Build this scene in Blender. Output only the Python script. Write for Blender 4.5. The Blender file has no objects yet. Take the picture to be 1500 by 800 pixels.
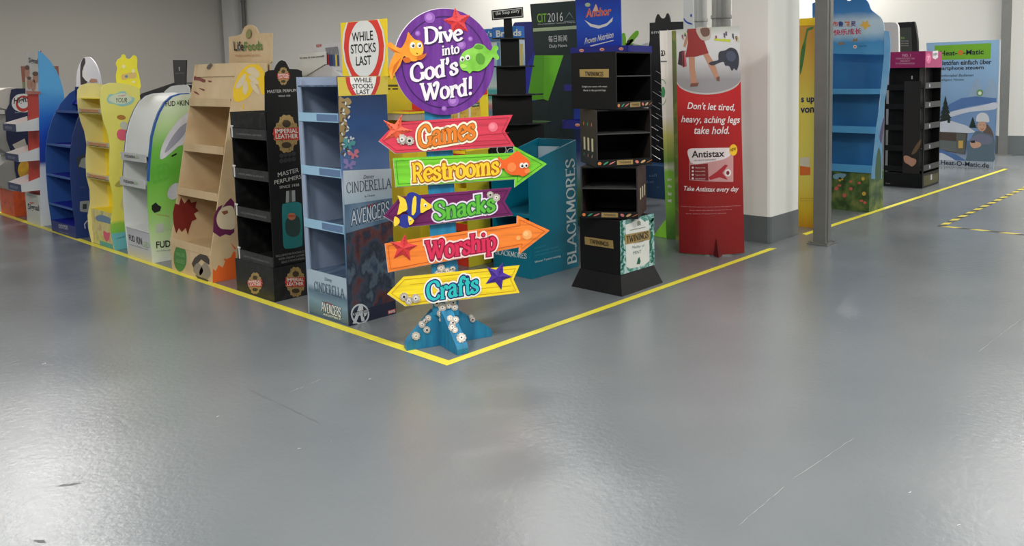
import bpy, bmesh, math, random
from mathutils import Vector as V3, Matrix
random.seed(7)
SC = bpy.context.scene
COL = SC.collection
PI = math.pi

# ------------------------------------------------------------------ camera
# world: origin = corner of the yellow floor tape, +X along its right arm, +Y along its left arm
FPX, CX, CY = 1192.0, 900.0, 226.0
CAMH = 1.5
YAW = math.radians(50.25)
_p = math.atan((CY - 109.75) / FPX); _a = .015
_F = V3((0, math.cos(_p), -math.sin(_p))); _R = V3((1, 0, 0)); _U = V3((0, math.sin(_p), math.cos(_p)))
_r = math.cos(_a) * _R - math.sin(_a) * _U
_u = math.sin(_a) * _R + math.cos(_a) * _U
RZ = Matrix.Rotation(-YAW, 3, 'Z')
_F, _r, _u = RZ @ _F, RZ @ _r, RZ @ _u
CAM = -(RZ @ V3((-0.89501217, 4.16617507, 0))); CAM.z = CAMH

def ray(px, py):
    return _F + _r * ((px - CX) / FPX) - _u * ((py - CY) / FPX)

def at(px, py, z=0.0):
    d = ray(px, py)
    return CAM + d * ((z - CAM.z) / d.z)

cam = bpy.data.cameras.new('camera')
camo = bpy.data.objects.new('camera', cam); COL.objects.link(camo)
camo.matrix_world = Matrix.Translation(CAM) @ Matrix((_r, _u, -_F)).transposed().to_4x4()
cam.sensor_width = 36; cam.lens = FPX / 1500 * 36
cam.shift_x = -.1; cam.shift_y = -.116
cam.clip_start = .05; cam.clip_end = 200
SC.camera = camo

# ------------------------------------------------------------------ world, lights, exposure
w = bpy.data.worlds.new('world'); SC.world = w; w.use_nodes = True
w.node_tree.nodes['Background'].inputs[0].default_value = (.86, .93, 1, 1)
w.node_tree.nodes['Background'].inputs[1].default_value = .22
SC.view_settings.view_transform = 'Standard'; SC.view_settings.look = 'None'
SC.view_settings.gamma = 1; SC.view_settings.exposure = 0.0
LIGHT_W = 140.0
CEIL = 4.6

# ------------------------------------------------------------------ materials
def lin(c):
    o = []
    for v in c:
        v /= 255.0
        o.append(v / 12.92 if v <= .04045 else ((v + .055) / 1.055) ** 2.4)
    return (*o, 1)

MATS = {}
def mat(name, rgb, rough=.5, var=.05, bump=.0, metal=0.0, scale=6.0, spec=.5, emit=0):
    if name in MATS: return MATS[name]
    m = bpy.data.materials.new(name); m.use_nodes = True; nt = m.node_tree; N = nt.nodes; K = nt.links
    b = N['Principled BSDF']
    b.inputs['Roughness'].default_value = rough; b.inputs['Metallic'].default_value = metal
    b.inputs['Specular IOR Level'].default_value = spec
    tc = N.new('ShaderNodeTexCoord')
    n = N.new('ShaderNodeTexNoise'); n.inputs['Scale'].default_value = scale; n.inputs['Detail'].default_value = 5
    K.new(tc.outputs['Object'], n.inputs['Vector'])
    hs = N.new('ShaderNodeHueSaturation'); hs.inputs['Color'].default_value = lin(rgb)
    mr = N.new('ShaderNodeMapRange'); mr.inputs[3].default_value = 1 - var * 2; mr.inputs[4].default_value = 1 + var * 2
    K.new(n.outputs['Fac'], mr.inputs[0]); K.new(mr.outputs[0], hs.inputs['Value'])
    K.new(hs.outputs[0], b.inputs['Base Color'])
    if bump:
        n2 = N.new('ShaderNodeTexNoise'); n2.inputs['Scale'].default_value = scale * 12; n2.inputs['Detail'].default_value = 4
        K.new(tc.outputs['Object'], n2.inputs['Vector'])
        bp = N.new('ShaderNodeBump'); bp.inputs['Strength'].default_value = bump; bp.inputs['Distance'].default_value = .01
        K.new(n2.outputs['Fac'], bp.inputs['Height']); K.new(bp.outputs[0], b.inputs['Normal'])
    if emit:
        b.inputs['Emission Color'].default_value = lin(rgb); b.inputs['Emission Strength'].default_value = emit
    MATS[name] = m; return m

def grad(name, stops, rough=.45, axis='Z', noise=.0, scale=5.0, spec=.5):
    """printed colour gradient along a height (metres above the base of the thing)"""
    if name in MATS: return MATS[name]
    m = bpy.data.materials.new(name); m.use_nodes = True; nt = m.node_tree; N = nt.nodes; K = nt.links
    b = N['Principled BSDF']; b.inputs['Roughness'].default_value = rough
    b.inputs['Specular IOR Level'].default_value = spec
    tc = N.new('ShaderNodeTexCoord'); sp = N.new('ShaderNodeSeparateXYZ'); K.new(tc.outputs['Object'], sp.inputs[0])
    src = sp.outputs[axis]
    if noise:
        n = N.new('ShaderNodeTexNoise'); n.inputs['Scale'].default_value = scale; n.inputs['Detail'].default_value = 6
        K.new(tc.outputs['Object'], n.inputs['Vector'])
        ma = N.new('ShaderNodeMath'); ma.operation = 'MULTIPLY_ADD'; K.new(n.outputs['Fac'], ma.inputs[0])
        ma.inputs[1].default_value = noise * 2; K.new(src, ma.inputs[2])
        mb = N.new('ShaderNodeMath'); mb.operation = 'SUBTRACT'; K.new(ma.outputs[0], mb.inputs[0]); mb.inputs[1].default_value = noise
        src = mb.outputs[0]
    z0, z1 = stops[0][0], stops[-1][0]
    mr = N.new('ShaderNodeMapRange'); mr.inputs[1].default_value = z0; mr.inputs[2].default_value = z1
    K.new(src, mr.inputs[0])
    cr = N.new('ShaderNodeValToRGB'); K.new(mr.outputs[0], cr.inputs[0])
    e = cr.color_ramp.elements
    while len(e) < len(stops): e.new(.5)
    for i, (z, c) in enumerate(stops):
        e[i].position = (z - z0) / (z1 - z0); e[i].color = lin(c)
    K.new(cr.outputs[0], b.inputs['Base Color'])
    MATS[name] = m; return m

def mottle(name, cols, scale=8.0, rough=.5, stretch=(1, 1, 1), detail=6, spec=.5, bump=0):
    """noise-mixed print or material through several colours"""
    if name in MATS: return MATS[name]
    m = bpy.data.materials.new(name); m.use_nodes = True; nt = m.node_tree; N = nt.nodes; K = nt.links
    b = N['Principled BSDF']; b.inputs['Roughness'].default_value = rough
    b.inputs['Specular IOR Level'].default_value = spec
    tc = N.new('ShaderNodeTexCoord'); mp = N.new('ShaderNodeMapping'); mp.inputs['Scale'].default_value = stretch
    K.new(tc.outputs['Object'], mp.inputs[0])
    n = N.new('ShaderNodeTexNoise'); n.inputs['Scale'].default_value = scale; n.inputs['Detail'].default_value = detail
    K.new(mp.outputs[0], n.inputs['Vector'])
    cr = N.new('ShaderNodeValToRGB'); K.new(n.outputs['Fac'], cr.inputs[0])
    e = cr.color_ramp.elements
    while len(e) < len(cols): e.new(.5)
    for i, c in enumerate(cols):
        e[i].position = .28 + .44 * i / (len(cols) - 1); e[i].color = lin(c)
    K.new(cr.outputs[0], b.inputs['Base Color'])
    if bump:
        bp = N.new('ShaderNodeBump'); bp.inputs['Strength'].default_value = bump; bp.inputs['Distance'].default_value = .01
        K.new(n.outputs['Fac'], bp.inputs['Height']); K.new(bp.outputs[0], b.inputs['Normal'])
    MATS[name] = m; return m

def floor_mat():
    m = bpy.data.materials.new('grey_epoxy'); m.use_nodes = True; nt = m.node_tree; N = nt.nodes; K = nt.links
    b = N['Principled BSDF']
    tc = N.new('ShaderNodeTexCoord')
    n = N.new('ShaderNodeTexNoise'); n.inputs['Scale'].default_value = .8; n.inputs['Detail'].default_value = 6
    K.new(tc.outputs['Object'], n.inputs['Vector'])
    cr = N.new('ShaderNodeValToRGB'); K.new(n.outputs['Fac'], cr.inputs[0])
    cr.color_ramp.elements[0].position = .3; cr.color_ramp.elements[0].color = lin((108, 113, 117))
    cr.color_ramp.elements[1].position = .7; cr.color_ramp.elements[1].color = lin((120, 124, 127))
    # fine pale specks and scuffs
    sp = N.new('ShaderNodeTexNoise'); sp.inputs['Scale'].default_value = 16; sp.inputs['Detail'].default_value = 3
    K.new(tc.outputs['Object'], sp.inputs['Vector'])
    c2 = N.new('ShaderNodeValToRGB'); K.new(sp.outputs['Fac'], c2.inputs[0])
    c2.color_ramp.elements[0].position = .765; c2.color_ramp.elements[0].color = (0, 0, 0, 1)
    c2.color_ramp.elements[1].position = .79; c2.color_ramp.elements[1].color = (1, 1, 1, 1)
    mx = N.new('ShaderNodeMix'); mx.data_type = 'RGBA'; K.new(c2.outputs[0], mx.inputs[0])
    K.new(cr.outputs[0], mx.inputs[6]); mx.inputs[7].default_value = lin((175, 175, 172))
    K.new(mx.outputs[2], b.inputs['Base Color'])
    n2 = N.new('ShaderNodeTexNoise'); n2.inputs['Scale'].default_value = 1.7; n2.inputs['Detail'].default_value = 5
    K.new(tc.outputs['Object'], n2.inputs['Vector'])
    mr = N.new('ShaderNodeMapRange'); mr.inputs[1].default_value = .3; mr.inputs[2].default_value = .7
    mr.inputs[3].default_value = .17; mr.inputs[4].default_value = .25
    K.new(n2.outputs['Fac'], mr.inputs[0]); K.new(mr.outputs[0], b.inputs['Roughness'])
    b.inputs['Specular IOR Level'].default_value = .62
    n3 = N.new('ShaderNodeTexNoise'); n3.inputs['Scale'].default_value = 34; n3.inputs['Detail'].default_value = 6
    n3.inputs['Roughness'].default_value = .62
    K.new(tc.outputs['Object'], n3.inputs['Vector'])
    bp = N.new('ShaderNodeBump'); bp.inputs['Strength'].default_value = .24; bp.inputs['Distance'].default_value = .008
    K.new(n3.outputs['Fac'], bp.inputs['Height']); K.new(bp.outputs[0], b.inputs['Normal'])
    return m

def stripe_mat():
    m = bpy.data.materials.new('hazard_stripes'); m.use_nodes = True; nt = m.node_tree; N = nt.nodes; K = nt.links
    b = N['Principled BSDF']; b.inputs['Roughness'].default_value = .5
    tc = N.new('ShaderNodeTexCoord'); sp = N.new('ShaderNodeSeparateXYZ'); K.new(tc.outputs['Object'], sp.inputs[0])
    a = N.new('ShaderNodeMath'); a.operation = 'ADD'; K.new(sp.outputs[0], a.inputs[0]); K.new(sp.outputs[1], a.inputs[1])
    c = N.new('ShaderNodeMath'); c.operation = 'PINGPONG'; K.new(a.outputs[0], c.inputs[0]); c.inputs[1].default_value = .13
    g = N.new('ShaderNodeMath'); g.operation = 'GREATER_THAN'; K.new(c.outputs[0], g.inputs[0]); g.inputs[1].default_value = .065
    mx = N.new('ShaderNodeMix'); mx.data_type = 'RGBA'; K.new(g.outputs[0], mx.inputs[0])
    mx.inputs[6].default_value = lin((214, 198, 70)); mx.inputs[7].default_value = lin((36, 36, 38))
    K.new(mx.outputs[2], b.inputs['Base Color'])
    return m

WHITE = mat('white_print', (232, 232, 228)); BLACK = mat('black_card', (18, 18, 19), .45, .05, spec=.35)
INK = mat('black_ink', (24, 24, 26)); GOLD = mat('gold_print', (150, 128, 80), .4)
DARKIN = mat('dark_inner_card', (20, 20, 20), .6, spec=.3)

# ------------------------------------------------------------------ mesh helpers
def root_loc(o):
    while o.parent: o = o.parent
    return o.location.copy()

def mk(name, verts, faces, m, parent=None, smooth=False):
    me = bpy.data.meshes.new(name)
    off = root_loc(parent) if parent else V3((0, 0, 0))
    me.from_pydata([V3(v) - off for v in verts], [], faces)
    me.materials.append(m)
    if smooth: me.polygons.foreach_set('use_smooth', [True] * len(me.polygons))
    me.update()
    o = bpy.data.objects.new(name, me); COL.objects.link(o)
    if parent: o.parent = parent
    return o

def thing(name, label, cat, loc, group=None):
    o = bpy.data.objects.new(name, None); COL.objects.link(o); o.location = V3(loc); o.empty_display_size = .1
    o['label'] = label; o['category'] = cat
    if group: o['group'] = group
    return o

def tag(o, label, cat, group=None):
    o['label'] = label; o['category'] = cat
    if group: o['group'] = group
    return o

def struct(o): o['kind'] = 'structure'; return o

def extrude(pts_front, pts_back):
    n = len(pts_front)
    vs = list(pts_front) + list(pts_back)
    fs = [tuple(range(n)), tuple(range(2 * n - 1, n - 1, -1))]
    for i in range(n):
        j = (i + 1) % n
        fs.append((i, i + n, j + n, j))
    return vs, fs

class Pl:
    """a real plane in the room: origin, right, up; N points to its printed side"""
    def __init__(s, O, U, V):
        s.O, s.U, s.V = V3(O), V3(U).normalized(), V3(V).normalized(); s.N = s.U.cross(s.V)
    def hit(s, px, py):
        d = ray(px, py); t = (s.O - CAM).dot(s.N) / d.dot(s.N)
        q = CAM + d * t - s.O
        return (q.dot(s.U), q.dot(s.V))
    def p(s, a, b, o=0.0): return s.O + s.U * a + s.V * b + s.N * o
    def px(s, *pts): return [s.hit(x, y) for x, y in pts]

class Fr:
    """upright frame: local x right, y back, z up, turned by ang"""
    def __init__(s, O, ang=0.0):
        s.O = V3(O); a = math.radians(ang)
        s.X = V3((math.cos(a), math.sin(a), 0)); s.Y = V3((-math.sin(a), math.cos(a), 0)); s.Z = V3((0, 0, 1))
    def L(s, x, y, z): return s.O + s.X * x + s.Y * y + s.Z * z
    def front(s, c=0.0): return Pl(s.L(0, c, 0), s.X, s.Z)
    def side(s, c=0.0, sign=1): return Pl(s.L(c, 0, 0), s.Y * sign, s.Z)
    def prism(s, name, pts, axis, c0, c1, m, parent):
        f = {'x': lambda p, c: s.L(c, p[0], p[1]), 'y': lambda p, c: s.L(p[0], c, p[1]), 'z': lambda p, c: s.L(p[0], p[1], c)}[axis]
        vs, fs = extrude([f(p, c0) for p in pts], [f(p, c1) for p in pts])
        return mk(name, vs, fs, m, parent)
    def box(s, name, x0, x1, y0, y1, z0, z1, m, parent):
        return s.prism(name, [(x0, y0), (x1, y0), (x1, y1), (x0, y1)], 'z', z0, z1, m, parent)

def slab(name, pl, pts, m, parent, thick=.006, off=0.0):
    if hasattr(pl, 'b_'):
        bm = bmesh.new(); bm.faces.new([bm.verts.new((a, b, 0)) for a, b in pts])
        bmesh.ops.triangulate(bm, faces=bm.faces[:])
        xs = [a for a, b in pts]; st = (pl.a1 - pl.a0) / 24
        for k in range(1, 24):
            x = pl.a0 + st * k
            if min(xs) < x < max(xs):
                bmesh.ops.bisect_plane(bm, geom=bm.verts[:] + bm.edges[:] + bm.faces[:], plane_co=(x, 0, 0), plane_no=(1, 0, 0))
        bm.verts.index_update()
        vs = [pl.p(v.co.x, v.co.y, off) for v in bm.verts]; fs = [tuple(v.index for v in fc.verts) for fc in bm.faces]; bm.free()
        return mk(name, vs, fs, m, parent)
    if thick <= 0:
        return mk(name, [pl.p(a, b, off) for a, b in pts], [tuple(range(len(pts)))], m, parent)
    vs, fs = extrude([pl.p(a, b, off) for a, b in pts], [pl.p(a, b, off - thick) for a, b in pts])
    return mk(name, vs, fs, m, parent)

def pslab(name, pl, pxs, m, parent, thick=0.0, off=.0012):
    return slab(name, pl, pl.px(*pxs), m, parent, thick, off)

def smooth_px(pts, n=6, closed=True):
    out = []; N = len(pts)
    rng = range(N) if closed else range(N - 1)
    for i in rng:
        g = (lambda k: pts[k % N]) if closed else (lambda k: pts[max(0, min(N - 1, k))])
        p0, p1, p2, p3 = g(i - 1), g(i), g(i + 1), g(i + 2)
        for k in range(n):
            t = k / n; t2 = t * t; t3 = t2 * t
            out.append(tuple(.5 * (2 * p1[j] + (p2[j] - p0[j]) * t + (2 * p0[j] - 5 * p1[j] + 4 * p2[j] - p3[j]) * t2 + (3 * p1[j] - p0[j] - 3 * p2[j] + p3[j]) * t3) for j in (0, 1)))
    if not closed: out.append(pts[-1])
    return out

def ell(cx, cy, rx, ry, n=24, rot=0.0):
    c, s = math.cos(rot), math.sin(rot)
    return [(cx + rx * math.cos(t) * c - ry * math.sin(t) * s, cy + rx * math.cos(t) * s + ry * math.sin(t) * c)
            for t in [2 * PI * i / n for i in range(n)]]

def multi(name, pl, polys, m, parent, off=.0012):
    """several flat printed patches of one colour, each a part of its own"""
    o = None
    for pxs in polys: o = slab(name, pl, pl.px(*pxs), m, parent, 0, off)
    return o

# plain lettering from the built-in typeface, fitted to its real place on a plane
def txt(pl, s, p0, p1, h, m, parent, bold=0.0, off=.0018, name='lettering', shear=0.0, vert=False):
    cu = bpy.data.curves.new('t', 'FONT'); cu.body = s; cu.resolution_u = 3; cu.offset = min(bold, .02) if bold < .045 or len(s) > 6 else bold * .6; cu.shear = shear
    o = bpy.data.objects.new('t', cu); COL.objects.link(o)
    bpy.context.view_layer.update()
    me = bpy.data.meshes.new_from_object(o.evaluated_get(bpy.context.evaluated_depsgraph_get()))
    bpy.data.objects.remove(o)
    co = [v.co.copy() for v in me.vertices]
    if not co: return None
    x0 = min(c.x for c in co); x1 = max(c.x for c in co); y0 = min(c.y for c in co); y1 = max(c.y for c in co)
    A = pl.hit(*p0); B = pl.hit(*p1)
    if vert:
        T = pl.hit(p0[0] - h, p0[1])       # letters run upwards; h = letter height towards the left
    else:
        T = pl.hit(p0[0], p0[1] - h)
    du = (B[0] - A[0], B[1] - A[1]); dv = (T[0] - A[0], T[1] - A[1])
    if not vert: dv = (0, dv[1])
    off0 = root_loc(parent)
    for v in me.vertices:
        a = (v.co.x - x0) / max(1e-6, x1 - x0); b = (v.co.y - y0) / max(1e-6, y1 - y0)
        v.co = pl.p(A[0] + du[0] * a + dv[0] * b, A[1] + du[1] * a + dv[1] * b, off) - off0
    me.materials.clear(); me.materials.append(m); me.name = name
    o = bpy.data.objects.new(name, me); COL.objects.link(o); o.parent = parent
    return o

# drawn letters (strokes with thick and thin parts, slabs and ball ends)
GL = {}
def _g(ch, w_, *st): GL[ch] = (w_, st)
# a stroke: (points, start cap, end cap, smooth)
_g('A', .92, ([(.06, 0), (.46, 1)], 's', '', 0), ([(.46, 1), (.86, 0)], '', 's', 0), ([(.22, .35), (.7, .35)], '', '', 0))
_g('B', .72, ([(.16, 0), (.16, 1)], 's', 's', 0), ([(.16, 1), (.45, .98), (.58, .77), (.42, .54), (.16, .53)], '', '', 1), ([(.16, .53), (.5, .52), (.66, .27), (.48, .02), (.16, 0)], '', '', 1))
_g('C', .8, ([(.72, .74), (.62, .95), (.4, 1), (.16, .82), (.09, .5), (.17, .17), (.42, 0), (.64, .06), (.76, .24)], 'b', '', 1))
_g('D', .86, ([(.18, 0), (.18, 1)], 's', 's', 0), ([(.18, 1), (.5, .98), (.76, .78), (.8, .45), (.66, .12), (.4, 0), (.18, 0)], '', '', 1))
_g('E', .68, ([(.16, 0), (.16, 1)], 's', 's', 0), ([(.16, .98), (.6, .98)], '', 'v', 0), ([(.16, .52), (.48, .52)], '', '', 0), ([(.16, .02), (.62, .02)], '', 'v', 0))
_g('G', .86, ([(.72, .74), (.62, .95), (.4, 1), (.16, .82), (.09, .5), (.17, .15), (.42, 0), (.62, .04), (.74, .2)], 'b', '', 1), ([(.74, .02), (.74, .42)], '', 's', 0))
_g('I', .36, ([(.18, 0), (.18, 1)], 's', 's', 0))
_g('K', .8, ([(.16, 0), (.16, 1)], 's', 's', 0), ([(.2, .42), (.64, 1)], '', 's', 0), ([(.32, .56), (.72, 0)], '', 's', 0))
_g('L', .66, ([(.16, 0), (.16, 1)], 's', 's', 0), ([(.16, .02), (.6, .02)], '', 'v', 0))
_g('M', 1.02, ([(.14, 0), (.18, 1)], 's', 's', 0), ([(.18, 1), (.5, .12)], '', '', 0), ([(.5, .12), (.82, 1)], '', '', 0), ([(.82, 1), (.87, 0)], 's', 's', 0))
_g('N', .86, ([(.16, 0), (.16, 1)], 's', '', 0), ([(.14, 1), (.7, .02)], 's', '', 0), ([(.7, 0), (.7, 1)], '', 's', 0))
_g('O', .86, ([(.43, 1), (.17, .84), (.08, .5), (.17, .16), (.43, 0), (.69, .16), (.78, .5), (.69, .84), (.43, 1)], '', '', 1))
_g('R', .8, ([(.16, 0), (.16, 1)], 's', 's', 0), ([(.16, 1), (.48, .98), (.64, .75), (.48, .5), (.16, .48)], '', '', 1), ([(.38, .5), (.56, .2), (.66, .02), (.8, .05)], '', '', 1))
_g('S', .66, ([(.57, .78), (.5, .95), (.32, 1), (.12, .86), (.16, .64), (.36, .52), (.56, .36), (.56, .14), (.34, 0), (.14, .06), (.08, .24)], 'b', 'b', 1))
_g('T', .76, ([(.38, 0), (.38, 1)], 's', '', 0), ([(.06, .98), (.7, .98)], 'v', 'v', 0))
_g('V', .86, ([(.06, 1), (.43, 0)], 's', '', 0), ([(.43, 0), (.8, 1)], '', 's', 0))
_g('W', 1.2, ([(.08, 1), (.34, 0)], 's', '', 0), ([(.34, 0), (.6, .8)], '', '', 0), ([(.56, .95), (.82, 0)], 's', '', 0), ([(.82, 0), (1.0, .5), (1.08, .86), (.95, .98), (.84, .84)], '', 'b', 1))
_g('P', .72, ([(.16, 0), (.16, 1)], 's', 's', 0), ([(.16, 1), (.48, .98), (.62, .74), (.46, .48), (.16, .46)], '', '', 1))
_g('a', .6, ([(.1, .54), (.24, .66), (.42, .58), (.44, .36), (.44, .12), (.5, .02), (.6, .05)], 'b', '', 1), ([(.44, .4), (.2, .36), (.08, .18), (.18, .02), (.34, .04), (.44, .18)], '', '', 1))
_g('c', .52, ([(.46, .5), (.34, .65), (.18, .6), (.08, .33), (.18, .05), (.34, .01), (.5, .14)], 'b', '', 1))
_g('d', .64, ([(.48, 0), (.48, .98)], 's', 's', 0), ([(.46, .52), (.28, .66), (.1, .5), (.08, .24), (.2, .02), (.36, .03), (.47, .18)], '', '', 1))
_g('e', .56, ([(.1, .34), (.46, .42), (.42, .6), (.26, .66), (.1, .5), (.07, .26), (.2, .03), (.38, .02), (.52, .16)], '', '', 1))
_g('f', .44, ([(.2, 0), (.2, .5), (.24, .84), (.36, 1), (.48, .9)], 's', 'b', 1), ([(.04, .6), (.4, .6)], '', '', 0))
_g('h', .66, ([(.14, 0), (.14, 1)], 's', 's', 0), ([(.14, .4), (.3, .62), (.46, .6), (.5, .4), (.5, 0)], '', 's', 1))
_g('i', .3, ([(.15, 0), (.15, .62)], 's', 's', 0), ([(.15, .9), (.15, .91)], 'b', 'b', 0))
_g('k', .66, ([(.14, 0), (.14, 1)], 's', 's', 0), ([(.16, .28), (.42, .5), (.5, .62)], '', 'b', 1), ([(.28, .36), (.44, .12), (.56, .02)], '', '', 1))
_g('m', .98, ([(.14, 0), (.14, .62)], 's', 's', 0), ([(.14, .4), (.26, .62), (.4, .62), (.46, .42), (.46, 0)], '', 's', 1), ([(.46, .4), (.6, .62), (.74, .62), (.8, .42), (.8, 0)], '', 's', 1))
_g('n', .66, ([(.14, 0), (.14, .62)], 's', 's', 0), ([(.14, .4), (.28, .62), (.44, .62), (.5, .42), (.5, 0)], '', 's', 1))
_g('o', .6, ([(.3, .66), (.12, .54), (.07, .33), (.12, .1), (.3, 0), (.47, .1), (.53, .33), (.47, .54), (.3, .66)], '', '', 1))
_g('p', .64, ([(.15, -.3), (.15, .62)], 's', 's', 0), ([(.17, .48), (.34, .66), (.52, .52), (.55, .3), (.44, .04), (.28, .01), (.17, .14)], '', '', 1))
_g('r', .5, ([(.14, 0), (.14, .62)], 's', 's', 0), ([(.15, .36), (.26, .6), (.38, .64), (.45, .52)], '', 'b', 1))
_g('s', .48, ([(.4, .52), (.32, .65), (.16, .62), (.09, .48), (.22, .36), (.38, .26), (.4, .1), (.24, 0), (.1, .04), (.06, .16)], 'b', 'b', 1))
_g('t', .42, ([(.2, .9), (.2, .3), (.22, .06), (.32, 0), (.42, .08)], '', '', 1), ([(.04, .62), (.38, .62)], '', '', 0))
_g('v', .6, ([(.06, .62), (.3, 0)], 's', '', 0), ([(.3, 0), (.44, .36), (.5, .56), (.42, .66)], '', 'b', 1))
_g('w', .9, ([(.06, .62), (.26, 0)], 's', '', 0), ([(.26, 0), (.44, .6)], '', '', 0), ([(.44, .6), (.64, 0)], '', '', 0), ([(.64, 0), (.84, .62)], '', 's', 0))
_g("'", .26, ([(.13, .98), (.14, .8), (.06, .66)], 'b', '', 1))
_g('!', .34, ([(.2, 1.0), (.17, .34)], 'b', '', 0), ([(.16, .06), (.16, .07)], 'b', 'b', 0))
_g(' ', .4)

def word(pl, s, p0, p1, h, m, parent, t1=.2, t0=.1, extra=0.0, off=.002, name='lettering', slab_=.1, ball=.085, track=.0, shear=0.0, taper=None, vert=False, sth=.05):
    tot = sum(GL[c][0] + track for c in s) - track
    A = pl.hit(*p0); B = pl.hit(*p1)
    if vert: T = pl.hit(p0[0] - h, p0[1]); T = (T[0], A[1])
    else: T = (A[0], pl.hit(p0[0], p0[1] - h)[1])
    du = ((B[0] - A[0]) / tot, (B[1] - A[1]) / tot); dv = (T[0] - A[0], T[1] - A[1])
    vs, fs = [], []; lift = [0]
    def P(x, y):
        if taper:
            f = taper(x / tot); y = y * f
        x = x + shear * y
        return pl.p(A[0] + du[0] * x + dv[0] * y, A[1] + du[1] * x + dv[1] * y, off + 1.2e-5 * lift[0])
    def disc(x, y, r, n=10):
        lift[0] += 1; k = len(vs)
        for i in range(n): vs.append(P(x + r * math.cos(2 * PI * i / n), y + r * math.sin(2 * PI * i / n)))
        fs.append(tuple(range(k, k + n)))
    def rect(x0, y0, x1, y1):
        lift[0] += 1; k = len(vs); vs.extend([P(x0, y0), P(x1, y0), P(x1, y1), P(x0, y1)]); fs.append((k, k + 1, k + 2, k + 3))
    X = 0
    for ch in s:
        wd, st = GL[ch]
        for pts, ca, cb, sm in st:
            q = smooth_px(pts, 5, False) if sm and len(pts) > 2 else list(pts)
            k = len(vs); W = []
            for i, (x, y) in enumerate(q):
                a = q[max(0, i - 1)]; b = q[min(len(q) - 1, i + 1)]
                dx, dy = b[0] - a[0], b[1] - a[1]; l = math.hypot(dx, dy) or 1; dx /= l; dy /= l
                hw = (t0 + (t1 - t0) * abs(math.sin(math.atan2(dy, dx) - .3))) / 2 + extra; W.append(hw)
                vs.append(P(X + x - dy * hw, y + dx * hw)); vs.append(P(X + x + dy * hw, y - dx * hw))
            for i in range(len(q) - 1): fs.append((k + 2 * i, k + 2 * i + 1, k + 2 * i + 3, k + 2 * i + 2))
            lift[0] += 1
            for (x, y), c_, hw in ((q[0], ca, W[0]), (q[-1], cb, W[-1])):
                if c_ == 'b': disc(X + x, y, ball + extra)
                elif c_ == 's' and slab_: rect(X + x - slab_ - hw * .4 - extra * .6, y - sth - extra, X + x + slab_ + hw * .4 + extra * .6, y + sth + extra)
                elif c_ == 'v' and slab_: rect(X + x - .03 - extra, y - .12 - extra, X + x + .03 + extra, y + .12 + extra)
                elif extra: disc(X + x, y, hw, 8)
        X += wd + track
    return mk(name, vs, fs, m, parent)

def tube(path, r, n=8, cap=True):
    vs, fs = [], []
    path = [V3(p) for p in path]
    for i, p in enumerate(path):
        d = (path[min(i + 1, len(path) - 1)] - path[max(i - 1, 0)]).normalized()
        a = d.orthogonal().normalized(); b = d.cross(a)
        for k in range(n): vs.append(p + a * r * math.cos(2 * PI * k / n) + b * r * math.sin(2 * PI * k / n))
    for i in range(len(path) - 1):
        for k in range(n): fs.append((i * n + k, i * n + (k + 1) % n, (i + 1) * n + (k + 1) % n, (i + 1) * n + k))
    if cap: fs += [tuple(range(n - 1, -1, -1)), tuple(range((len(path) - 1) * n, len(path) * n))]
    return vs, fs

# ------------------------------------------------------------------ the room
def V(x, y): return V3((x, y, 0))
FLOOR = struct(mk('floor', [(-30, -25, 0), (40, -25, 0), (40, 40, 0), (-30, 40, 0)], [(0, 1, 2, 3)], floor_mat()))
def floor_mark(name, pts, rgb, wd=.004):
    vs, fs = [], []; P = [at(*p) for p in pts]; rr = random.Random(int(pts[0][0]))
    for i, p in enumerate(P):
        d = (P[min(i + 1, len(P) - 1)] - P[max(i - 1, 0)]).normalized(); n = V3((-d.y, d.x, 0)) * wd * (.3 + rr.random()) * (0.2 if i in (0, len(P) - 1) else 1)
        vs += [p + n + V3((0, 0, .0006)), p - n + V3((0, 0, .0006))]
    mk(name, vs, [(2 * i, 2 * i + 1, 2 * i + 3, 2 * i + 2) for i in range(len(P) - 1)], mat('floor_mark_grey_%d' % rgb, (rgb, rgb, rgb), .7), FLOOR)
def line_pts(x0, y0, x1, y1, n=14, j=.6):
    rr = random.Random(int(x0 + y1)); return [(x0 + (x1 - x0) * i / n + rr.uniform(-j, j), y0 + (y1 - y0) * i / n + rr.uniform(-j, j)) for i in range(n + 1)]
for a in ((366, 571, 400, 588), (410, 592, 444, 608), (450, 612, 466, 619)): floor_mark('scratch', line_pts(*a, n=8), 92, .0025)
for a in ((1082, 770, 1150, 712), (1160, 703, 1252, 641), (1434, 515, 1500, 464), (114, 619, 142, 618), (424, 575, 470, 556)): floor_mark('scratch', line_pts(*a), 138, .0016)
for a in ((50, 792, 66, 795), (85, 712, 120, 708)): floor_mark('chip', line_pts(*a, n=5), 84, .009)
for x, y in ((436, 658), (62, 534), (1330, 722), (1402, 770), (540, 556), (316, 611)): floor_mark('chip', line_pts(x, y, x + 5, y - 2, n=3), 178, .003)
CEILM = mat('ceiling_paint', (205, 205, 200), .9)
struct(mk('ceiling', [(-30, -25, CEIL), (-30, 40, CEIL), (40, 40, CEIL), (40, -25, CEIL)], [(0, 1, 2, 3)], CEILM))
camdir = lambda x, y: CAM * V3((1, 1, 0)) + RZ @ V3((x, y, 0))     # camera-ground coordinates (right, ahead)
C0 = camdir(-10.6, 22.8); W1 = camdir(12.5, 11.42)
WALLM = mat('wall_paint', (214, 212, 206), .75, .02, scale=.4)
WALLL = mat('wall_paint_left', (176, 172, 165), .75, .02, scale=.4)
DADO = mat('grey_dado_paint', (100, 106, 108), .4, .03, scale=2)
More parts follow.
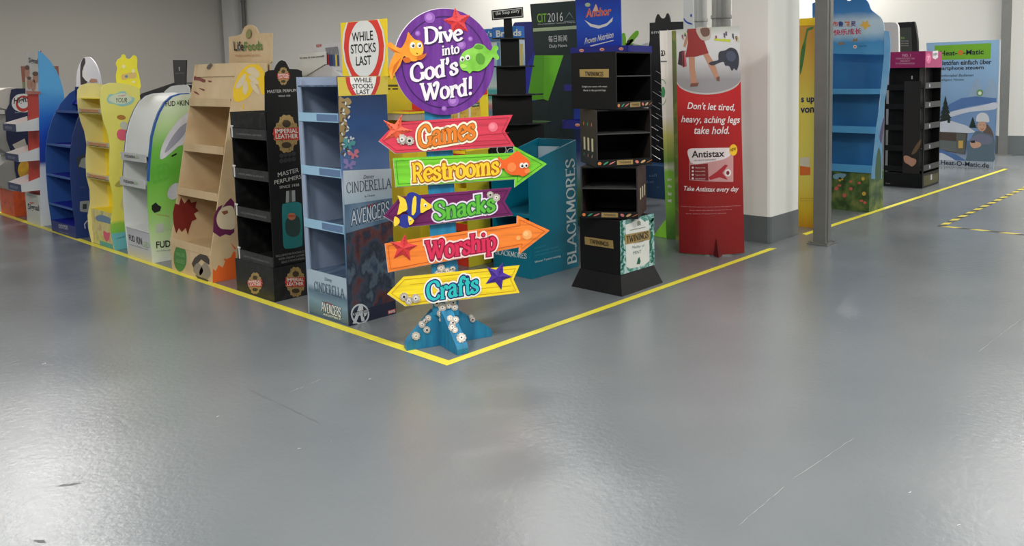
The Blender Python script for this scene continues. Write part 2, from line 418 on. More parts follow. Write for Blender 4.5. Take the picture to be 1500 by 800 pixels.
def wallbox(name, A, B, z0, z1, th, m, parent=None):
    d = (B - A).normalized(); n = V3((-d.y, d.x, 0))
    if n.dot(CAM - A) > 0: n = -n
    vs, fs = extrude([A, B, B + n * th, A + n * th], [p + V3((0, 0, z1 - z0)) for p in (A, B, B + n * th, A + n * th)])
    return mk(name, [v + V3((0, 0, z0)) for v in vs], fs, m, parent)
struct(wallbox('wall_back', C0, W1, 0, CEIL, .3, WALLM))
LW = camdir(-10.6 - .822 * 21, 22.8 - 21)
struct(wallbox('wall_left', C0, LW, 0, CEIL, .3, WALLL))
nb = (W1 - C0).normalized(); nb = V3((-nb.y, nb.x, 0)); nb = nb if nb.dot(CAM - C0) > 0 else -nb
struct(wallbox('baseboard_back', C0 + nb * .02, W1 + nb * .02, 0.002, .34, .019, DADO))
nl = (LW - C0).normalized(); nl = V3((-nl.y, nl.x, 0)); nl = nl if nl.dot(CAM - C0) > 0 else -nl
struct(wallbox('baseboard_left', C0 + nl * .02 + (LW - C0).normalized() * .1, LW + nl * .02, 0.002, .34, .019, DADO))
# shallow pier in the corner of the walls
PIERM = mat('pier_paint', (196, 195, 192), .7, .02)
q0 = C0 + (W1 - C0).normalized() * .1; 
struct(wallbox('trim_1', q0 + nb * .3, q0 + nb * .3 + (W1 - C0).normalized() * .45, 0, CEIL, .28, PIERM))
# tall thin downpipe beside it
dp = C0 + (W1 - C0).normalized() * .72 + nb * .12
t = thing('downpipe', 'dark grey downpipe running up the pale back wall above the carton stands', 'pipe', dp)
PIPEM = mat('dark_pipe', (92, 94, 92), .5)
vs, fs = tube([dp, dp + V3((0, 0, CEIL - .01))], .05, 12); mk('pipe', vs, fs, PIPEM, t)
for z in (1, 2.4, 3.6):
    vs, fs = tube([dp + V3((0, 0, z)), dp + V3((0, 0, z + .05))], .062, 12); mk('clamp', vs, fs, PIPEM, t)

# round-edged concrete column with grey foot
cn = at(1128, 357); cr_ = at(1172.5, 343.5); cwx = cr_.x - cn.x
COLM = mat('column_paint', (236, 236, 230), .6, .02, bump=.08, scale=1.5)
cf = Fr((cn.x, cn.y, 0), 0)
wl = cf.side(0, 1).hit(1071, 20)[0] if False else Pl((cn.x, cn.y, 0), V3((0, -1, 0)), V3((0, 0, 1))).hit(1072, 20)[0] * -1
r_ = .03
def colpts(e=0):
    return [(r_ - e, -e), (cwx, -e), (cwx, wl), (-e, wl), (-e, r_ - e), (r_ * .3 - e, r_ * .3 - e)]
struct(cf.prism('column', colpts(0), 'z', .0, CEIL, COLM, None))
struct(cf.prism('baseboard_column', [(r_ - .004, -.004), (cwx + .004, -.004), (cwx + .004, wl + .004), (-.004, wl + .004), (-.004, r_ - .004), (r_ * .3 - .004, r_ * .3 - .004)], 'z', .002, .235, DADO, None))

# floor tapes
YT = mat('yellow_tape', (226, 214, 66), .45, .04, scale=3)
tapeL = mk('yellow_floor_tape', [(-.028, -.028, .001), (.028, .028, .001), (.028, 9.6, .001), (-.028, 9.6, .001)], [(0, 1, 2, 3)], YT)
tag(tapeL, 'yellow floor tape running back to the left in front of the cardboard stands', 'tape')
e1 = at(1128, 362.5)
tapeR = mk('yellow_floor_tape', [(-.028, -.028, .0012), (e1.x, -.028, .0012), (e1.x - .03, .028, .0012), (.028, .028, .0012)], [(0, 1, 2, 3)], YT)
tag(tapeR, 'yellow floor tape from the sign corner back to the white column', 'tape')
a_, b_ = at(1177, 344), at(1474, 247.5)
tapeR2 = mk('yellow_floor_tape', [(a_.x, a_.y - .03, .0012), (b_.x, b_.y - .03, .0012), (b_.x, b_.y + .03, .0012), (a_.x + .03, a_.y + .03, .0012)], [(0, 1, 2, 3)], YT)
tag(tapeR2, 'yellow floor tape running on behind the steel post to the back right', 'tape')
HZ = stripe_mat()
h0 = at(1377, 332)
hz1 = mk('hazard_tape', [V3((h0.x, h0.y - .03, .0012)), V3((h0.x + 4, h0.y - .03, .0012)), V3((h0.x + 4, h0.y + .03, .0012)), V3((h0.x, h0.y + .03, .0012))], [(0, 1, 2, 3)], HZ)
tag(hz1, 'black and yellow striped floor tape going away to the right', 'tape')
hz2 = mk('hazard_tape', [V3((h0.x, h0.y - .03, .0009)), V3((h0.x, h0.y - 2.5, .0009)), V3((h0.x + .06, h0.y - 2.5, .0009)), V3((h0.x + .06, h0.y - .03, .0009))], [(0, 3, 2, 1)], HZ)
tag(hz2, 'black and yellow striped floor tape running along the right edge, across the aisle', 'tape')

# steel posts
STEEL = mat('brushed_steel', (126, 127, 124), .45, .06, metal=.55, scale=9)
def post(P, wd, ang, label, plate=.2, h=CEIL - .002, th=.012):
    t = thing('steel_post', label, 'post', (P.x, P.y, 0))
    f = Fr((P.x, P.y, 0), ang)
    k = wd / 2
    f.box('post_tube', -k, k, -k, k, th, h, STEEL, t)
    f.box('rib', -k * .25, k * .25, -k - .006, -k, th + .01, h, STEEL, t)
    f.box('base_plate', -plate / 2, plate / 2, -plate / 2, plate / 2, 0.001, th, STEEL, t)
    for sx in (-1, 1):
        for sy in (-1, 1):
            x, y = sx * plate * .4, sy * plate * .4
            f.box('bolt', x - .01, x + .01, y - .01, y + .01, th, th + .015, STEEL, t)
    return t
post(at(1204, 357), .115, 0, 'steel post with base plate standing on the grey floor right of the white column', .19)
post(at(1468, 227), .15, 18, 'steel post by the back wall beside the snowy poster', .3)

# ceiling lights, all out of view
LF = mat('lamp_diffuser', (255, 252, 242), .5, 0, emit=3.0)
LB = mat('lamp_body', (220, 220, 218), .5)
def lamp(P, ang, L=1.5, wd=.3, pw=1.0):
    t = thing('ceiling_light', 'unseen long fluorescent ceiling light above the hall floor', 'light', (P.x, P.y, CEIL - .12), 'fluorescent ceiling lights')
    f = Fr((P.x, P.y, CEIL - .12), ang)
    f.box('housing', -L / 2, L / 2, -wd / 2, wd / 2, .02, .118, LB, t)
    f.box('diffuser', -L / 2 + .02, L / 2 - .02, -wd / 2 + .02, wd / 2 - .02, 0, .019, LF, t)
    l = bpy.data.lights.new('tube_light', 'AREA'); l.shape = 'RECTANGLE'; l.size = L; l.size_y = wd
    l.energy = LIGHT_W * pw; l.color = (1.0, .975, .93)
    o = bpy.data.objects.new('tube_light', l); COL.objects.link(o); o.parent = t
    o.location = (0, 0, -.015); o.rotation_euler = (0, 0, math.radians(ang))
ADDED_LIGHTS = [(-9.5, 17.5, .9), (-3, 17, 1.0), (3.5, 15, 1.6), (9, 12, 1.8), (-14, 13, 1.1),  # unseen lights added to brighten the walls and the stand fronts
          (-7.5, .5, 1.4), (-3.2, 1.5, 1.5), (1.0, 2.2, 1.2), (5.0, 2.6, 1.1), (9.0, 3.5, 1), (-2.2, -3, 1.1), (2.6, -2.5, 1.1),
          (12.5, 6.0, 1), (-13, 9, .8), (9, 8, 1.0)]
for x, y, pw in ADDED_LIGHTS: lamp(camdir(x, y), 0, pw=pw)
for px, py, pw, ang in ((62, 792, 1.15, -40), (830, 800, .42, -40), (1500, 785, .6, -40)):
    g_ = at(px, py); c_ = V3((CAM.x, CAM.y, 0))
    lamp(c_ + (g_ - c_) * (1 + (CEIL - .12) / CAMH), ang, pw=pw)

# ================================================================== THINGS
def card(name, rgb, **k): return mat(name, rgb, k.pop('rough', .5), k.pop('var', .03), k.pop('bump', .03), **k)

def shelving(root, f, x0, x1, shelves, depth, m_shelf, m_lip, lip=.05, th=.006, yf=None, lipcol=None):
    """shelves with a front lip; shelves = list of heights or (height, front y)"""
    out = []
    for s in shelves:
        z, y0 = s if isinstance(s, tuple) else (s, 0)
        sh = f.box('shelf', x0, x1, y0, depth, z, z + th, m_shelf, root)
        lp = f.box('shelf_lip', x0, x1, y0 - .004, y0 + .004, z - lip * .15, z + lip * .85, m_lip, sh)
        out.append((sh, lp))
    return out

# ---------- A: blue film-print stand at the front of the left row
def stand_a():
    n = at(512, 478); f = Fr((n.x, n.y, 0), -90)
    S = f.side(0, 1); Fp = f.front(0)
    w = -Fp.hit(452, 458)[0]; d = S.hit(580, 462)[0]; H = S.hit(495, 112)[1]
    t = thing('cardboard_display', 'pale blue cardboard shelf stand with red and white oval header, nearest of the left row', 'display stand', n)
    blue = grad('blue_streak', [(0, (110, 132, 152)), (.5, (96, 118, 150)), (1.0, (120, 150, 190)), (1.5, (88, 130, 190))], noise=.08, scale=3)
    inner = mottle('inner_streak', [(52, 68, 92), (78, 96, 122), (110, 132, 160)], 3, stretch=(1, 5, .5))
    pale = card('pale_blue_card', (150, 166, 190))
    printm = grad('night_print', [(0, (22, 30, 52)), (.25, (60, 76, 100)), (.52, (80, 120, 150)), (.72, (140, 165, 185)), (.85, (170, 185, 200)), (.95, (90, 120, 170)), (1.2, (34, 70, 120)), (1.45, (20, 42, 78))], noise=.07, scale=6)
    T = .012
    side = f.box('side_panel', -T, 0, 0, d, 0.001, H, printm, t)
    f.box('side_panel', -w, -w + T, 0, d, 0.001, H, pale, t)
    f.box('back_panel', -w + T, -T, d - .01, d, 0.001, H, inner, t)
    f.box('top_panel', -w + T, -T, 0.0, d - .01, H - .06, H - .052, inner, t)
    f.box('front_strip', -w + T, -w + T + .03, 0.002, .01, .25, H - .002, pale, t)
    lipm = card('pale_lip', (150, 190, 215)); lab = card('lip_label', (96, 122, 158))
    zs = [Fp.hit(512 - 15, y)[1] for y in (178, 259, 340)]
    for z, (sh, lp) in zip(zs, shelving(t, f, -w + T, -T, zs, d - .01, inner, lipm, .055)):
        f.box('price_strip', -w * .52, -T - .004, -.0065, -.0045, z, z + .04, lab, lp)
    zb = Fp.hit(510, 410)[1]
    base = f.box('base_panel', -w + T, -T, .0, .012, .001, zb, grad('base_print', [(0, (62, 86, 108)), (.1, (120, 150, 165)), (.16, (90, 115, 135)), (.2, (165, 185, 198)), (.35, (172, 190, 204))], noise=.02), t)
    f.box('base_deck', -w + T, -T, .012, d - .01, zb - .02, zb - .014, inner, t)
    navy = mat('navy_ink', (66, 84, 108)); pn = f.front(0)
    word(pn, 'CINDERELLA', (461, 425), (505, 437), 13, navy, base, t1=.11, t0=.05, off=.003, slab_=.05, ball=.03, track=.04)
    txt(pn, 'Disney', (476, 412), (487, 414.5), 6, navy, base, off=.003, shear=.3)
    txt(pn, 'MARVEL', (476, 445), (488, 448), 3, mat('red_ink', (190, 60, 60)), base, .01, off=.003)
    word(pn, 'AVENGERS', (472, 455), (501, 465), 13, INK, base, t1=.16, t0=.1, off=.003, slab_=0, ball=.05, extra=.03)
    word(pn, 'AVENGERS', (472, 455), (501, 465), 13, WHITE, base, t1=.16, t0=.1, off=.004, slab_=0, ball=.05)
    txt(pn, 'ASSEMBLE', (474, 461), (500, 469), 2.6, WHITE, base, off=.003)
    # printing on the side face
    yel = mat('banner_yellow', (206, 186, 70)); red = mat('oval_red', (198, 50, 48))
    pslab('print_band', S, [(494, 113), (567.5, 111), (568.5, 138), (495.6, 141)], yel, side)
    pslab('oval_print', S, [(506, 113), (507, 122), (510, 131), (515, 139.5), (549, 138.5), (553, 130), (556, 121), (557, 112)], red, side, off=.002)
    pslab('oval_print', S, [(512, 113), (513, 121), (517, 131), (522, 139), (543, 138.6), (547, 130), (550, 121), (551, 112)], WHITE, side, off=.0025)
    for s, x0, x1, yb in (('WHILE', 518, 544, 121), ('STOCKS', 516, 546, 130), ('LAST', 522, 541, 138.4)):
        txt(S, s, (x0, yb), (x1, yb - .6), 7, INK, side, .012, off=.0032)
    # gold scroll ornament and butterflies down the left edge
    gold = mat('gold_scroll', (150, 128, 84)); wp = mat('white_scroll', (206, 214, 214))
    multi('gold_print', S, [smooth_px(q, 4) for q in (
        [(496, 143), (504, 145), (510, 143), (515, 150), (509, 156), (513, 164), (506, 172), (509, 186), (504, 200), (501, 215), (498, 222), (497, 180)],)], gold, side)
    sc = []
    for k in range(16):
        x, y = 503 + 5 * math.sin(k * 1.9), 150 + k * 5
        sc.append(ell(x, y, 3.2, 1.5, 10, k)); sc.append(ell(x + 3, y + 1.5, 1.2, 2.8, 8, k * 1.7))
    multi('scroll_print', S, sc[::2], mat('brown_scroll', (92, 74, 50)), side, .002)
    multi('scroll_print', S, sc[1::2], wp, side, .0024)
    def bfly(x, y, s, m_, r=0.0):
        P = [(0, 0), (-.5, -.9), (-1.2, -.8), (-1.1, -.1), (-.5, .1), (-.9, .8), (-.3, .9), (0, .3), (.4, .9), (.9, .7), (.5, .1), (1.2, -.1), (1.1, -.8), (.4, -.9)]
        return pslab('butterfly_print', S, [(x + s * (a * math.cos(r) - b * math.sin(r)), y + s * (a * math.sin(r) + b * math.cos(r))) for a, b in P], m_, side, off=.003)
    bfly(510, 211, 8, mat('teal_print', (80, 158, 158)), .3); bfly(518, 226, 7, mat('rose_print', (205, 120, 140)), -.3)
    bfly(511, 241, 8, mat('lilac_print', (142, 128, 184)), .2); bfly(515, 203, 3, wp, .4)
    # pale mist band with the first title
    pslab('mist_print', S, [(502, 250), (573, 247), (574, 290), (504.5, 300)], grad('mist', [(.7, (150, 172, 188)), (.95, (196, 206, 214))], noise=.03, scale=8), side, off=.002)
    brown = mat('title_ink', (74, 76, 84))
    word(S, 'CINDERELLA', (507, 283), (573, 275), 15, brown, side, t1=.11, t0=.05, off=.0032, slab_=.05, ball=.03, track=.03)
    txt(S, 'Disney', (532, 264), (548, 262), 7, brown, side, off=.0032, shear=.3)
    txt(S, 'In Cinema', (534, 289), (549, 287), 3, brown, side, off=.0032)
    # lower picture: dark blue and rust painted swirls, title, round emblem
    pslab('picture_print', S, [(504.5, 300), (574, 290), (579, 440), (511.5, 458)], mottle('storm_print', [(18, 24, 40), (52, 72, 98), (84, 100, 116), (34, 42, 60), (58, 70, 88), (96, 46, 44), (30, 38, 58), (44, 62, 92)], 8, stretch=(1, 1, .6), detail=5), side, off=.002)
    pslab('picture_print', S, [(504.5, 300), (574, 290), (575.5, 322), (506.5, 342)], mottle('haze_print', [(56, 82, 110), (92, 120, 146), (120, 144, 165)], 6, stretch=(1, 1, .3)), side, off=.0026)
    word(S, 'AVENGERS', (514, 330), (570, 314), 20, mat('dark_title', (46, 58, 82)), side, t1=.2, t0=.12, off=.0036, slab_=0, ball=.05, extra=.06, shear=.05)
    word(S, 'AVENGERS', (514, 330), (570, 314), 20, mat('pale_title', (186, 200, 214)), side, t1=.16, t0=.1, off=.0044, slab_=.03, ball=.05, shear=.05)
    txt(S, 'MARVEL', (538, 305), (552, 302), 5, mat('red_ink', (190, 60, 60)), side, .02, off=.0036)
    txt(S, 'AGE OF ULTRON', (533, 327.5), (564, 320.5), 3, mat('pale_title', (186, 200, 214)), side, .01, off=.0036)
    pslab('picture_print', S, [(511, 458), (579, 440), (580, 460), (512, 477)], mat('navy_print', (22, 30, 54)), side, off=.0025)
    ring = S.px(*ell(527, 460, 13.5, 15, 32)); rin = S.px(*ell(527, 460, 11.3, 12.6, 32))
    vs = [S.p(a, b, .004) for a, b in ring + rin]
    silver = mat('emblem_silver', (196, 200, 206))
    mk('emblem', vs, [(i, (i + 1) % 32, 32 + (i + 1) % 32, 32 + i) for i in range(32)], silver, side)
    multi('emblem', S, [[(516, 474), (526, 446), (530.5, 445), (533.5, 470), (529, 471), (527.5, 462), (525, 462.5), (520.5, 474)], [(531, 459), (538, 457.5), (535, 463), (531, 464)]], silver, side, .0045)
    txt(S, 'AVENGERS', (515, 463), (540, 456.5), 5, INK, side, .03, off=.0052); txt(S, 'AVENGERS', (515.5, 463), (539.5, 457), 4.4, silver, side, .01, off=.006)
    pslab('logo_block', S, [(568, 455), (579, 452), (579, 457.5), (568, 460.5)], mat('red_ink', (190, 60, 60)), side, off=.003)
    txt(S, 'MARVEL', (569, 459.5), (578.5, 457), 4, WHITE, side, .02, off=.004)
    # header card standing on the side wall
    S = f.front(d * .97)
    hd = pslab('header_card', S, [(498.5, 33.5), (566, 27), (567.5, 111.5), (502, 111.5)], card('header_yellow', (246, 214, 42)), t, thick=.006, off=0)
    pslab('oval_print', S, [(508, 33.2), (555, 28.4)] + [(562, 45), (565, 66), (564, 88), (557, 111)] + [(513, 112.5), (505, 92), (501.5, 70), (503, 48)], WHITE, hd, off=.0015)
    pslab('oval_print', S, [(510, 33), (553, 28.8)] + [(560, 46), (563, 67), (561.5, 88), (554.5, 111)] + [(516, 112.3), (507.5, 92), (504, 70), (505.5, 49)], mat('oval_red2', (224, 62, 50)), hd, off=.002)
    pslab('oval_print', S, [(x, min(max(y, 30.5), 111.4)) for x, y in ell(533.5, 71, 22, 42, 48)], WHITE, hd, off=.003)
    for s, x0, y0, x1, y1 in (('WHILE', 516.5, 61.5, 547.5, 58.5), ('STOCKS', 515, 79, 551.5, 76), ('LAST', 522.5, 96.5, 545, 94.5)):
        txt(S, s, (x0, y0), (x1, y1), 13.5, INK, hd, .012, off=.004)
stand_a()

# ---------- B: black perfume-print stand
def stand_b():
    n = at(402.5, 443); f = Fr((n.x, n.y, 0), -90); S = f.side(0, 1); Fp = f.front(0)
    w = -Fp.hit(347.5, 429)[0]; d = w * 1.02; zb = Fp.hit(402.5, 394.5)[1]
    blk = mottle('black_paisley', [(14, 14, 15), (24, 24, 24), (42, 42, 41)], 22, .42)
    t = thing('cardboard_display', 'black cardboard shelf stand printed with a teal bottle and red and gold badge', 'display stand', n)
    base = f.prism('base_box', [(-w, 0), (0, 0), (0, d), (-w, d)], 'z', .001, zb, blk, t)
    i = .02
    H = Fp.hit(387, 166)[1]
    Si = f.side(-i, 1)
    side = f.box('side_panel', -i - .008, -i, i, d - i, zb, H, mat('black_print', (18, 18, 18), .45, spec=.35), t)
    f.box('side_panel', -w + i, -w + i + .008, i, d - i, zb, H, blk, t)
    f.box('back_panel', -w + i + .008, -i - .008, d - i - .008, d - i, zb, H, DARKIN, t)
    f.box('base_deck', -w + i, -i, i, d - i, zb + .0005, zb + .004, DARKIN, t)
    Fi = f.front(i)
    zs = [Fi.hit(393, y)[1] for y in (199, 277, 318, 386)]
    zs = [Fi.hit(394, 205)[1], Fi.hit(396, 266)[1], Fi.hit(398, 325)[1], Fi.hit(400, 391)[1]]
    grey = mottle('lip_paisley', [(38, 39, 39), (56, 57, 57)], 30, .45); ltx = mat('dim_lettering', (132, 132, 130)); hook = mat('white_plastic', (215, 215, 212), .4)
    for k, z in enumerate(zs):
        sh = f.box('shelf', -w + i + .008, -i - .008, i, d - i - .008, z, z + .006, DARKIN, t)
        lp = f.box('shelf_lip', -w + i, -i - .001, i - .008, i, z - .005, z + .065, grey, sh)
        a, b = Fi.hit(344, 0)[0], 0
        P = f.front(i - .008)
        x0, x1 = -w + i + .09, -i - .05
        def lt(s_):
            A = P.p(x0, z + .018); 
            return s_
        # small printed line, fitted in metres
        cu = ('COMFORTING LEATHER', 'PERFUMED LUXURY', 'EXCLUSIVE FINE FRAGRANCE', 'GENTLY MOISTURISING SKIN')[k]
        mtxt(P, cu, x0, z + .02, x1, z + .032, ltx, lp)
        f.prism('clip', [(-w + i + .012, z + .085), (-w + i + .05, z + .085), (-w + i + .05, z + .075), (-w + i + .036, z + .075), (-w + i + .036, z + .0), (-w + i + .026, z + .0), (-w + i + .026, z + .075), (-w + i + .012, z + .075)], 'y', i - .014, i - .009, hook, lp)
    f.box('top_panel', -w + i, -i, i - .003, i + .004, H - .11, H, blk, t)
    # header with a crest shaped top, on the right side wall
    hp = [(388.5, 166), (388, 112), (389, 106), (394, 103), (402, 102.5), (405, 95), (409, 90), (413, 88), (418, 90), (421, 95), (424, 101), (436, 101.5), (442, 104), (443, 112), (444, 162)]
    hd = pslab('header_card', Si, hp, mat('black_print', (18, 18, 18), .45, spec=.35), t, thick=.008, off=0)
    gold = mottle('badge_gold', [(92, 74, 40), (168, 140, 86), (120, 98, 56)], 60); redb = mat('badge_red', (188, 46, 40)); cream = mat('cream_ink', (226, 218, 206))
    def badge(pl, cx, cy, s, par, off=.0012, wide=1.0, lettering=True, cut=None):
        def c(P): return [(min(x, cut), y) for x, y in P] if cut else P
        scal = []
        for k in range(72):
            a = 2 * PI * k / 72; r = 1 + .05 * math.cos(a * 18) + (.2 if abs(math.sin(a)) > .9 else 0) - .03 * abs(math.sin(2 * a))
            scal.append((cx + s * 1.05 * wide * r * math.cos(a), cy + s * 1.25 * r * math.sin(a)))
        b = pslab('badge', pl, c(scal), gold, par, off=off)
        multi('badge_ring', pl, [c(ell(cx, cy - s * .8, s * .34, s * .3, 12)), c(ell(cx, cy + s * .9, s * .4, s * .25, 12))], mat('dark_gold', (62, 50, 30)), b, off + .0006)
        x0, x1 = cx - s * 1.02 * wide, cx + s * 1.02 * wide
        if cut: x1 = min(x1, cut)
        pslab('badge_band', pl, [(x0, cy - s * .42), (x1, cy - s * .5), (x1, cy + s * .46), (x0 + s * .1, cy + s * .5), (x0 - s * .05, cy)], redb, b, off=off + .001)
        if lettering:
            txt(pl, 'IMPERIAL', (x0 + s * .12, cy - s * .02), (x1 - s * .1, cy - s * .08), s * .36, cream, b, .02, off=off + .002)
            txt(pl, 'LEATHER', (x0 + s * .16, cy + s * .4), (x1 - s * .12, cy + s * .34), s * .36, cream, b, .02, off=off + .002)
        return b
    badge(Si, 415, 111.5, 8.6, hd)
    pale = mat('grey_lettering', (188, 188, 184))
    txt(Si, 'MASTER PERFUMERS', (391.5, 136.5), (443, 134), 4.4, pale, hd); txt(Si, 'SINCE 1938', (408, 142), (425, 141.4), 2.6, pale, hd)
    badge(Si, 419.5, 196, 18.5, side, cut=438.5)
    txt(Si, 'MASTER', (407, 259.5), (437.5, 252), 6.5, pale, side, shear=0)
    txt(Si, 'PERFUMERS', (402, 270.5), (441, 261.5), 6, pale, side); txt(Si, 'SINCE 1938', (409.5, 276.5), (438, 272.5), 4, pale, side)
    # swirls
    multi('scroll_print', Si, [ell(412 + 6 * (k % 4), 228 + 8 * (k // 4) - (k % 4), 3.2, 3.4, 12) for k in range(8)], mat('swirl_grey', (44, 44, 45)), side)
    bt = pslab('bottle_print', Si, smooth_px([(413, 304), (417, 298.5), (428, 296), (439, 297), (442, 306), (443, 352), (440, 361), (421, 364.5), (416, 362), (414.5, 352)], 4), grad('bottle_teal', [(.4, (22, 106, 108)), (.8, (38, 128, 128))], noise=.1, scale=6), side)
    pslab('bottle_cap_print', Si, [(418.5, 297), (419, 280), (432, 278.5), (432.5, 295)], mat('silver_print', (150, 154, 152)), bt, off=.002)
    pslab('bottle_cap_print', Si, [(423, 297), (423, 279.6), (427, 279.2), (427.5, 296)], mat('dark_silver', (66, 68, 68)), bt, off=.0025)
    pslab('label_print', Si, smooth_px([(418, 325), (424, 318), (436, 317), (440, 328), (438, 343), (428, 347), (419, 341)], 4), mat('dark_label', (34, 58, 56)), bt, off=.002)
    pslab('label_print', Si, ell(427, 317, 6, 5.4, 14), mat('copper_print', (176, 110, 76)), bt, off=.003)
    txt(Si, 'IMPERIAL', (422, 318), (432, 317), 2.5, redb, bt, off=.004)
    for k, s_ in enumerate(('EXCLUSIVE FINE FRAGRANCE', 'WITH CREAMY LATHER', 'GENTLY MOISTURISING')):
        txt(Si, s_, (404 + 4 * k, 377 + 4.6 * k), (446, 369.5 + 5 * k), 3, ltx, side)
    badge(Fp, 374, 415, 10.4, base, off=.0012); badge(S, 433, 413, 14.5, base, off=.0012, cut=446)

def mtxt(pl, s, x0, z0, x1, z1, m, parent, bold=0.0, off=.0018, name='lettering', shear=0.0):
    """lettering fitted to metres on a plane"""
    cu = bpy.data.curves.new('t', 'FONT'); cu.body = s; cu.resolution_u = 2; cu.offset = min(bold, .015); cu.shear = shear
    o = bpy.data.objects.new('t', cu); COL.objects.link(o); bpy.context.view_layer.update()
    me = bpy.data.meshes.new_from_object(o.evaluated_get(bpy.context.evaluated_depsgraph_get())); bpy.data.objects.remove(o)
    xs = [v.co.x for v in me.vertices]; ys = [v.co.y for v in me.vertices]; ro = root_loc(parent)
    ax, bx, ay, by = min(xs), max(xs), min(ys), max(ys)
    for v in me.vertices:
        a = (v.co.x - ax) / (bx - ax); b = (v.co.y - ay) / (by - ay)
        v.co = pl.p(x0 + (x1 - x0) * a, z0 + (z1 - z0) * b, off) - ro
    me.materials.clear(); me.materials.append(m); me.name = name
    o = bpy.data.objects.new(name, me); COL.objects.link(o); o.parent = parent
    return o
stand_b()

# ---------- C: kraft stand with paint splashes
KRAFT = mottle('kraft_card', [(196, 168, 128), (206, 180, 140), (214, 190, 152)], 5, .6, bump=.02)
KIN = mottle('kraft_inner', [(184, 158, 118), (196, 170, 130)], 4, .6)
def splat(cx, cy, r, n=22, amp=.35, sx=1, sy=1, seed=1):
    rr = random.Random(seed)
    return [(cx + sx * r * k * math.cos(a), cy + sy * r * k * math.sin(a)) for a, k in [(2 * PI * i / n, (1 + amp * rr.random()) if i % 2 else (1 - amp * .6 * rr.random())) for i in range(n)]]
def stand_c():
    n = at(311.5, 415); f = Fr((n.x, n.y, 0), -90); S = f.side(0, 1); Fp = f.front(0)
    w = -Fp.hit(252, 395)[0]
    t = thing('cardboard_display', 'brown kraft cardboard stand with leaning shelves, splashes and a yellow lemon print', 'display stand', n)
    yt, zt = S.hit(347, 92); d = S.hit(391.5, 91)[0]; zb = Fp.hit(311, 374)[1]
    yb = 0.0
    slope = yt / (zt - zb)
    yf = lambda z: 0 if z < zb else (z - zb) * slope
    prof = [(0, .001), (d, .001), (d, zt), (yt, zt), (0, zb)]
    T = .012
    side = f.prism('side_panel', prof, 'x', -T, 0, KRAFT, t)
    f.prism('side_panel', prof, 'x', -w, -w + T, KRAFT, t)
    f.box('back_panel', -w + T, -T, d - .012, d, .001, zt, KIN, t)
    base = f.box('base_panel', -w + T, -T, .0, .01, .001, zb, KRAFT, t)
    f.prism('top_panel', [(yt, zt), (d, zt), (d, zt - .012), (yt, zt - .012)], 'x', -w + T, -T, KRAFT, t)
    zl = [Fp.hit(306, 365)[1]]
    def zat(px, py):   # height where the sloped front passes this image point
        best = None
        for k in range(400):
            z = .2 + k * .004; q = f.front(yf(z)).hit(px, py)
            if best is None or abs(q[1] - z) < best[0]: best = (abs(q[1] - z), z)
        return best[1]
    zs = [zat(322, 294), zat(331, 226), zat(338, 155)]
    shelving(t, f, -w + T, -T, [(zb - .004, .0)] + [(z, yf(z)) for z in zs], d - .012, KIN, KRAFT, .06)
    # closed top flap
    z0, z1 = zs[2] + .05, zt
    f.prism('front_flap', [(yf(z0) + .004, z0), (yf(z1) + .004, z1), (yf(z1) + .012, z1), (yf(z0) + .012, z0)], 'x', -w + T, -T, KRAFT, t)
    fl = f.prism('closing_flap', [(yf(z1 - .11) - .002, z1 - .1), (yt - .002, z1), (yt + .003, z1), (yf(z1 - .11) + .003, z1 - .1)], 'x', -w + T + .06, -T, KRAFT, t)
    # prints
    dred = mat('beet_red', (122, 34, 28)); purp = mat('plum_print', (102, 34, 76)); orange = mat('orange_print', (232, 104, 40)); yel = mat('lemon_print', (236, 196, 40))
    green = mat('leaf_green', (72, 132, 62)); brown = mat('char_print', (72, 62, 56)); cream = mat('cream_print', (216, 200, 168))
    Sl = Pl(f.L(0, 0, zb), f.X, (f.Y * slope + V3((0, 0, 1))))
    # red splash printed on the inner left and back walls
    Bp = f.front(d - .012)
    In = f.side(-w + T, 1)
    p1 = pslab('splash_print', Bp, [(x, y) for x, y in splat(283, 297, 20, 26, .45, .75, 1.2, 3)], dred, t, off=.002)
    pslab('splash_print', In, [(x, y) for x, y in [(253, 312), (256, 298), (262, 300), (265, 289), (270, 298), (277, 291), (280, 297), (288, 295), (286, 304), (291, 309), (284, 313), (288, 321), (281, 324), (278, 333), (275, 344), (272, 334), (266, 340), (262, 334), (258, 342), (254, 328)]], dred, side.parent, off=.002)
    pslab('splash_print', base_pl := f.front(0), splat(264, 378, 1, 16, .0, 9.5, 20, 2), green, base)
    txt(base_pl, 'VALUE', (258, 374), (271, 377), 5, mat('soft_green', (130, 168, 110)), base, .01); txt(base_pl, 'ADDED', (258, 384), (271, 387), 5, mat('soft_green', (130, 168, 110)), base, .01)
    pslab('splash_print', base_pl, [(281, 386), (285, 378), (290, 374), (297, 370), (303, 374), (307, 380), (307, 388), (300, 384), (295, 380), (288, 388), (284, 394)], brown, base)
    multi('nut_print', base_pl, [smooth_px(q, 4) for q in ([(283, 396), (290, 385), (298, 396), (292, 404)], [(292, 400), (301, 384), (309, 400), (302, 409)])], mat('nut_grey', (150, 138, 120)), base, .0018)
    multi('splash_print', base_pl, [[(286, 402), (292, 405), (300, 408), (307, 411), (300, 414), (290, 408)]], brown, base, .0024)
    pslab('splash_print', S, [(312, 340), (313, 318), (316, 310), (320, 303), (326, 300), (323, 308), (331, 297), (338, 290), (343, 296), (343, 340), (337, 345), (330, 343), (322, 347)], purp, side)
    pslab('onion_print', S, smooth_px([(317, 322), (321, 309), (331, 302), (342, 305), (344, 333), (330, 336), (321, 333)], 4), cream, side, off=.002)
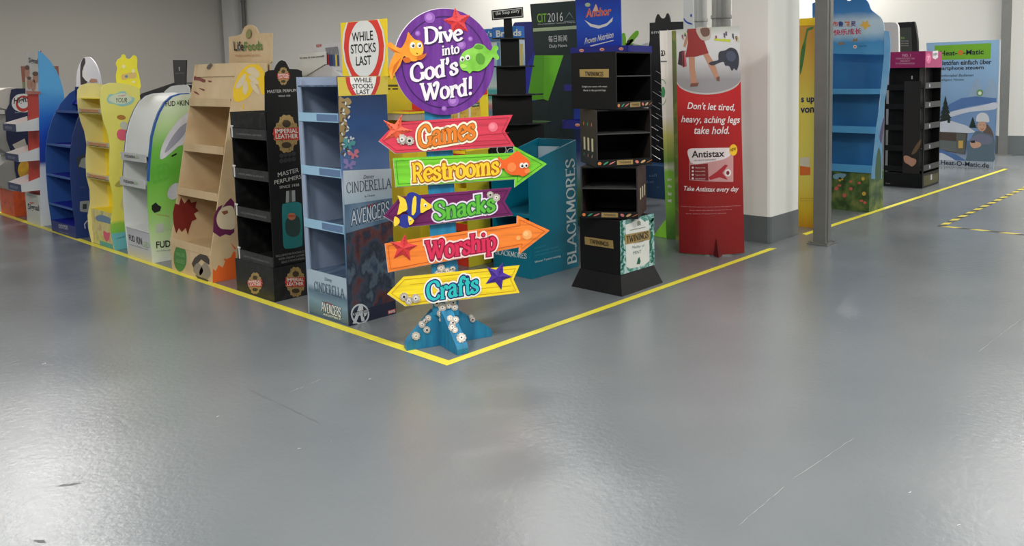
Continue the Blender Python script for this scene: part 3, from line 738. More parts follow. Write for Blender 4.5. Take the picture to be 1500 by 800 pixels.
    multi('onion_print', S, [[(324, 310), (333, 308), (334, 312), (328, 315)]], mat('wood_ink', (136, 84, 50)), side, .003)
    pslab('splash_print', S, [(311.5, 414.5), (311.8, 394), (316, 397), (320, 388), (326, 392), (331, 380), (338, 377), (342, 368), (345, 370), (346, 408)], orange, side)
    multi('splash_print', S, [[(337, 355), (346, 364), (344, 366)], [(327, 381), (330, 378), (331, 382)]], orange, side)
    # lemon print at the top of the side wall
    ylw = [(341, 141), (342, 128), (348, 112), (357, 100), (368, 94), (381, 97), (388, 110), (389, 133), (384, 139), (380, 128), (375, 122), (366, 140), (354, 148), (345, 149)]
    pslab('splash_print', S, smooth_px(ylw, 3), yel, side)
    multi('seed_print', S, [smooth_px(q, 4) for q in ([(345, 126), (352, 114), (360, 108), (357, 122), (348, 130)], [(355, 128), (360, 118), (363, 130), (358, 139)], [(363, 112), (372, 112), (379, 122), (371, 122)], [(366, 120), (374, 124), (380, 138), (370, 131)], [(360, 104), (370, 98), (380, 108), (376, 114)])], cream, side, .002)
    multi('splash_print', S, [[(355, 153), (357, 153), (357, 160), (355, 159)], [(377, 93), (380, 93), (379, 97)]], yel, side, .002)
    fm = f.front(yf(1.3))
    Sf = Pl(f.L(0, yf(z0) + .004, z0), f.X, (f.Y * slope + V3((0, 0, 1))))
    multi('splash_print', Sf, [smooth_px(q, 3) for q in ([(284, 112), (291, 113), (301, 117), (299, 121), (292, 118), (284, 117)], [(292, 129), (300, 131), (298, 133)], [(305, 118), (311, 119), (307, 120.5)], [(284, 134), (289, 135), (292, 139), (287, 137)])], dred, t, .003)
    pslab('scribble_print', Sf, [(308, 96), (313, 93), (314, 95), (309, 102), (306, 101)], brown, fl, off=.02)
    # header board behind the top
    Hp = f.side(-.02, 1)
    hx = [(333, 54)] + smooth_px([(345.5, 52), (352, 49), (356, 40), (364, 36), (372, 40), (376, 48.5)], 4, False) + [(396.5, 48), (396, 90), (394, 93), (391.5, 140), (335, 140)]
    Hp = f.front(d + .012)
    hd = pslab('header_card', Hp, hx, KRAFT, t, thick=.01, off=-.01)
    txt(Hp, 'Life', (343, 74.5), (357.5, 74.5), 14, INK, hd, .015, off=.0015); txt(Hp, 'Foods', (358.5, 74.5), (384.5, 73), 13, mat('logo_green', (78, 130, 52)), hd, .012, off=.0015)
    txt(Hp, 'Nourishing wonderful ingredients', (344.5, 83.5), (381, 82.5), 3.5, mat('rust_ink', (172, 92, 66)), hd, off=.0015, shear=.3)
    pslab('leaf_emblem', Hp, smooth_px([(361, 55), (360.5, 48), (365, 42), (368, 48), (366, 55)], 4), mat('leaf_dim', (140, 138, 84)), hd, off=.0015)
    # small plain carton seen between header and shelves
stand_c()

# ---------- D: white and green lamp-print stand with a curved hood
def stand_d():
    n = at(224, 386); f = Fr((n.x, n.y, 0), -90); S = f.side(0, 1); Fp = f.front(0)
    w = -Fp.hit(187.6, 374)[0]
    t = thing('cardboard_display', 'white cardboard stand with curved blue edged hood and green side print', 'display stand', n)
    prof_px = [(224, 386), (219, 340), (216.5, 300), (216, 265), (218, 230), (221, 200), (226, 180), (232, 164), (240, 150), (250, 141), (262, 137), (276, 136)]
    pr = S.px(*prof_px); d = pr[-1][0] + .12; zt = pr[-1][1]
    pr[0] = (0, .001)
    prof = pr + [(d, zt), (d, .001)]
    T = .01
    greenm = grad('green_fade', [(.0, (226, 230, 220)), (.2, (196, 222, 170)), (.45, (140, 200, 92)), (.75, (96, 178, 56)), (.95, (118, 192, 78)), (1.15, (190, 220, 160)), (1.4, (226, 232, 214))])
    wh = card('white_card', (222, 224, 222))
    side = f.prism('side_panel', prof, 'x', -T, 0, greenm, t)
    f.prism('side_panel', prof, 'x', -w, -w + T, wh, t)
    f.box('back_panel', -w + T, -T, d - .01, d, .001, zt, wh, t)
    # blue edge along hood
    blue = mat('blue_edge', (42, 92, 176))
    edge = pr[3:]
    k0 = []
    vs, fs = [], []
    for (y, z) in edge: vs += [f.L(.0015, y, z), f.L(.0015, y + .014 * (1 if True else 0), z - .008), f.L(-.012, y - .002, z + .002), f.L(.0015, y - .002, z + .002)]
    for i in range(len(edge) - 1):
        for a, b in ((0, 1), (2, 3)): fs.append((4 * i + a, 4 * i + b, 4 * i + 4 + b, 4 * i + 4 + a))
    mk('edge_trim', vs, fs, blue, side)
    vs, fs = [], []
    for (y, z) in edge: vs += [f.L(-w - .002, y - .002, z + .002), f.L(-w + .012, y - .003, z + .003)]
    for i in range(len(edge) - 1): fs.append((2 * i, 2 * i + 1, 2 * i + 3, 2 * i + 2))
    mk('edge_trim', vs, fs, blue, t)
    # hood surface from first label up and over
    hood = [p for p in pr if p[1] > Fp.hit(218, 232)[1]]
    hh = [(y + .006, z - .004) for y, z in hood]
    vs, fs = [], []
    for (y, z) in hh + [(d, zt - .004)]: vs += [f.L(-w + T, y, z), f.L(-T, y, z)]
    for i in range(len(vs) // 2 - 1): fs.append((2 * i, 2 * i + 1, 2 * i + 3, 2 * i + 2))
    mk('hood_panel', vs, fs, wh, t, True)
    def yat(z):
        for (y0, z0), (y1, z1) in zip(pr, pr[1:]):
            if z0 <= z <= z1: return y0 + (y1 - y0) * (z - z0) / (z1 - z0)
        return 0
    zs = [f.front(yat(.95)).hit(217, 237)[1], f.front(yat(.7)).hit(217, 276)[1]]
    zb = f.front(0.0).hit(222, 342)[1]
    lipm = card('grey_lip', (196, 198, 196))
    for z in zs:
        sh = f.box('shelf', -w + T, -T, yat(z), d - .01, z, z + .006, wh, t)
        lp = f.box('shelf_lip', -w + .002, -.001, yat(z) - .022, yat(z) - .014, z - .004, z + .062, lipm, sh)
        P = f.front(yat(z) - .022); mtxt(P, 'FUDAKIN', -w * .82, z + .02, -w * .42, z + .045, INK, lp, .01); mtxt(P, 'LED', -w * .41, z + .02, -w * .24, z + .045, mat('led_green', (150, 190, 120)), lp)
    f.box('shelf', -w + T, -T, yat(zb), d - .01, zb, zb + .006, wh, t)
    base = f.box('base_panel', -w + T, -T, .0, .01, .001, zb, grad('base_fade', [(0, (206, 200, 170)), (.1, (200, 202, 204)), (.3, (184, 186, 192))]), t)
    txt(f.front(0), 'FUD', (189.5, 352), (198, 355), 8.5, INK, base, .01); txt(f.front(0), 'KIN', (200.5, 356.5), (208.5, 359), 10, INK, base, .01); txt(f.front(0), 'LED', (209.5, 361), (219, 364.5), 8, mat('led_green', (150, 190, 120)), base, .005)
    txt(f.front(0), 'www.fudakin.com', (190, 358.5), (218, 367), 1.8, mat('grey_ink', (120, 122, 122)), base)
    # side print
    txt(S, 'FUD', (242.5, 156), (257, 155.2), 7.5, INK, side, .015); txt(S, 'KIN', (263.5, 155), (277, 154.2), 8, INK, side, .015)
    pslab('logo_leaf', S, [(258.5, 154.5), (260.5, 147), (263, 154), (260.5, 152)], mat('logo_green', (78, 130, 52)), side)
    txt(S, 'LED', (224, 270), (250, 262), 26, mat('ghost_green', (96, 176, 60)), side, .03, off=.0012)
    silver = mottle('lamp_silver', [(196, 196, 206), (222, 222, 230), (170, 170, 184)], 4)
    pslab('lamp_print', S, smooth_px([(234, 230), (238, 212), (250, 190), (266, 172), (280, 165), (280, 206), (262, 214), (248, 226), (238, 233)], 4), silver, side, off=.002)
    pslab('lamp_print', S, smooth_px([(241, 224), (250, 204), (264, 186), (275, 180), (270, 196), (256, 212)], 4), mat('lamp_grey', (160, 160, 178)), side, off=.003)
    pslab('lamp_print', S, smooth_px([(245, 285), (249, 274), (258, 268), (266, 272), (264, 284), (255, 292), (248, 291)], 4), silver, side, off=.002)
    multi('lamp_print', S, [[(250.5, 228), (258, 224), (259, 226), (252, 230)], [(222, 301), (228, 296.5), (231, 300), (236, 303), (234, 309), (226, 312), (222, 307)]], INK, side, .0035)
    txt(S, 'LIGHTING', (229, 315), (248, 318), 2, mat('rust_ink', (172, 92, 66)), side)
    pslab('icon_print', S, [(228, 329), (240, 327), (240.5, 340), (229, 341.5)], mat('icon_grey', (186, 196, 182)), side); txt(S, 'LC', (243.5, 338), (252, 337), 8, mat('icon_grey', (186, 196, 182)), side)
    txt(S, 'FUD', (229, 364), (250, 361.5), 10, INK, side, .03)
    txt(S, 'www.fudakin.com', (229, 369), (250, 367), 2.2, mat('grey_ink', (120, 122, 122)), side)
    # socket lying on the shelves as printed shadow is left out; small black clip under second lip
stand_d()

# ---------- E: yellow wavy stand
def stand_e():
    n = at(168.5, 367); f = Fr((n.x, n.y, 0), -90); S = f.side(0, 1); Fp = f.front(0)
    w = -Fp.hit(134, 355)[0]
    t = thing('cardboard_display', 'yellow cardboard shelf stand with wavy side walls and cloud print', 'display stand', n)
    wav = [(168.5, 367), (163.5, 345), (162.5, 325), (166, 305), (165.5, 285), (160.5, 265), (159.5, 240), (161, 215), (157.5, 195), (152, 180), (148.5, 165), (146.5, 145), (147, 132), (152, 124.5), (162, 121.5), (174, 121.5), (190, 124), (201, 128)]
    pr = S.px(*wav); pr[0] = (0, .001); d = max(p[0] for p in pr) + .02
    prof = pr + [(d, pr[-1][1] - .02), (d - .03, .9), (d, .5), (d - .02, .001)]
    y0 = pr[0][0]
    T = .012
    yel = mat('soft_yellow', (232, 224, 100), .45, .03, .02); bri = mat('bright_yellow', (250, 226, 40), .45, .03); pale = card('pale_cream', (226, 218, 150))
    sidem = grad('yellow_side', [(0, (110, 188, 196)), (.15, (110, 188, 196)), (.16, (128, 196, 80)), (.24, (150, 200, 70)), (.27, (232, 224, 92)), (1.5, (228, 222, 120))], noise=.01, scale=14)
    side = f.prism('side_panel', prof, 'x', -T, 0, sidem, t)
    f.prism('side_panel', prof, 'x', -w, -w + T, pale, t)
    yb = d * .55
    f.box('back_panel', -w + T, -T, yb, yb + .01, .001, pr[12][1] - .06, bri, t)
    f.box('top_panel', -w + T, -T, .0, yb, pr[12][1] - .08, pr[12][1] - .072, bri, t)
    def yat(z):
        for (y0, z0), (y1, z1) in zip(pr, pr[1:]):
            if z0 <= z <= z1: return y0 + (y1 - y0) * (z - z0) / (z1 - z0)
        return 0
    lipm = card('candy_lip', (226, 208, 140)); cl = mat('candy_print', (200, 140, 96)); grey = mat('rivet_grey', (168, 176, 184))
    for zpx, xpx in ((166.5, 146), (216, 152), (265, 157)):
        z = .9
        for _ in range(6): z = f.front(yat(z)).hit(xpx, zpx)[1]
        y = yat(z) + .0
        sh = f.box('shelf', -w + T, -T, y, yb, z, z + .006, bri, t)
        lp = f.box('shelf_lip', -w + T + .002, -T - .002, y, y + .008, z - .005, z + .045, lipm, sh)
        f.box('price_strip', -w + .07, -.07, y - .002, y, z + .01, z + .034, cl, lp)
        for x in (-w + .045, -.045): f.box('strip_end', x - .014, x + .014, y - .002, y, z + .005, z + .04, grey, lp)
    zb = f.front(0.0).hit(164, 314)[1]
    base = f.box('base_panel', -w + T, -T, .012, .02, .001, zb, mottle('candy_base', [(150, 176, 150), (216, 206, 110), (226, 214, 150), (206, 170, 120)], 9, detail=3), t)
    f.box('shelf', -w + T, -T, .02, yb, zb - .006, zb, bri, t)
    B = f.front(.012)
    pslab('heart_print', B, smooth_px([(152, 346), (152, 338), (157, 341), (161, 341), (160, 350), (156, 354)], 4), mat('heart_pink', (226, 96, 122)), base)
    pslab('title_print', B, smooth_px([(141, 317), (150, 315), (163, 321), (163, 328), (150, 325), (142, 323)], 3), mat('title_blue', (110, 140, 170)), base)
    pslab('meadow_print', B, [(146, 352), (165, 358), (166, 366), (147, 361)], mat('sea_green', (92, 170, 160)), base)
    # cloud with lettering, small cakes on the side
    pslab('cloud_print', S, smooth_px([(156.5, 145), (161, 138), (168, 138), (175, 134.5), (183, 134), (188, 140), (197, 144), (194, 151), (185, 155), (176, 155.5), (166, 152), (159, 151)], 4), mat('cloud_blue', (150, 200, 196)), side)
    pslab('cloud_print', S, smooth_px([(159, 145), (164, 140), (175, 137), (184, 137), (193, 145), (185, 151), (172, 152), (162, 149)], 4), mat('cloud_white', (206, 218, 190)), side, off=.002)
    txt(S, 'YOUR', (170, 150), (186, 150), 6.5, INK, side, off=.003, shear=.3); txt(S, 'angel', (173, 142), (184, 141), 3, mat('heart_pink', (226, 96, 122)), side, off=.003)
    multi('cake_print', S, [ell(177.5, 172, 6.5, 3.6, 18, .1), ell(183, 158, 0.1, .1, 5)], mat('cake_brown', (176, 120, 50)), side, .002)
    multi('cake_print', S, [smooth_px([(171, 196), (174, 190), (182, 190), (189, 194), (188, 203), (180, 206), (173, 203)], 4)], mat('heart_pink', (226, 96, 122)), side, .002)
    multi('cake_print', S, [smooth_px([(176, 181), (181, 178), (187, 182), (188, 188), (180, 190), (177, 187)], 4)], mat('kitten_grey', (196, 200, 190)), side, .0016)
    multi('sweet_print', S, [smooth_px([(168, 272), (175, 264), (183, 262), (184, 270), (176, 274)], 3)], mat('olive_print', (176, 166, 80)), side, .002)
    multi('sweet_print', S, [smooth_px([(176, 300), (181, 286), (188, 284), (188, 310), (180, 308)], 3)], mat('pale_print', (216, 206, 130)), side, .002)
    txt(S, 'Happy', (172, 351), (184, 347), 2.6, mat('teal_ink', (50, 130, 140)), side, off=.003)
    # header cut-out at the far side
    hp = Pl(f.L(-.03, 0, 0), f.Y, V3((0, 0, 1)))
    out = smooth_px([(171, 124), (170, 110), (172, 100), (170, 94), (173, 87), (177, 85), (179, 80), (183, 80), (185, 85), (191, 86), (195, 81), (199, 82), (201, 87), (201, 100), (204, 112), (204, 132), (171, 132)], 3)
    hd = pslab('header_card', hp, out, mat('header_bright_yellow', (246, 234, 60), .4), t, thick=.008, off=0)
    multi('flower_print', hp, [ell(181, 97.5, 2.6, 2.6, 10), ell(195, 104, 2.4, 2.8, 10), ell(195.5, 120, 2.4, 2, 10)], mat('pale_petal', (246, 240, 190)), hd, .0015)
    multi('flower_print', hp, [smooth_px([(178, 110), (184, 108), (198, 106), (199, 114), (188, 115), (179, 117)], 3)], mat('soft_peach', (226, 196, 120)), hd, .0012)
    multi('flower_print', hp, [ell(185, 112, 2.4, 2, 10)], mat('title_blue', (110, 140, 170)), hd, .0018)
stand_e()

# ---------- F: royal blue arched stand
def arch_at(pr, z):
    for (y0, z0), (y1, z1) in zip(pr, pr[1:]):
        if min(z0, z1) <= z <= max(z0, z1): return y0 + (y1 - y0) * (z - z0) / ((z1 - z0) or 1)
    return pr[-1][0]
def stand_f():
    n = at(113, 350); f = Fr((n.x, n.y, 0), -90); S = f.side(0, 1); Fp = f.front(0)
    w = -Fp.hit(76.5, 338)[0]
    t = thing('cardboard_display', 'royal blue cardboard stand with arched top and four open shelves', 'display stand', n)
    pr = [(0, .001)]
    Sf = f.side(-w, 1)
    wav = [(70, 290), (67, 250), (66.5, 222), (69.5, 197), (77, 172), (88, 152), (102, 136), (117, 127)]
    pr += Sf.px(*wav); d = pr[-1][0] + .05; prof = pr + [(d, pr[-1][1] + .01), (d, .001)]
    blue = card('royal_blue', (14, 26, 158)); navy = card('deep_blue', (24, 50, 110)); inn = card('blue_inner', (10, 14, 110)); edge = card('edge_blue', (44, 88, 160))
    T = .012
    side = f.prism('side_panel', prof, 'x', -T, 0, navy, t)
    f.prism('side_panel', prof, 'x', -w, -w + T, edge, t)
    f.box('back_panel', -w + T, -T, d * .75, d * .75 + .01, .001, arch_at_top(pr), inn, t)
    vs, fs = [], []
    # arched roof
    zs = [Fp.hit(106, y)[1] for y in (167, 217, 263, 307)]
    top = [p for p in pr if p[1] > zs[0] + .0]
    for y, z in [(y + .1, z - .0) for y, z in top]: vs += [f.L(-w + T, y, z - .004), f.L(-T, y, z - .004)]
    if len(vs) > 3: mk('roof_panel', vs, [(2 * i, 2 * i + 1, 2 * i + 3, 2 * i + 2) for i in range(len(vs) // 2 - 1)], blue, t)
    for z in zs:
        y = arch_at(pr, z)
        sh = f.box('shelf', -w + T, -T, y, d * .75, z, z + .008, blue, t)
        f.box('shelf_lip', -w + T, -T, y - .003, y + .002, z - .004, z + .018, edge, sh)
    zb = Fp.hit(111, 333)[1]
    base = f.box('base_panel', -w + T, -T, -.004, .006, .001, zb, card('base_blue', (40, 54, 120)), t)
    f.box('shelf', -w + T, -T, .006, d * .75, zb - .008, zb, blue, t)
    txt(Fp, 'omron', (87, 334), (100.5, 337), 6, mat('pale_lettering', (176, 180, 196)), base, .03, off=.006); txt(Fp, 'For your health', (88, 340), (101, 343.5), 1.8, mat('pale_lettering', (176, 180, 196)), base, off=.006)
    dev = mat('device_grey', (136, 142, 140)); dk = mat('device_dark', (44, 52, 60))
    pslab('device_print', S, [(112, 232), (121, 226), (128, 228), (129, 243), (114, 246)], dk, side); pslab('device_print', S, [(115, 244), (119, 233), (128, 229), (130, 240), (125, 247)], dev, side, off=.002)
    pslab('device_print', S, smooth_px([(117, 297), (118, 295), (129, 294), (131, 296), (131, 309), (129, 311), (119, 310), (117, 308)], 2), dev, side); pslab('device_print', S, [(121, 299), (127, 298.5), (127, 306), (121, 306.5)], dk, side, off=.002)
    txt(S, 'OMRON', (116, 276.5), (125, 275), 3, mat('dim_blue', (60, 84, 140)), side)
    multi('cord_print', S, [[(124, 335), (123, 328), (127, 323), (131, 322), (131, 323.5), (127.5, 324.5), (124.5, 329), (125.5, 335)]], mat('pale_lettering', (176, 180, 196)), side)
    pslab('spot_print', S, ell(124, 180, 5, 9, 14), mat('spot_red', (196, 70, 60)), side)
def arch_at_top(pr): return max(p[1] for p in pr)
stand_f()

# ---------- G: white toothpaste-print stand with blue quarter-round wing
def stand_g():
    n = at(60, 332); f = Fr((n.x, n.y, 0), -90); S = f.side(0, 1); Fp = f.front(0)
    w = -Fp.hit(40, 323.5)[0]
    t = thing('cardboard_display', 'tall white and red cardboard stand with blue curved wing and three white trays', 'display stand', n)
    wing = [(56, 74), (64, 79), (74, 90), (83, 104), (89, 118), (93, 133), (94, 140)]
    pr = S.px(*wing); z74 = pr[0][1]; d = pr[-1][0]
    dk = max(S.hit(75, 329)[0], S.hit(56, 74)[0] + .08)
    yt = pr[0][0]; yg = lambda z: yt * z / z74
    prof = [(0, .001), (yt, z74)] + pr[1:] + [(dk + .1, .95), (dk, .5), (dk, .001)]
    m = grad('wing_blue', [(0, (226, 230, 232)), (.62, (214, 222, 232)), (.68, (30, 60, 160)), (.95, (20, 74, 190)), (1.15, (30, 110, 206)), (1.45, (92, 176, 232))], noise=.02, scale=4)
    T = .01
    side = f.prism('side_panel', prof, 'x', -T, 0, m, t)
    wh = card('white_card', (222, 224, 222)); red = card('tray_red', (206, 52, 34)); nav = mat('navy_lip', (56, 66, 100))
    f.prism('front_panel', [(.02, .001), (yt + .02, z74 - .002), (yt + .03, z74 - .002), (.03, .001)], 'x', -w, -T, red, t)
    zb = Fp.hit(58, 287)[1]
    base = f.box('base_box', -w, -T - .001, 0, .02, .001, zb, card('base_white', (206, 206, 198)), t)
    f.box('back_panel', -w, -T, dk - .01, dk, .001, z74 - .1, wh, t)
    txt(Fp, 'Signal', (41.5, 309), (58, 312), 11, mat('signal_navy', (46, 48, 66)), base, .04); multi('logo_flash', Fp, [[(43, 296), (52, 297), (46, 299)]], mat('spot_red', (196, 70, 60)), base)
    # top poster
    zp = Fp.hit(58, 138)[1]
    zp = f.front(yt).hit(58, 138)[1]
    po = f.prism('poster_panel', [(yg(zp) + .002, zp), (yt + .002, z74), (yt + .018, z74), (yg(zp) + .018, zp)], 'x', -w, -T, card('poster_white', (214, 210, 204)), t)
    P = Pl(f.L(0, yg(zp) + .002, zp), f.X, f.Y * (yt - yg(zp)) + V3((0, 0, z74 - zp)))
    txt(P, 'Signal', (42, 94), (56, 96), 10, mat('signal_navy', (46, 48, 66)), po, .03)
    multi('face_print', P, [ell(40, 106, 3.6, 9, 18), ell(43, 122, 3.6, 9, 18), ell(49, 125, 3.6, 9, 18), ell(52.5, 114, 4.2, 8.5, 18)], mat('skin_print', (190, 140, 116)), po, .0015)
    multi('hair_print', P, [ell(40, 99, 3.4, 3.6, 12), ell(52, 108, 4.4, 3.4, 12), ell(43, 114.5, 3, 2.4, 12)], mat('hair_print', (96, 62, 48)), po, .002)
    pslab('print_band', P, [(38, 133), (59, 134), (59.5, 138), (39, 137.5)], mat('band_rose', (190, 110, 96)), po, off=.0022)
    # trays that stick out to the front
    for (x0, y0), (x1, y1), ph in (((22.5, 177), (43, 183), 12), ((27, 225), (48, 231), 10), ((33, 273), (53, 278), 9)):
        out = .14
        zf = f.front(-out).hit(x1, y1 + ph)[1]; zt_ = zf + .075
        tr = f.box('tray', -w + .01, -T - .006, -out, yg(zf) + .02, zf, zf + .006, wh, t)
        f.box('tray_front', -w + .01, -T - .006, -out - .006, -out, zf, zt_, nav, tr)
        for x in (-w + .004, -T - .006):
            f.prism('tray_wall', [(-out, zf), (yg(zf) + .02, zf), (yg(zf) + .02, zf + .14), (-out, zt_)], 'x', x, x + .005, wh, tr)
        mtxt(f.front(-out - .006), 'WHITE NOW', -w * .8, zf + .02, -w * .25, zf + .05, mat('pale_lettering', (176, 180, 196)), tr)
stand_g()

# ---------- H: navy wavy stand with orange base at far left
def stand_h():
    n = at(22, 318); f = Fr((n.x, n.y, 0), -90); S = f.side(0, 1); Fp = f.front(0)
    w = -Fp.hit(2, 312)[0]; d = S.hit(42, 313)[0] + .1
    t = thing('cardboard_display', 'navy blue wavy cardboard stand with orange base and grey trays, far left', 'display stand', n)
    zb = Fp.hit(20, 281)[1]
    orange = mottle('orange_base', [(196, 74, 34), (214, 88, 40), (176, 60, 36)], 10)
    f.box('base_box', -w, 0, 0, d, .001, zb, orange, t)
    wav = [(30, 282), (26, 268), (22, 250), (21, 235), (16, 222), (10, 205), (9, 190), (9, 176), (8, 165), (11, 158), (14, 152), (15, 140), (17, 131), (24, 129.5), (45, 129.5)]
    pr = S.px(*wav); pr[0] = (pr[0][0], zb); prof = pr + [(d, pr[-1][1]), (d, zb)]
    side = f.prism('side_panel', prof, 'x', -.01, 0, card('navy_card', (26, 36, 72)), t)
    grey = card('tray_grey', (150, 150, 146)); gl = card('tray_pale', (196, 192, 184))
    f.box('back_panel', -w, -.01, d * .5, d * .5 + .01, zb, pr[-1][1], grey, t)
    pslab('logo_disc', S, smooth_px([(17, 152), (20, 143), (28, 138), (42, 140), (42, 162), (30, 164), (21, 160)], 4), WHITE, side)
    pslab('logo_disc', S, ell(34, 152, 11, 12, 24), mat('logo_red', (200, 60, 50)), side, off=.002); pslab('logo_disc', S, ell(34, 151, 8, 8, 24), WHITE, side, off=.0026)
    txt(S, 'High5', (20, 155), (44, 151), 11, INK, side, .02, off=.0036, shear=.2)
    txt(S, 'Since 1990', (22, 166), (36, 165), 2.4, mat('pale_lettering', (176, 180, 196)), side)
    pslab('snack_print', S, [(18, 212), (36, 203), (40, 216), (26, 224)], mat('snack_white', (206, 200, 186)), side); pslab('snack_print', S, smooth_px([(19, 225), (26, 223), (40, 228), (40, 236), (26, 236)], 3), mat('snack_yellow', (226, 180, 40)), side)
    pslab('snack_print', S, smooth_px([(26, 250), (30, 238), (40, 236), (44, 250), (38, 268), (31, 262)], 3), mottle('snack_mix', [(226, 190, 40), (206, 130, 60)], 14), side)
    # curved grey trays facing the aisle
    for (y0, y1, m_) in ((129, 162, gl), (169, 228, grey), (230, 282, grey)):
        a = f.front(-.02).hit(12, y1)[1]; b = f.front(-.02).hit(8, y0)[1]
        pts = [(-.2, a + .02)] + [(-.02 - .2 * math.sin(PI * k / 8) , a + (b - a) * k / 8) for k in range(9)] + [(.12, b), (.12, a)]
        f.prism('curved_tray', [(y + .05, z) for y, z in pts[1:]], 'x', -w, -.012, m_, t)
stand_h()
# brown carton stand behind the white one
n = at(36, 312) + V3((.5, .9, 0)); f = Fr(n, -90); 
t = thing('cardboard_display', 'brown and olive board peeking out behind the white and red stand', 'display stand', n)
S = f.side(0, 1); d0 = S.hit(31, 97); d1 = S.hit(41, 97); zt = d0[1]; zm = S.hit(34, 120)[1]
f.box('board', -.02, 0, d0[0], d0[0] + .4, zm, zt, card('brown_board', (150, 92, 76)), t)
f.box('board_foot', -.02, 0, d0[0] + .0, d0[0] + .4, .001, zm, card('olive_board', (132, 136, 96)), t)

# ---------- stands standing behind the left row, only their headers show
FX = -90
def g2(px, py, dx=0.0, dy=0.0): return at(px, py) + V3((dx, dy, 0))
# white oval head with a printed person in a white shirt
n = at(128, 338) + V3((.75, .25, 0)); f = Fr((n.x, n.y, 0), FX); P = f.front(0)
t = thing('cardboard_display', 'stand with tall white oval header behind the royal blue stand', 'display stand', n)
a0, a1 = P.hit(112, 128), P.hit(148, 128)
hd = pslab('header_card', P, smooth_px([(111.5, 130), (112, 112), (115, 97), (121, 86), (126.5, 83.5), (133, 85), (140, 94), (146, 110), (149, 130)], 4, False), grad('oval_white', [(1.3, (224, 224, 232)), (2, (236, 234, 238))]), t, thick=.012, off=0)
pslab('person_print', P, smooth_px([(118, 120), (118, 96), (121, 87), (124, 85), (125, 92), (122, 99), (125, 105), (129, 113), (127, 122), (120, 125)], 3), mat('hair_dark', (54, 48, 52)), hd, off=.002)
pslab('person_print', P, [(121, 104), (123, 99), (128, 108), (133, 117), (131, 121), (126, 118), (121, 112)], WHITE, hd, off=.003)
pslab('person_print', P, [(131, 119), (134, 115), (142, 116), (143, 120), (134, 121)], mat('skin_print', (190, 140, 116)), hd, off=.003)
f.box('body_box', a0[0], a1[0], .0, .3, .001, a0[1], card('white_card', (222, 224, 222)), t)
# black stand with upright card
n = at(262, 366) + V3((.9, .25, 0)); f = Fr((n.x, n.y, 0), FX); P = f.front(0)
t = thing('cardboard_display', 'black stand with small upright black header card behind the white and green stand', 'display stand', n)
hd = pslab('header_card', P, [(253, 88), (273, 88), (272, 124.5), (255.5, 123)], card('black_card2', (42, 42, 42)), t, thick=.01, off=0)
pslab('emblem', P, [(262, 98), (264, 98), (263.6, 104), (262.4, 104)], mat('pale_lettering', (176, 180, 196)), hd, off=.002)
txt(P, 'KINGSTON', (257, 108.5), (270, 108.2), 2, mat('dim_lettering', (132, 132, 130)), hd, off=.002)
rf = pslab('roof_panel', P, [(203, 140), (206, 137), (254, 121), (258, 123.5), (272, 124.5), (284, 134), (290, 150), (205, 150)], BLACK, t, thick=.25, off=-.012)
z = P.hit(245, 145)[1]; xa = P.hit(206, 145)[0]; xb = P.hit(290, 145)[0]
f.box('body_box', xa, xb, .02, .35, .001, z, BLACK, t)
pslab('dome_card', P, smooth_px([(243, 137), (248, 129), (256, 125.5), (276, 125), (277, 138)], 3), card('white_card', (222, 224, 222)), t, thick=.006, off=.01)
# white gabled stand with slogan and pens
n = at(470, 415) + V3((.55, 1.0, 0)); f = Fr((n.x, n.y, 0), FX); P = f.front(0)
t = thing('cardboard_display', 'white gable roofed stand with slogan card and printed pens, behind the blue stand', 'display stand', n)
wht = card('white_card', (222, 224, 222)); w2 = card('white_card_b', (206, 206, 210))
c1 = pslab('header_card', P, [(454, 65), (497.6, 61), (501, 105), (456, 97)], w2, t, thick=.008, off=-.03)
c2 = pslab('slogan_card', P, [(438, 79), (477, 75.5), (477.5, 94), (438.5, 97)], wht, t, thick=.008, off=.0)
txt(P, "It's time to treat yourself!", (440, 87.5), (475, 84.5), 4, INK, c2, .01)
pens = [((228, 60, 56), 474.5), ((60, 70, 120), 477.5), ((60, 64, 70), 480.5), ((50, 96, 160), 483.5), ((226, 200, 60), 486.5), ((60, 130, 90), 489.3)]
for rgb, x in pens:
    pslab('pen_print', P, [(x, 80), (x + 2.6, 80), (x + 3.4, 97), (x + .8, 96.5)], mat('pen_%d' % rgb[0], rgb), c1, off=-.026)
pslab('pen_print', P, [(472, 70), (490, 68), (492, 79), (474, 80)], mottle('pen_caps', [(40, 44, 60), (170, 170, 180)], 40, stretch=(1, 6, .2)), c1, off=-.0255)
txt(P, 'NEW', (459, 69.5), (467, 68.5), 4.5, mat('spot_red', (196, 70, 60)), c1, .03, off=-.026)
gx0, gz = P.hit(436, 113); gx1 = P.hit(500, 113)[0]; gm = P.hit(477, 95)
f.prism('gable_roof', [(gx0, gz), (gm[0], gm[1]), (gx1, gz)], 'y', .005, .32, w2, t)
pslab('roof_flap', P, [(432, 103), (439, 96.5), (477, 94), (449, 111), (436, 112)], wht, t, thick=.004, off=.006)
f.box('body_box', gx0, gx1, .005, .32, .001, gz - .001, wht, t)

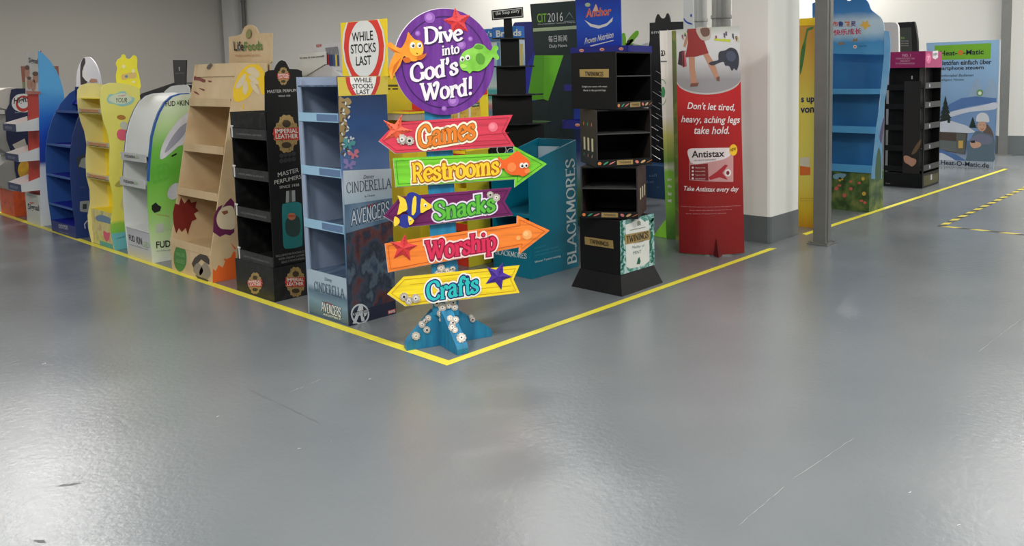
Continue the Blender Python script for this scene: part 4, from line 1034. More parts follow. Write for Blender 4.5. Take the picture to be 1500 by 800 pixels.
# ================================================================== the arrow sign
def arrow_sign():
    b = at(650, 503); dv = (V3((b.x, b.y, 0)) - V3((CAM.x, CAM.y, 0))).normalized()
    ang = math.degrees(math.atan2(dv.y, dv.x)) - 90
    f = Fr((b.x, b.y, 0), ang); P = f.front(-.06)
    t = thing('arrow_sign', 'colourful arrow signpost with purple disc, starfish and fish on a blue plank stand', 'sign', b)
    woodblue = mottle('blue_plank', [(18, 98, 136), (26, 118, 158), (34, 132, 172)], 5, .5, stretch=(6, 6, .6), bump=.15)
    shellA = mottle('shell_grey', [(150, 140, 130), (190, 182, 172), (214, 206, 198)], 60, .6, bump=.3)
    dark = mat('shell_hole', (34, 30, 30)); shellW = mat('shell_white', (222, 218, 212))
    def shell(pl, x, y, r, par, off, hole=1):
        q = pslab('barnacle', pl, [(x + r * k * math.cos(a), y + r * k * math.sin(a)) for a, k in [(2 * PI * i / 20, 1 + .08 * (-1) ** i) for i in range(20)]], shellA, par, thick=.004, off=off + .004)
        pslab('barnacle_ring', pl, ell(x, y, r * .52, r * .52, 14), shellW, q, thick=.002, off=off + .006)
        pslab('barnacle_hole', pl, ell(x, y, r * (.34 if hole else .16), r * (.34 if hole else .16), 12), dark, q, off=off + .0068)
    # pole
    pl = f.front(-.045)
    po = pslab('pole', pl, [(621, 150), (660, 150), (671, 400), (672, 462), (634, 462), (632.5, 400)], woodblue, t, thick=.03, off=0)
    x0 = pl.hit(643, 460)[0]; x1 = pl.hit(654, 460)[0]
    f.box('pole_spine', x0, x1, -.03, .03, .001, 1.3, woodblue, t)
    rr = random.Random(3)
    for k in range(15): shell(pl, rr.uniform(637, 667), rr.uniform(392, 408), rr.uniform(3.5, 6), po, .0, k % 3 == 0)
    for x, y, r, h in ((640, 444, 5, 1), (648, 450, 6, 0), (657, 447, 5, 0), (664, 443, 4.5, 1), (666, 450, 5, 0), (645, 459, 5, 0), (647, 468, 4, 1), (655, 441, 4, 0)): shell(pl, x, y, r, po, .0, h)
    # fins: thick triangular feet
    def fin(gpx, toppx, thk, pts, label=None):
        g = at(*gpx); c = V3((b.x, b.y, 0)); dd = (V3((g.x, g.y, 0)) - c); L = dd.length
        a2 = math.degrees(math.atan2(dd.y, dd.x)); ff = Fr(c, a2)
        top = toppx
        m = ff.prism('foot_fin', [(.02, .001), (L, .001), (L, .03), (L - .01, .05), (.06, top), (.02, top)], 'y', -thk / 2, thk / 2, woodblue, t)
        s_ = Pl(ff.L(L, 0, .04), ff.Y, (V3((0, 0, top - .04)) - ff.X * (L - .06)))     # sloped edge face
        return m, ff, L, s_
    zt = f.front(0).hit(650, 452)[1]
    m1, ff1, L1, e1_ = fin((594, 512), zt, .06, None)
    m2, ff2, L2, e2_ = fin((678, 519), zt, .066, None)
    m3, ff3, L3, e3_ = fin((719, 491), zt, .05, None)
    m4, ff4, L4, e4_ = fin((628, 487), zt, .05, None)
    for x, y, r, h in ((659, 467, 4.5, 0), (667, 469, 5, 0), (663, 474, 4.5, 1), (662, 480, 5.5, 0), (666, 484, 4.5, 0), (675.5, 495.5, 7, 0)): shell(e2_, x, y, r, m2, .001, h)
    sd1 = ff1.side(0, 1)
    sd1 = Pl(ff1.L(0, .03, 0), -ff1.X, V3((0, 0, 1)))
    if sd1.N.dot(CAM - sd1.O) < 0: sd1 = Pl(ff1.L(0, -.03, 0), ff1.X, V3((0, 0, 1)))
    for x, y, r, h in ((627, 466, 4.5, 0), (623, 470, 3.5, 1), (618, 475, 5, 0), (625, 483, 5, 1), (609, 492, 6, 0)): shell(sd1, x, y, r, m1, .001, h)
    sd3 = Pl(ff3.L(0, -.025, 0), ff3.X, V3((0, 0, 1)))
    if sd3.N.dot(CAM - sd3.O) < 0: sd3 = Pl(ff3.L(0, .025, 0), -ff3.X, V3((0, 0, 1)))
    for x, y, r, h in ((690, 464, 3.6, 0), (692, 468, 4, 1)): shell(sd3, x, y, r, m3, .001, h)
    # disc
    def grain(name, c, k=.88, n=5):
        d = tuple(int(v * k) for v in c); u = tuple(min(255, int(v * 1.08)) for v in c)
        return mottle(name, [d, c, u], n, .42, stretch=(.7, .7, 9), detail=4, bump=.06)
    purple = mottle('purple_board', [(92, 38, 126), (106, 46, 142), (116, 58, 152)], 5, .42, stretch=(9, 9, .5), bump=.05)
    WH = mat('sign_white', (238, 232, 238), .4)
    dpts = [(650.5 + 73.5 * math.cos(a), 90.5 + 78 * math.sin(a)) for a in [2 * PI * i / 72 for i in range(72)]]
    bk = pslab('disc_backing', P, [(x - 1.2, y - .8) for x, y in dpts], WH, t, thick=.008, off=-.006)
    disc = pslab('disc_board', P, dpts, purple, t, thick=.006, off=0)
    def ringmesh(name, pl, cx, cy, rx, ry, wd, m_, par, off, n=64):
        A = pl.px(*ell(cx, cy, rx, ry, n)); B = pl.px(*ell(cx, cy, rx - wd, ry - wd, n))
        return mk(name, [pl.p(a, c, off) for a, c in A + B], [(i, (i + 1) % n, n + (i + 1) % n, n + i) for i in range(n)], m_, par)
    ringmesh('disc_ring', P, 650.5, 91, 62.5, 67.5, 1.6, mat('dark_purple', (56, 18, 88)), disc, .0012)
    bub = mat('bubble_lilac', (150, 92, 186)); bub2 = mat('bubble_light', (178, 128, 206))
    for x, y, r in ((629.5, 26, 8), (612, 49, 4), (676, 66, 6.5), (689, 57, 3.6), (664, 148, 8), (650.5, 159, 3.8)):
        q = pslab('bubble_print', P, ell(x, y, r, r, 20), bub, disc, off=.0014); pslab('bubble_print', P, ell(x - r * .1, y - r * .1, r * .6, r * .6, 16), bub2, disc, off=.0019)
    shad = mat('deep_purple', (54, 22, 84))
    def funky(s, p0, p1, h, par, fill, out=None, rim=None, t1=.2, t0=.12, off=.002, inner=None, **k):
        if rim: word(P, s, p0, p1, h, rim, par, t1, t0, extra=.13, off=off, **k)
        if out: word(P, s, p0, p1, h, out, par, t1, t0, extra=.055, off=off + .001, **k)
        q = word(P, s, p0, p1, h, fill, par, t1, t0, off=off + .002, **k)
        if inner: word(P, s, p0, p1, h, inner, par, t1 * .35, t0 * .2, off=off + .003, slab_=0, ball=.04)
        return q
    def title(s, p0, p1, h, **k):
        word(P, s, (p0[0] + 1.6, p0[1] + 1.8), (p1[0] + 1.6, p1[1] + 1.8), h, shad, disc, .2, .11, off=.0024, sth=.045, ball=.1)
        word(P, s, p0, p1, h, WH, disc, .2, .11, off=.004, sth=.045, ball=.1)
    title('Dive', (620.5, 64), (678, 58.5), 23); title('into', (647.5, 81), (673, 77.5), 14)
    title("God's", (601, 120), (671, 108), 25); title('Word!', (617, 148), (693, 138), 25)
    # starfish helper
    def star(x, y, R, rot, m_, dk_, par, off=.002, r2=.5, n=5, sx=1.0, dots=True):
        pts = []
        for i in range(n * 2):
            a = rot + PI * i / n; r = R if i % 2 == 0 else R * r2
            pts.append((x + sx * r * math.cos(a), y + r * math.sin(a)))
        pts = smooth_px(pts, 2)
        base = [P.p(*q, off) for q in P.px(*pts)]; c = P.p(*P.hit(x, y), off + .009)
        N_ = len(base); vs = base + [v - P.N * .004 for v in base] + [c]
        fs = [(i, (i + 1) % N_, 2 * N_) for i in range(N_)] + [(i, i + N_, (i + 1) % N_ + N_, (i + 1) % N_) for i in range(N_)]
        o = mk('starfish', vs, fs, m_, par)
        if dots:
            for i in range(n):
                a = rot + 2 * PI * i / n
                for k in (.35, .55, .75):
                    X, Y = x + sx * R * k * math.cos(a), y + R * k * math.sin(a)
                    pslab('starfish_spot', P, ell(X, Y, .9, .9, 6), dk_, o, thick=.002, off=off + .009 * (1 - k) + .003)
        return o
    red = mat('star_red', (214, 54, 58), .5, .05, .15); dred = mat('star_dark_red', (168, 34, 42))
    star(670, 32, 21, -1.75, red, dred, disc)
    eyeW = mat('eye_white', (240, 240, 236)); eyeB = mat('eye_black', (20, 20, 22))
    def eye(x, y, r, par, off, dx=1, dy=.5):
        e = pslab('eye', P, ell(x, y, r, r * 1.15, 16), eyeW, par, thick=.002, off=off); pslab('pupil', P, ell(x + dx, y + dy, r * .5, r * .6, 12), eyeB, e, off=off + .001); pslab('glint', P, ell(x + dx - r * .15, y + dy - r * .3, r * .16, r * .16, 8), eyeW, e, off=off + .0015)
    # goldfish
    org = mottle('fish_orange', [(226, 130, 30), (240, 152, 44), (248, 176, 66)], 14, .45); dorg = mat('fish_dark_orange', (206, 104, 22))
    gf = pslab('orange_fish', P, smooth_px([(592, 82), (598, 88), (608, 90), (616, 84), (620, 76), (620, 66), (616, 60), (608, 58), (602, 52), (598, 47), (596, 54), (594, 60), (588, 70), (580, 68), (572, 62), (566, 66), (572, 72), (578, 78), (574, 86), (570, 100), (573, 117), (578, 108), (586, 96)], 3), org, disc, thick=.006, off=.008)
    multi('fin_print', P, [[(566, 67), (578, 73), (587, 78), (576, 76)]], dorg, gf, .0092); multi('fin_print', P, [[(574, 112), (577, 96), (588, 84), (582, 96)]], dorg, gf, .0092)
    pslab('fin', P, smooth_px([(612, 82), (620, 80), (625, 78), (622, 84), (616, 88), (611, 87)], 3), dorg, gf, off=.0095); pslab('fin', P, smooth_px([(590, 86), (598, 84), (602, 90), (594, 92)], 3), dorg, gf, off=.0095)
    pslab('cheek', P, smooth_px([(602, 62), (614, 60), (620, 68), (618, 79), (608, 82), (600, 74)], 3), mat('fish_yellow', (248, 190, 60)), gf, off=.0092)
    eye(604.5, 66.5, 3.8, gf, .011); eye(614.5, 66.5, 3.6, gf, .011, .5); pslab('mouth', P, [(609, 77), (613, 78.5), (611, 80)], mat('mouth_brown', (150, 70, 20)), gf, off=.0096)
    # green fish
    grn = mottle('fish_green', [(104, 178, 52), (128, 200, 70), (150, 214, 92)], 14, .45); dgr = mat('fish_dark_green', (86, 152, 44))
    gr = pslab('green_fish', P, smooth_px([(674, 98), (673, 88), (676, 80), (682, 74), (692, 70), (698, 64), (708, 66), (714, 72), (719, 74), (722, 68), (728, 67), (730, 72), (727, 76), (731, 84), (728, 88), (722, 84), (718, 90), (712, 98), (702, 104), (692, 104), (688, 108), (684, 104), (678, 103)], 3), grn, disc, thick=.006, off=.008)
    pslab('fin', P, smooth_px([(698, 80), (704, 78), (710, 84), (709, 92), (702, 94), (697, 88)], 3), dgr, gr, off=.0095); pslab('fin', P, smooth_px([(694, 70), (700, 65), (708, 68), (704, 72)], 3), dgr, gr, off=.0095)
    pslab('lips', P, smooth_px([(674, 95), (680, 94), (684, 97), (680, 100), (675, 99)], 3), mat('fish_lime', (170, 224, 100)), gr, off=.0095)
    eye(677, 86.5, 3.4, gr, .011, .3); eye(685, 84.5, 3.6, gr, .011, .3)
    # planks
    def plank(name, pts, m_, edge, seam):
        bkk = pslab(name.replace('arrow', 'arrow_backing'), P, [(x - .6, y + 1.1) for x, y in pts], WH, t, thick=.008, off=.0)
        o = pslab(name, P, pts, m_, t, thick=.006, off=.006)
        cx_ = sum(p[0] for p in pts) / len(pts); cy_ = sum(p[1] for p in pts) / len(pts)
        # routed border line just inside the edge
        k = len(pts); ins = []
        for i in range(k):
            a, c, d_ = V3((*pts[i - 1], 0)), V3((*pts[i], 0)), V3((*pts[(i + 1) % k], 0))
            e1, e2 = (c - a).normalized(), (d_ - c).normalized(); n1, n2 = V3((-e1.y, e1.x, 0)), V3((-e2.y, e2.x, 0))
            bis = (n1 + n2); s_ = 1 / max(.35, (1 + n1.dot(n2))); ins.append((c, bis * s_))
        sgn = 1 if (V3((cx_, cy_, 0)) - ins[0][0]).dot(ins[0][1]) > 0 else -1
        I1 = [(c + n_ * 3.4 * sgn)[:2] for c, n_ in ins]; I2 = [(c + n_ * 4.3 * sgn)[:2] for c, n_ in ins]
        A = P.px(*I1) + P.px(*I2)
        mk('border_line', [P.p(a, c, .0072) for a, c in A], [(i, (i + 1) % k, k + (i + 1) % k, k + i) for i in range(k)], edge, o)
        return o
    pk = grain('rose_board', (214, 62, 84)); g1 = plank('games_arrow', [(555, 206), (575, 185), (581, 179), (751, 168), (739.5, 192), (753.5, 213.5), (579, 224)], pk, mat('rose_dark', (176, 42, 66)), 0)
    g2_ = grain('lime_board', (118, 204, 50)); r1 = plank('restrooms_arrow', [(576, 232), (753, 223.5), (752.5, 214), (801, 240), (754, 274), (754, 262), (580, 273.5)], g2_, mat('lime_dark', (72, 150, 34)), 0)
    g3 = grain('plum_board', (112, 30, 92)); s1 = plank('snacks_arrow', [(562, 316), (586, 288), (749.5, 274.5), (739, 295), (751.8, 315), (590, 333)], g3, mat('plum_dark', (72, 12, 62)), 0)
    g4 = grain('orange_board', (248, 134, 50)); w1 = plank('worship_arrow', [(564, 356.5), (757.5, 326.5), (757.5, 313.5), (805, 337.5), (760, 361), (760, 352), (568, 399)][:0] or [(564, 356.5), (757.5, 327), (757.5, 315.5), (805, 337.5), (760.5, 372), (760.5, 361.5), (569, 398.5)], g4, mat('orange_dark', (212, 98, 30)), 0)
    g5 = grain('sun_board', (250, 220, 40), .9); c1_ = plank('crafts_arrow', [(567.6, 430), (591, 405.5), (761, 388.5), (752, 409), (761, 428.5), (594, 448)], g5, mat('sun_dark', (214, 170, 24)), 0)
    cream = mat('rim_cream', (246, 238, 210))
    O = .0085
    tap = lambda x: 1.0
    word(P, 'G', (612.5, 216), (633, 213), 30, cream, g1, .2, .12, extra=.14, off=O); word(P, 'ames', (633, 213), (696, 201.5), 30, cream, g1, .2, .12, extra=.14, off=O)
    word(P, 'G', (612.5, 216), (633, 213), 30, mat('games_rim', (150, 96, 20)), g1, .2, .12, extra=.04, off=O + .001); word(P, 'ames', (633, 213), (696, 201.5), 30, mat('games_rim', (150, 96, 20)), g1, .2, .12, extra=.04, off=O + .001)
    gf_ = mat('games_fill', (232, 126, 38)); word(P, 'G', (612.5, 216), (633, 213), 30, gf_, g1, .2, .11, off=O + .002); word(P, 'ames', (633, 213), (696, 201.5), 30, gf_, g1, .2, .11, off=O + .002)
    def lab(s, k, p0, pm, p1, h, par, fill, out, rim):
        for (ss, a, c) in ((s[:k], p0, pm), (s[k:], pm, p1)):
            word(P, ss, a, c, h, rim, par, .22, .13, extra=.15, off=O); word(P, ss, a, c, h, out, par, .22, .13, extra=.06, off=O + .001); word(P, ss, a, c, h, fill, par, .2, .11, off=O + .002)
    lab('Restrooms', 1, (604, 266), (621, 265), (731, 254), 26, r1, mat('rest_fill', (250, 206, 44)), mat('rest_rim', (176, 96, 20)), cream)
    lab('Snacks', 1, (636, 321), (653, 320), (725, 308), 25, s1, mat('snack_fill', (96, 188, 60)), mat('snack_rim', (36, 110, 52)), mat('rim_lilac', (236, 220, 240)))
    lab('Worship', 1, (625, 380), (652, 376), (727, 364), 26, w1, mat('worship_fill', (220, 44, 86)), mat('worship_rim', (150, 16, 60)), mat('rim_peach', (250, 226, 220)))
    lab('Crafts', 1, (625, 439), (645, 437), (701, 427), 26, c1_, mat('crafts_fill', (44, 196, 196)), mat('crafts_rim', (20, 44, 110)), mat('rim_white', (244, 244, 240)))
    # seam grain lines on boards
    for par, segs, m_ in ((c1_, ((600, 416, 750, 402), (592, 432, 748, 418)), mat('sun_dark', (214, 170, 24))), (g1, ((700, 198, 745, 194), (590, 212, 745, 204)), mat('rose_dark', (176, 42, 66)))):
        for x0_, y0_, x1_, y1_ in segs: pslab('grain_line', P, [(x0_, y0_), (x1_, y1_), (x1_, y1_ + .7), (x0_, y0_ + .7)], m_, par, off=.0071)
    # decorations on the boards
    star(581, 191, 26, -1.25, mat('star_orange', (232, 96, 62), .5, .05, .15), dred, g1, .008, .36, 5, .95)
    bpk = mat('bubble_rose', (232, 112, 130))
    pslab('bubble_print', P, ell(722, 186, 7, 7, 20), bpk, g1, off=.0075); pslab('bubble_print', P, ell(721, 185, 4, 4, 20), mat('bubble_rose2', (240, 140, 152)), g1, off=.008)
    shell(P, 589, 204, 7.5, g1, .008, 0); shell(P, 600, 206, 6.5, g1, .008, 1)
    o2 = mat('fish_coral', (236, 100, 36), .45, .05)
    cf_ = pslab('orange_fish', P, smooth_px([(730, 229), (736, 234), (742, 232), (750, 226), (758, 221), (764, 226), (772, 232), (776, 240), (773, 246), (775, 252), (766, 258), (760, 256), (750, 256), (742, 252), (737, 246), (731, 248), (734, 240), (730, 234)], 3), o2, r1, thick=.006, off=.015)
    pslab('fin', P, smooth_px([(744, 240), (752, 238), (756, 245), (750, 252), (743, 248)], 3), mat('coral_light', (244, 134, 70)), cf_, off=.0165)
    eye(764, 242, 3.4, cf_, .018, .5); eye(770, 241.5, 3.2, cf_, .018, .5); pslab('lips', P, smooth_px([(768, 249), (774, 247), (776, 251), (770, 254)], 3), mat('coral_light', (244, 134, 70)), cf_, off=.0165)
    # two angel fish
    af = mat('angel_yellow', (246, 214, 60), .45, .05); an = mat('angel_navy', (38, 50, 142))
    a1 = pslab('angel_fish', P, smooth_px([(633, 302), (624, 294), (618, 288), (612, 284), (604, 281), (597, 284), (594, 292), (588, 288), (582, 286), (586, 296), (584, 306), (582, 314), (590, 310), (596, 310), (600, 318), (608, 320), (616, 312), (624, 308)], 3), an, s1, thick=.006, off=.014)
    for q in ([(594, 292), (588, 288), (582, 286), (586, 296), (582, 314), (590, 310), (597, 306)], [(605, 290), (610, 288), (609, 310), (603, 314)], [(617, 290), (625, 295), (634, 302), (624, 308), (616, 311)]): pslab('fish_band', P, smooth_px(q, 2), af, a1, off=.0152)
    a2_ = pslab('angel_fish', P, smooth_px([(607, 322), (602, 316), (595, 313), (588, 314), (585, 320), (579, 316), (577, 322), (578, 331), (584, 326), (588, 331), (596, 333), (602, 328)], 3), an, s1, thick=.005, off=.021)
    for q in ([(585, 320), (579, 316), (577, 322), (578, 331), (585, 326)], [(598, 315), (607, 322), (600, 329)]): pslab('fish_band', P, smooth_px(q, 2), af, a2_, off=.0222)
    eye(623, 300, 2.2, a1, .017, .3); eye(601, 321, 1.6, a2_, .024, .2)
    shell(P, 718, 285, 5, s1, .008, 1); shell(P, 727, 289, 5.5, s1, .008, 0)
    star(591, 363, 21, -1.45, red, dred, w1, .008, .45)
    bo = mat('bubble_peach', (250, 172, 100)); pslab('bubble_print', P, ell(772, 343.5, 7, 7, 20), bo, w1, off=.0075); pslab('bubble_print', P, ell(759, 348.5, 3.4, 3.4, 16), bo, w1, off=.0075); pslab('bubble_print', P, ell(770, 342, 3.6, 3.6, 16), mat('bubble_peach2', (252, 196, 130)), w1, off=.008)
    for x, y, r, h in ((592, 434, 6, 1), (599, 440, 5.5, 0), (609, 436.5, 6.5, 0)): shell(P, x, y, r, c1_, .008, h)
    star(729, 404, 21, -1.2, mat('star_violet', (74, 42, 150), .45, .05, .15), mat('star_violet_dark', (50, 24, 112)), c1_, .008, .45)
arrow_sign()

# ================================================================== behind the signpost
def yellow_stands():
    yel = card('sales_yellow', (246, 220, 44)); oy = card('sales_olive', (214, 200, 50)); red = card('sales_red', (226, 56, 30)); tray = card('tray_beige', (186, 176, 158))
    slot = mat('slot_dark', (92, 78, 34))
    # far one with wide trays
    n = at(616, 362); f = Fr((n.x, n.y, 0), -90); Fp = f.front(0); S = f.side(0, 1)
    t = thing('cardboard_display', 'yellow cardboard stand with red trays seen left of the blue signpost pole', 'display stand', n)
    w = .5; H = Fp.hit(600, 98)[1]; d = .38
    zt = Fp.hit(605, 166)[1]; z2 = Fp.hit(605, 205)[1]
    f.box('back_panel', -w - .45, 0, d - .02, d, .001, H, yel, t)
    for x in (-w, -.01): f.box('side_panel', x, x + .01, .02, d - .021, .001, zt - .02, yel, t)
    f.box('front_panel', -w + .011, -.011, .02, .03, .001, z2, yel, t)
    P = f.front(d - .02)
    for (x0, y0, x1, y1) in ((566, 124, 583, 127), (566, 129, 572, 131.5), (575, 129, 583, 131.5), (566, 112, 584, 113)):
        pslab('slot_print', P, [(x0, y0), (x1, y0), (x1, y1), (x0, y1)], slot, t)
    tr = f.box('tray', -w, .04, -.08, d - .03, zt, zt + .006, red, t)
    f.box('tray_front', -w, .04, -.09, -.081, zt - .06, zt, tray, tr); f.box('tray_side', .041, .046, -.09, d - .03, zt - .06, zt, tray, tr)
    f.box('tray_rim', -w, .05, -.1, -.09, zt, zt + .018, yel, tr); f.box('tray_rim', .047, .056, -.1, d - .03, zt, zt + .018, yel, tr)
    f.prism('tray_back', [(-w, zt + .01), (.04, zt + .01), (-.1, zt + .075), (-w, zt + .1)], 'y', d - .045, d - .035, red, tr)
    # near right one with snack bags
    n = at(688, 392); f = Fr((n.x, n.y, 0), -90); Fp = f.front(0); S = f.side(0, 1)
    t = thing('cardboard_display', 'yellow cardboard stand with red front and printed snack bags behind the signpost', 'display stand', n)
    w = -Fp.hit(664, 386)[0]; d = S.hit(721.5, 366)[0]; H = S.hit(700, 128)[1]
    zb = Fp.hit(688, 226)[1]
    sd = f.box('side_panel', -.01, 0, 0, d, .001, zb + .02, oy, t)
    f.box('side_panel', -w, -w + .01, 0, d, .001, zb + .02, yel, t)
    for k, y in enumerate((232, 282, 335)):
        z = Fp.hit(688, y)[1]
        sh = f.box('shelf', -w + .011, -.011, .0, d - .02, z, z + .008, yel, t)
        f.box('shelf_lip', -w + .011, -.011, -.006, 0, z - .03, z + .03, red if k % 2 == 0 else yel, sh)
    f.box('front_panel', -w + .011, -.011, .006, .016, .001, Fp.hit(688, 340)[1] - .04, red, t)
    bp = f.box('back_panel', -w, 0, d - .015, d, .001, H, yel, t)
    txt(f.front(0), 'life', (666, 221), (676, 221), 4, red, f.box('top_tray', -w, 0, -.001, .012, zb + .021, zb + .07, yel, t), .02)
    P = f.front(d - .015)
    bag = mottle('snack_bag', [(196, 150, 40), (226, 190, 80), (170, 120, 40)], 26); 
    for x, y in ((648, 160), (664, 158), (680, 156), (697, 154)):
        b = pslab('snack_bag_print', P, [(x - 6.5, y - 8), (x + 6, y - 9), (x + 7, y + 16), (x - 7, y + 17)], bag, bp)
        pslab('snack_bag_print', P, [(x - 5.5, y - 3), (x + 5.5, y - 4), (x + 5.5, y + 2), (x - 5.5, y + 3)], mat('bag_green', (52, 96, 60)), b, off=.002)
        txt(P, 'Chips', (x - 4.5, y + 1.6), (x + 4.6, y + .4), 3.4, WHITE, b, .02, off=.003)
        pslab('snack_bag_print', P, ell(x, y - 6, 4.5, 2, 12), red, b, off=.002)
    pslab('print_band', P, [(705, 131), (714, 130), (714, 138), (705, 140)], red, bp)
yellow_stands()

def brand_stand():
    n = at(766, 330); f = Fr((n.x, n.y, 0), -90); P = f.front(0)
    t = thing('cardboard_display', 'pale blue and white striped carton stand with blue header behind the black tiered stand', 'display stand', n)
    a = P.hit(703, 60); z1 = P.hit(745, 39)[1]; z0 = P.hit(745, 59)[1]
    x0 = a[0]; xm = P.hit(723.5, 50)[0]
    body = grad('stripe_print', [(0, (120, 170, 214)), (.75, (120, 170, 214)), (1.0, (200, 214, 226)), (1.14, (110, 160, 210)), (1.2, (220, 140, 160)), (1.24, (220, 222, 226)), (1.28, (90, 180, 190)), (1.36, (70, 170, 190)), (1.4, (200, 216, 230)), (1.6, (150, 190, 226)), (1.75, (210, 222, 232))])
    b = f.box('body_box', x0, 0, .0, .09, .001, z0, body, t)
    blue = mat('header_blue', (30, 116, 206)); h1 = f.box('header_box', x0, xm - .004, -.02, .09, z0, z1 - .01, blue, t); h2 = f.box('header_box', xm, 0, -.02, .09, z0, z1, blue, t)
    H = f.front(-.02)
    txt(H, "m's", (708, 54.5), (721, 53.5), 8, WHITE, h1, .04); txt(H, 'Brands', (727, 54.5), (764, 52.5), 10, WHITE, h2, .05)
    for k, x in enumerate((708, 716, 728, 758)):
        pslab('panel_print', P, [(x, 62), (x + 4, 62), (x + 5.5, 112), (x + .5, 112)], mat('pale_sky', (190, 214, 232)) if k % 2 else mat('mid_sky', (96, 150, 206)), b)
    pslab('panel_print', P, [(762, 64), (766.3, 64), (766.5, 96), (762.5, 96)], mat('yellow_strip', (216, 200, 110)), b, off=.002)
    # royal blue wing stand behind the dark header board
    n = at(800, 290); f = Fr((n.x, n.y, 0), -90); P = f.front(0)
    t = thing('cardboard_display', 'dark royal blue stand with rounded top between the pale blue and dark green stands', 'display stand', n)
    hb = card('royal_blue2', (22, 26, 130)); pslab('back_card', P, smooth_px([(751, 60), (751, 42), (753, 34), (758, 32.5), (770, 32)], 3, False) + [(800, 31), (800, 150), (752, 160)], hb, t, thick=.012, off=0)
    pslab('wing_panel', f.front(-.12), [(790, 62), (800, 62), (800, 150), (762, 150), (765, 108)], card('royal_wing', (34, 40, 190)), t, thick=.01, off=0)
    z = P.hit(780, 150)[1]; f.box('body_box', P.hit(756, 150)[0], P.hit(800, 150)[0], -.1, .25, .001, z, hb, t)
brand_stand()

def soap_stand():
    c = at(750, 354); v = (V3((CAM.x, CAM.y, 0)) - c).normalized()
    f = Fr((c.x, c.y, 0), -90); P = f.front(0)
    t = thing('tiered_stand', 'black tiered round shelf tower with small soap sign on top', 'display stand', c)
    bk = mat('matt_black', (9, 9, 10), .6, .03, spec=.25); sh_ = mat('satin_black', (34, 34, 36), .25, .03)
    tiers = [(56, 720, 769), (96.5, 719, 783), (137.5, 709, 796), (179, 700, 808), (236, 694, 818)]
    boxes = [(731.6, 762), (725, 772), (718, 782), (706, 800), (700, 806)]
    zs = []
    right = V3((-v.y, v.x, 0)); Q = Pl((c.x, c.y, 0), right if right.cross(V3((0, 0, 1))).dot(v) > 0 else -right, V3((0, 0, 1)))
    for (y, x0, x1) in tiers: zs.append(Q.hit(748, y)[1])
    for k, (y, x0, x1) in enumerate(tiers):
        a, b = Q.hit(x0, y)[0], Q.hit(x1, y)[0]; r = (b - a) / 2; m = (a + b) / 2
        ring = [(c + Q.U * (m + r * math.cos(q)) + v * (r * .8 * math.sin(q))) for q in [2 * PI * i / 40 for i in range(40)]]
        vs, fs = extrude([p + V3((0, 0, zs[k])) for p in ring], [p + V3((0, 0, zs[k] - .012)) for p in ring]); mk('shelf_plate', vs, fs, sh_, t)
        a, b = Q.hit(boxes[k][0], y + 10)[0], Q.hit(boxes[k][1], y + 10)[0]; hw = (b - a) / 2 * .9; m = (a + b) / 2
        zl = zs[k + 1] if k + 1 < len(zs) else 0.001
        pts = [c + Q.U * (m - hw) + v * hw * .7, c + Q.U * (m + hw) + v * hw * .7, c + Q.U * (m + hw) - v * hw * .7, c + Q.U * (m - hw) - v * hw * .7]
        vs, fs = extrude([p + V3((0, 0, zs[k] - .0125)) for p in pts], [p + V3((0, 0, zl)) for p in pts]); mk('tier_box', vs, fs, bk, t)
    pslab('sign_post', Q, [(737.5, 24), (749.5, 24), (751.5, 56), (738.5, 56)], bk, t, thick=.02, off=.01)
    sg = pslab('soap_sign', Q, [(720, 15.5), (766, 10.5), (766.7, 26), (720.8, 30)], bk, t, thick=.012, off=.03)
    bo = [(721.5, 17), (764.8, 12.2), (765.4, 24.8), (722.2, 28.6)]; bi = [(722.4, 18), (764, 13.3), (764.5, 23.9), (723, 27.6)]
    A = Q.px(*bo) + Q.px(*bi); wl_ = mat('sign_line', (206, 206, 204)); mk('sign_border', [Q.p(a, b, .0312) for a, b in A], [(i, (i + 1) % 4, 4 + (i + 1) % 4, 4 + i) for i in range(4)], wl_, sg)
    txt(Q, 'the Soap story', (726, 24.3), (761, 19.7), 6.5, wl_, sg, .01, off=.032)
    for cx_, cy_, r in ((735, 216, 6.5), (748, 219, 4.8)):
        vs, fs = tube([Q.p(*Q.hit(*p), .24) for p in ell(cx_, cy_, r, r, 20) + [(cx_ + r, cy_)]], .004, 6, False); mk('wire_hoop', vs, fs, mat('white_plastic', (215, 215, 212), .4), t)
soap_stand()

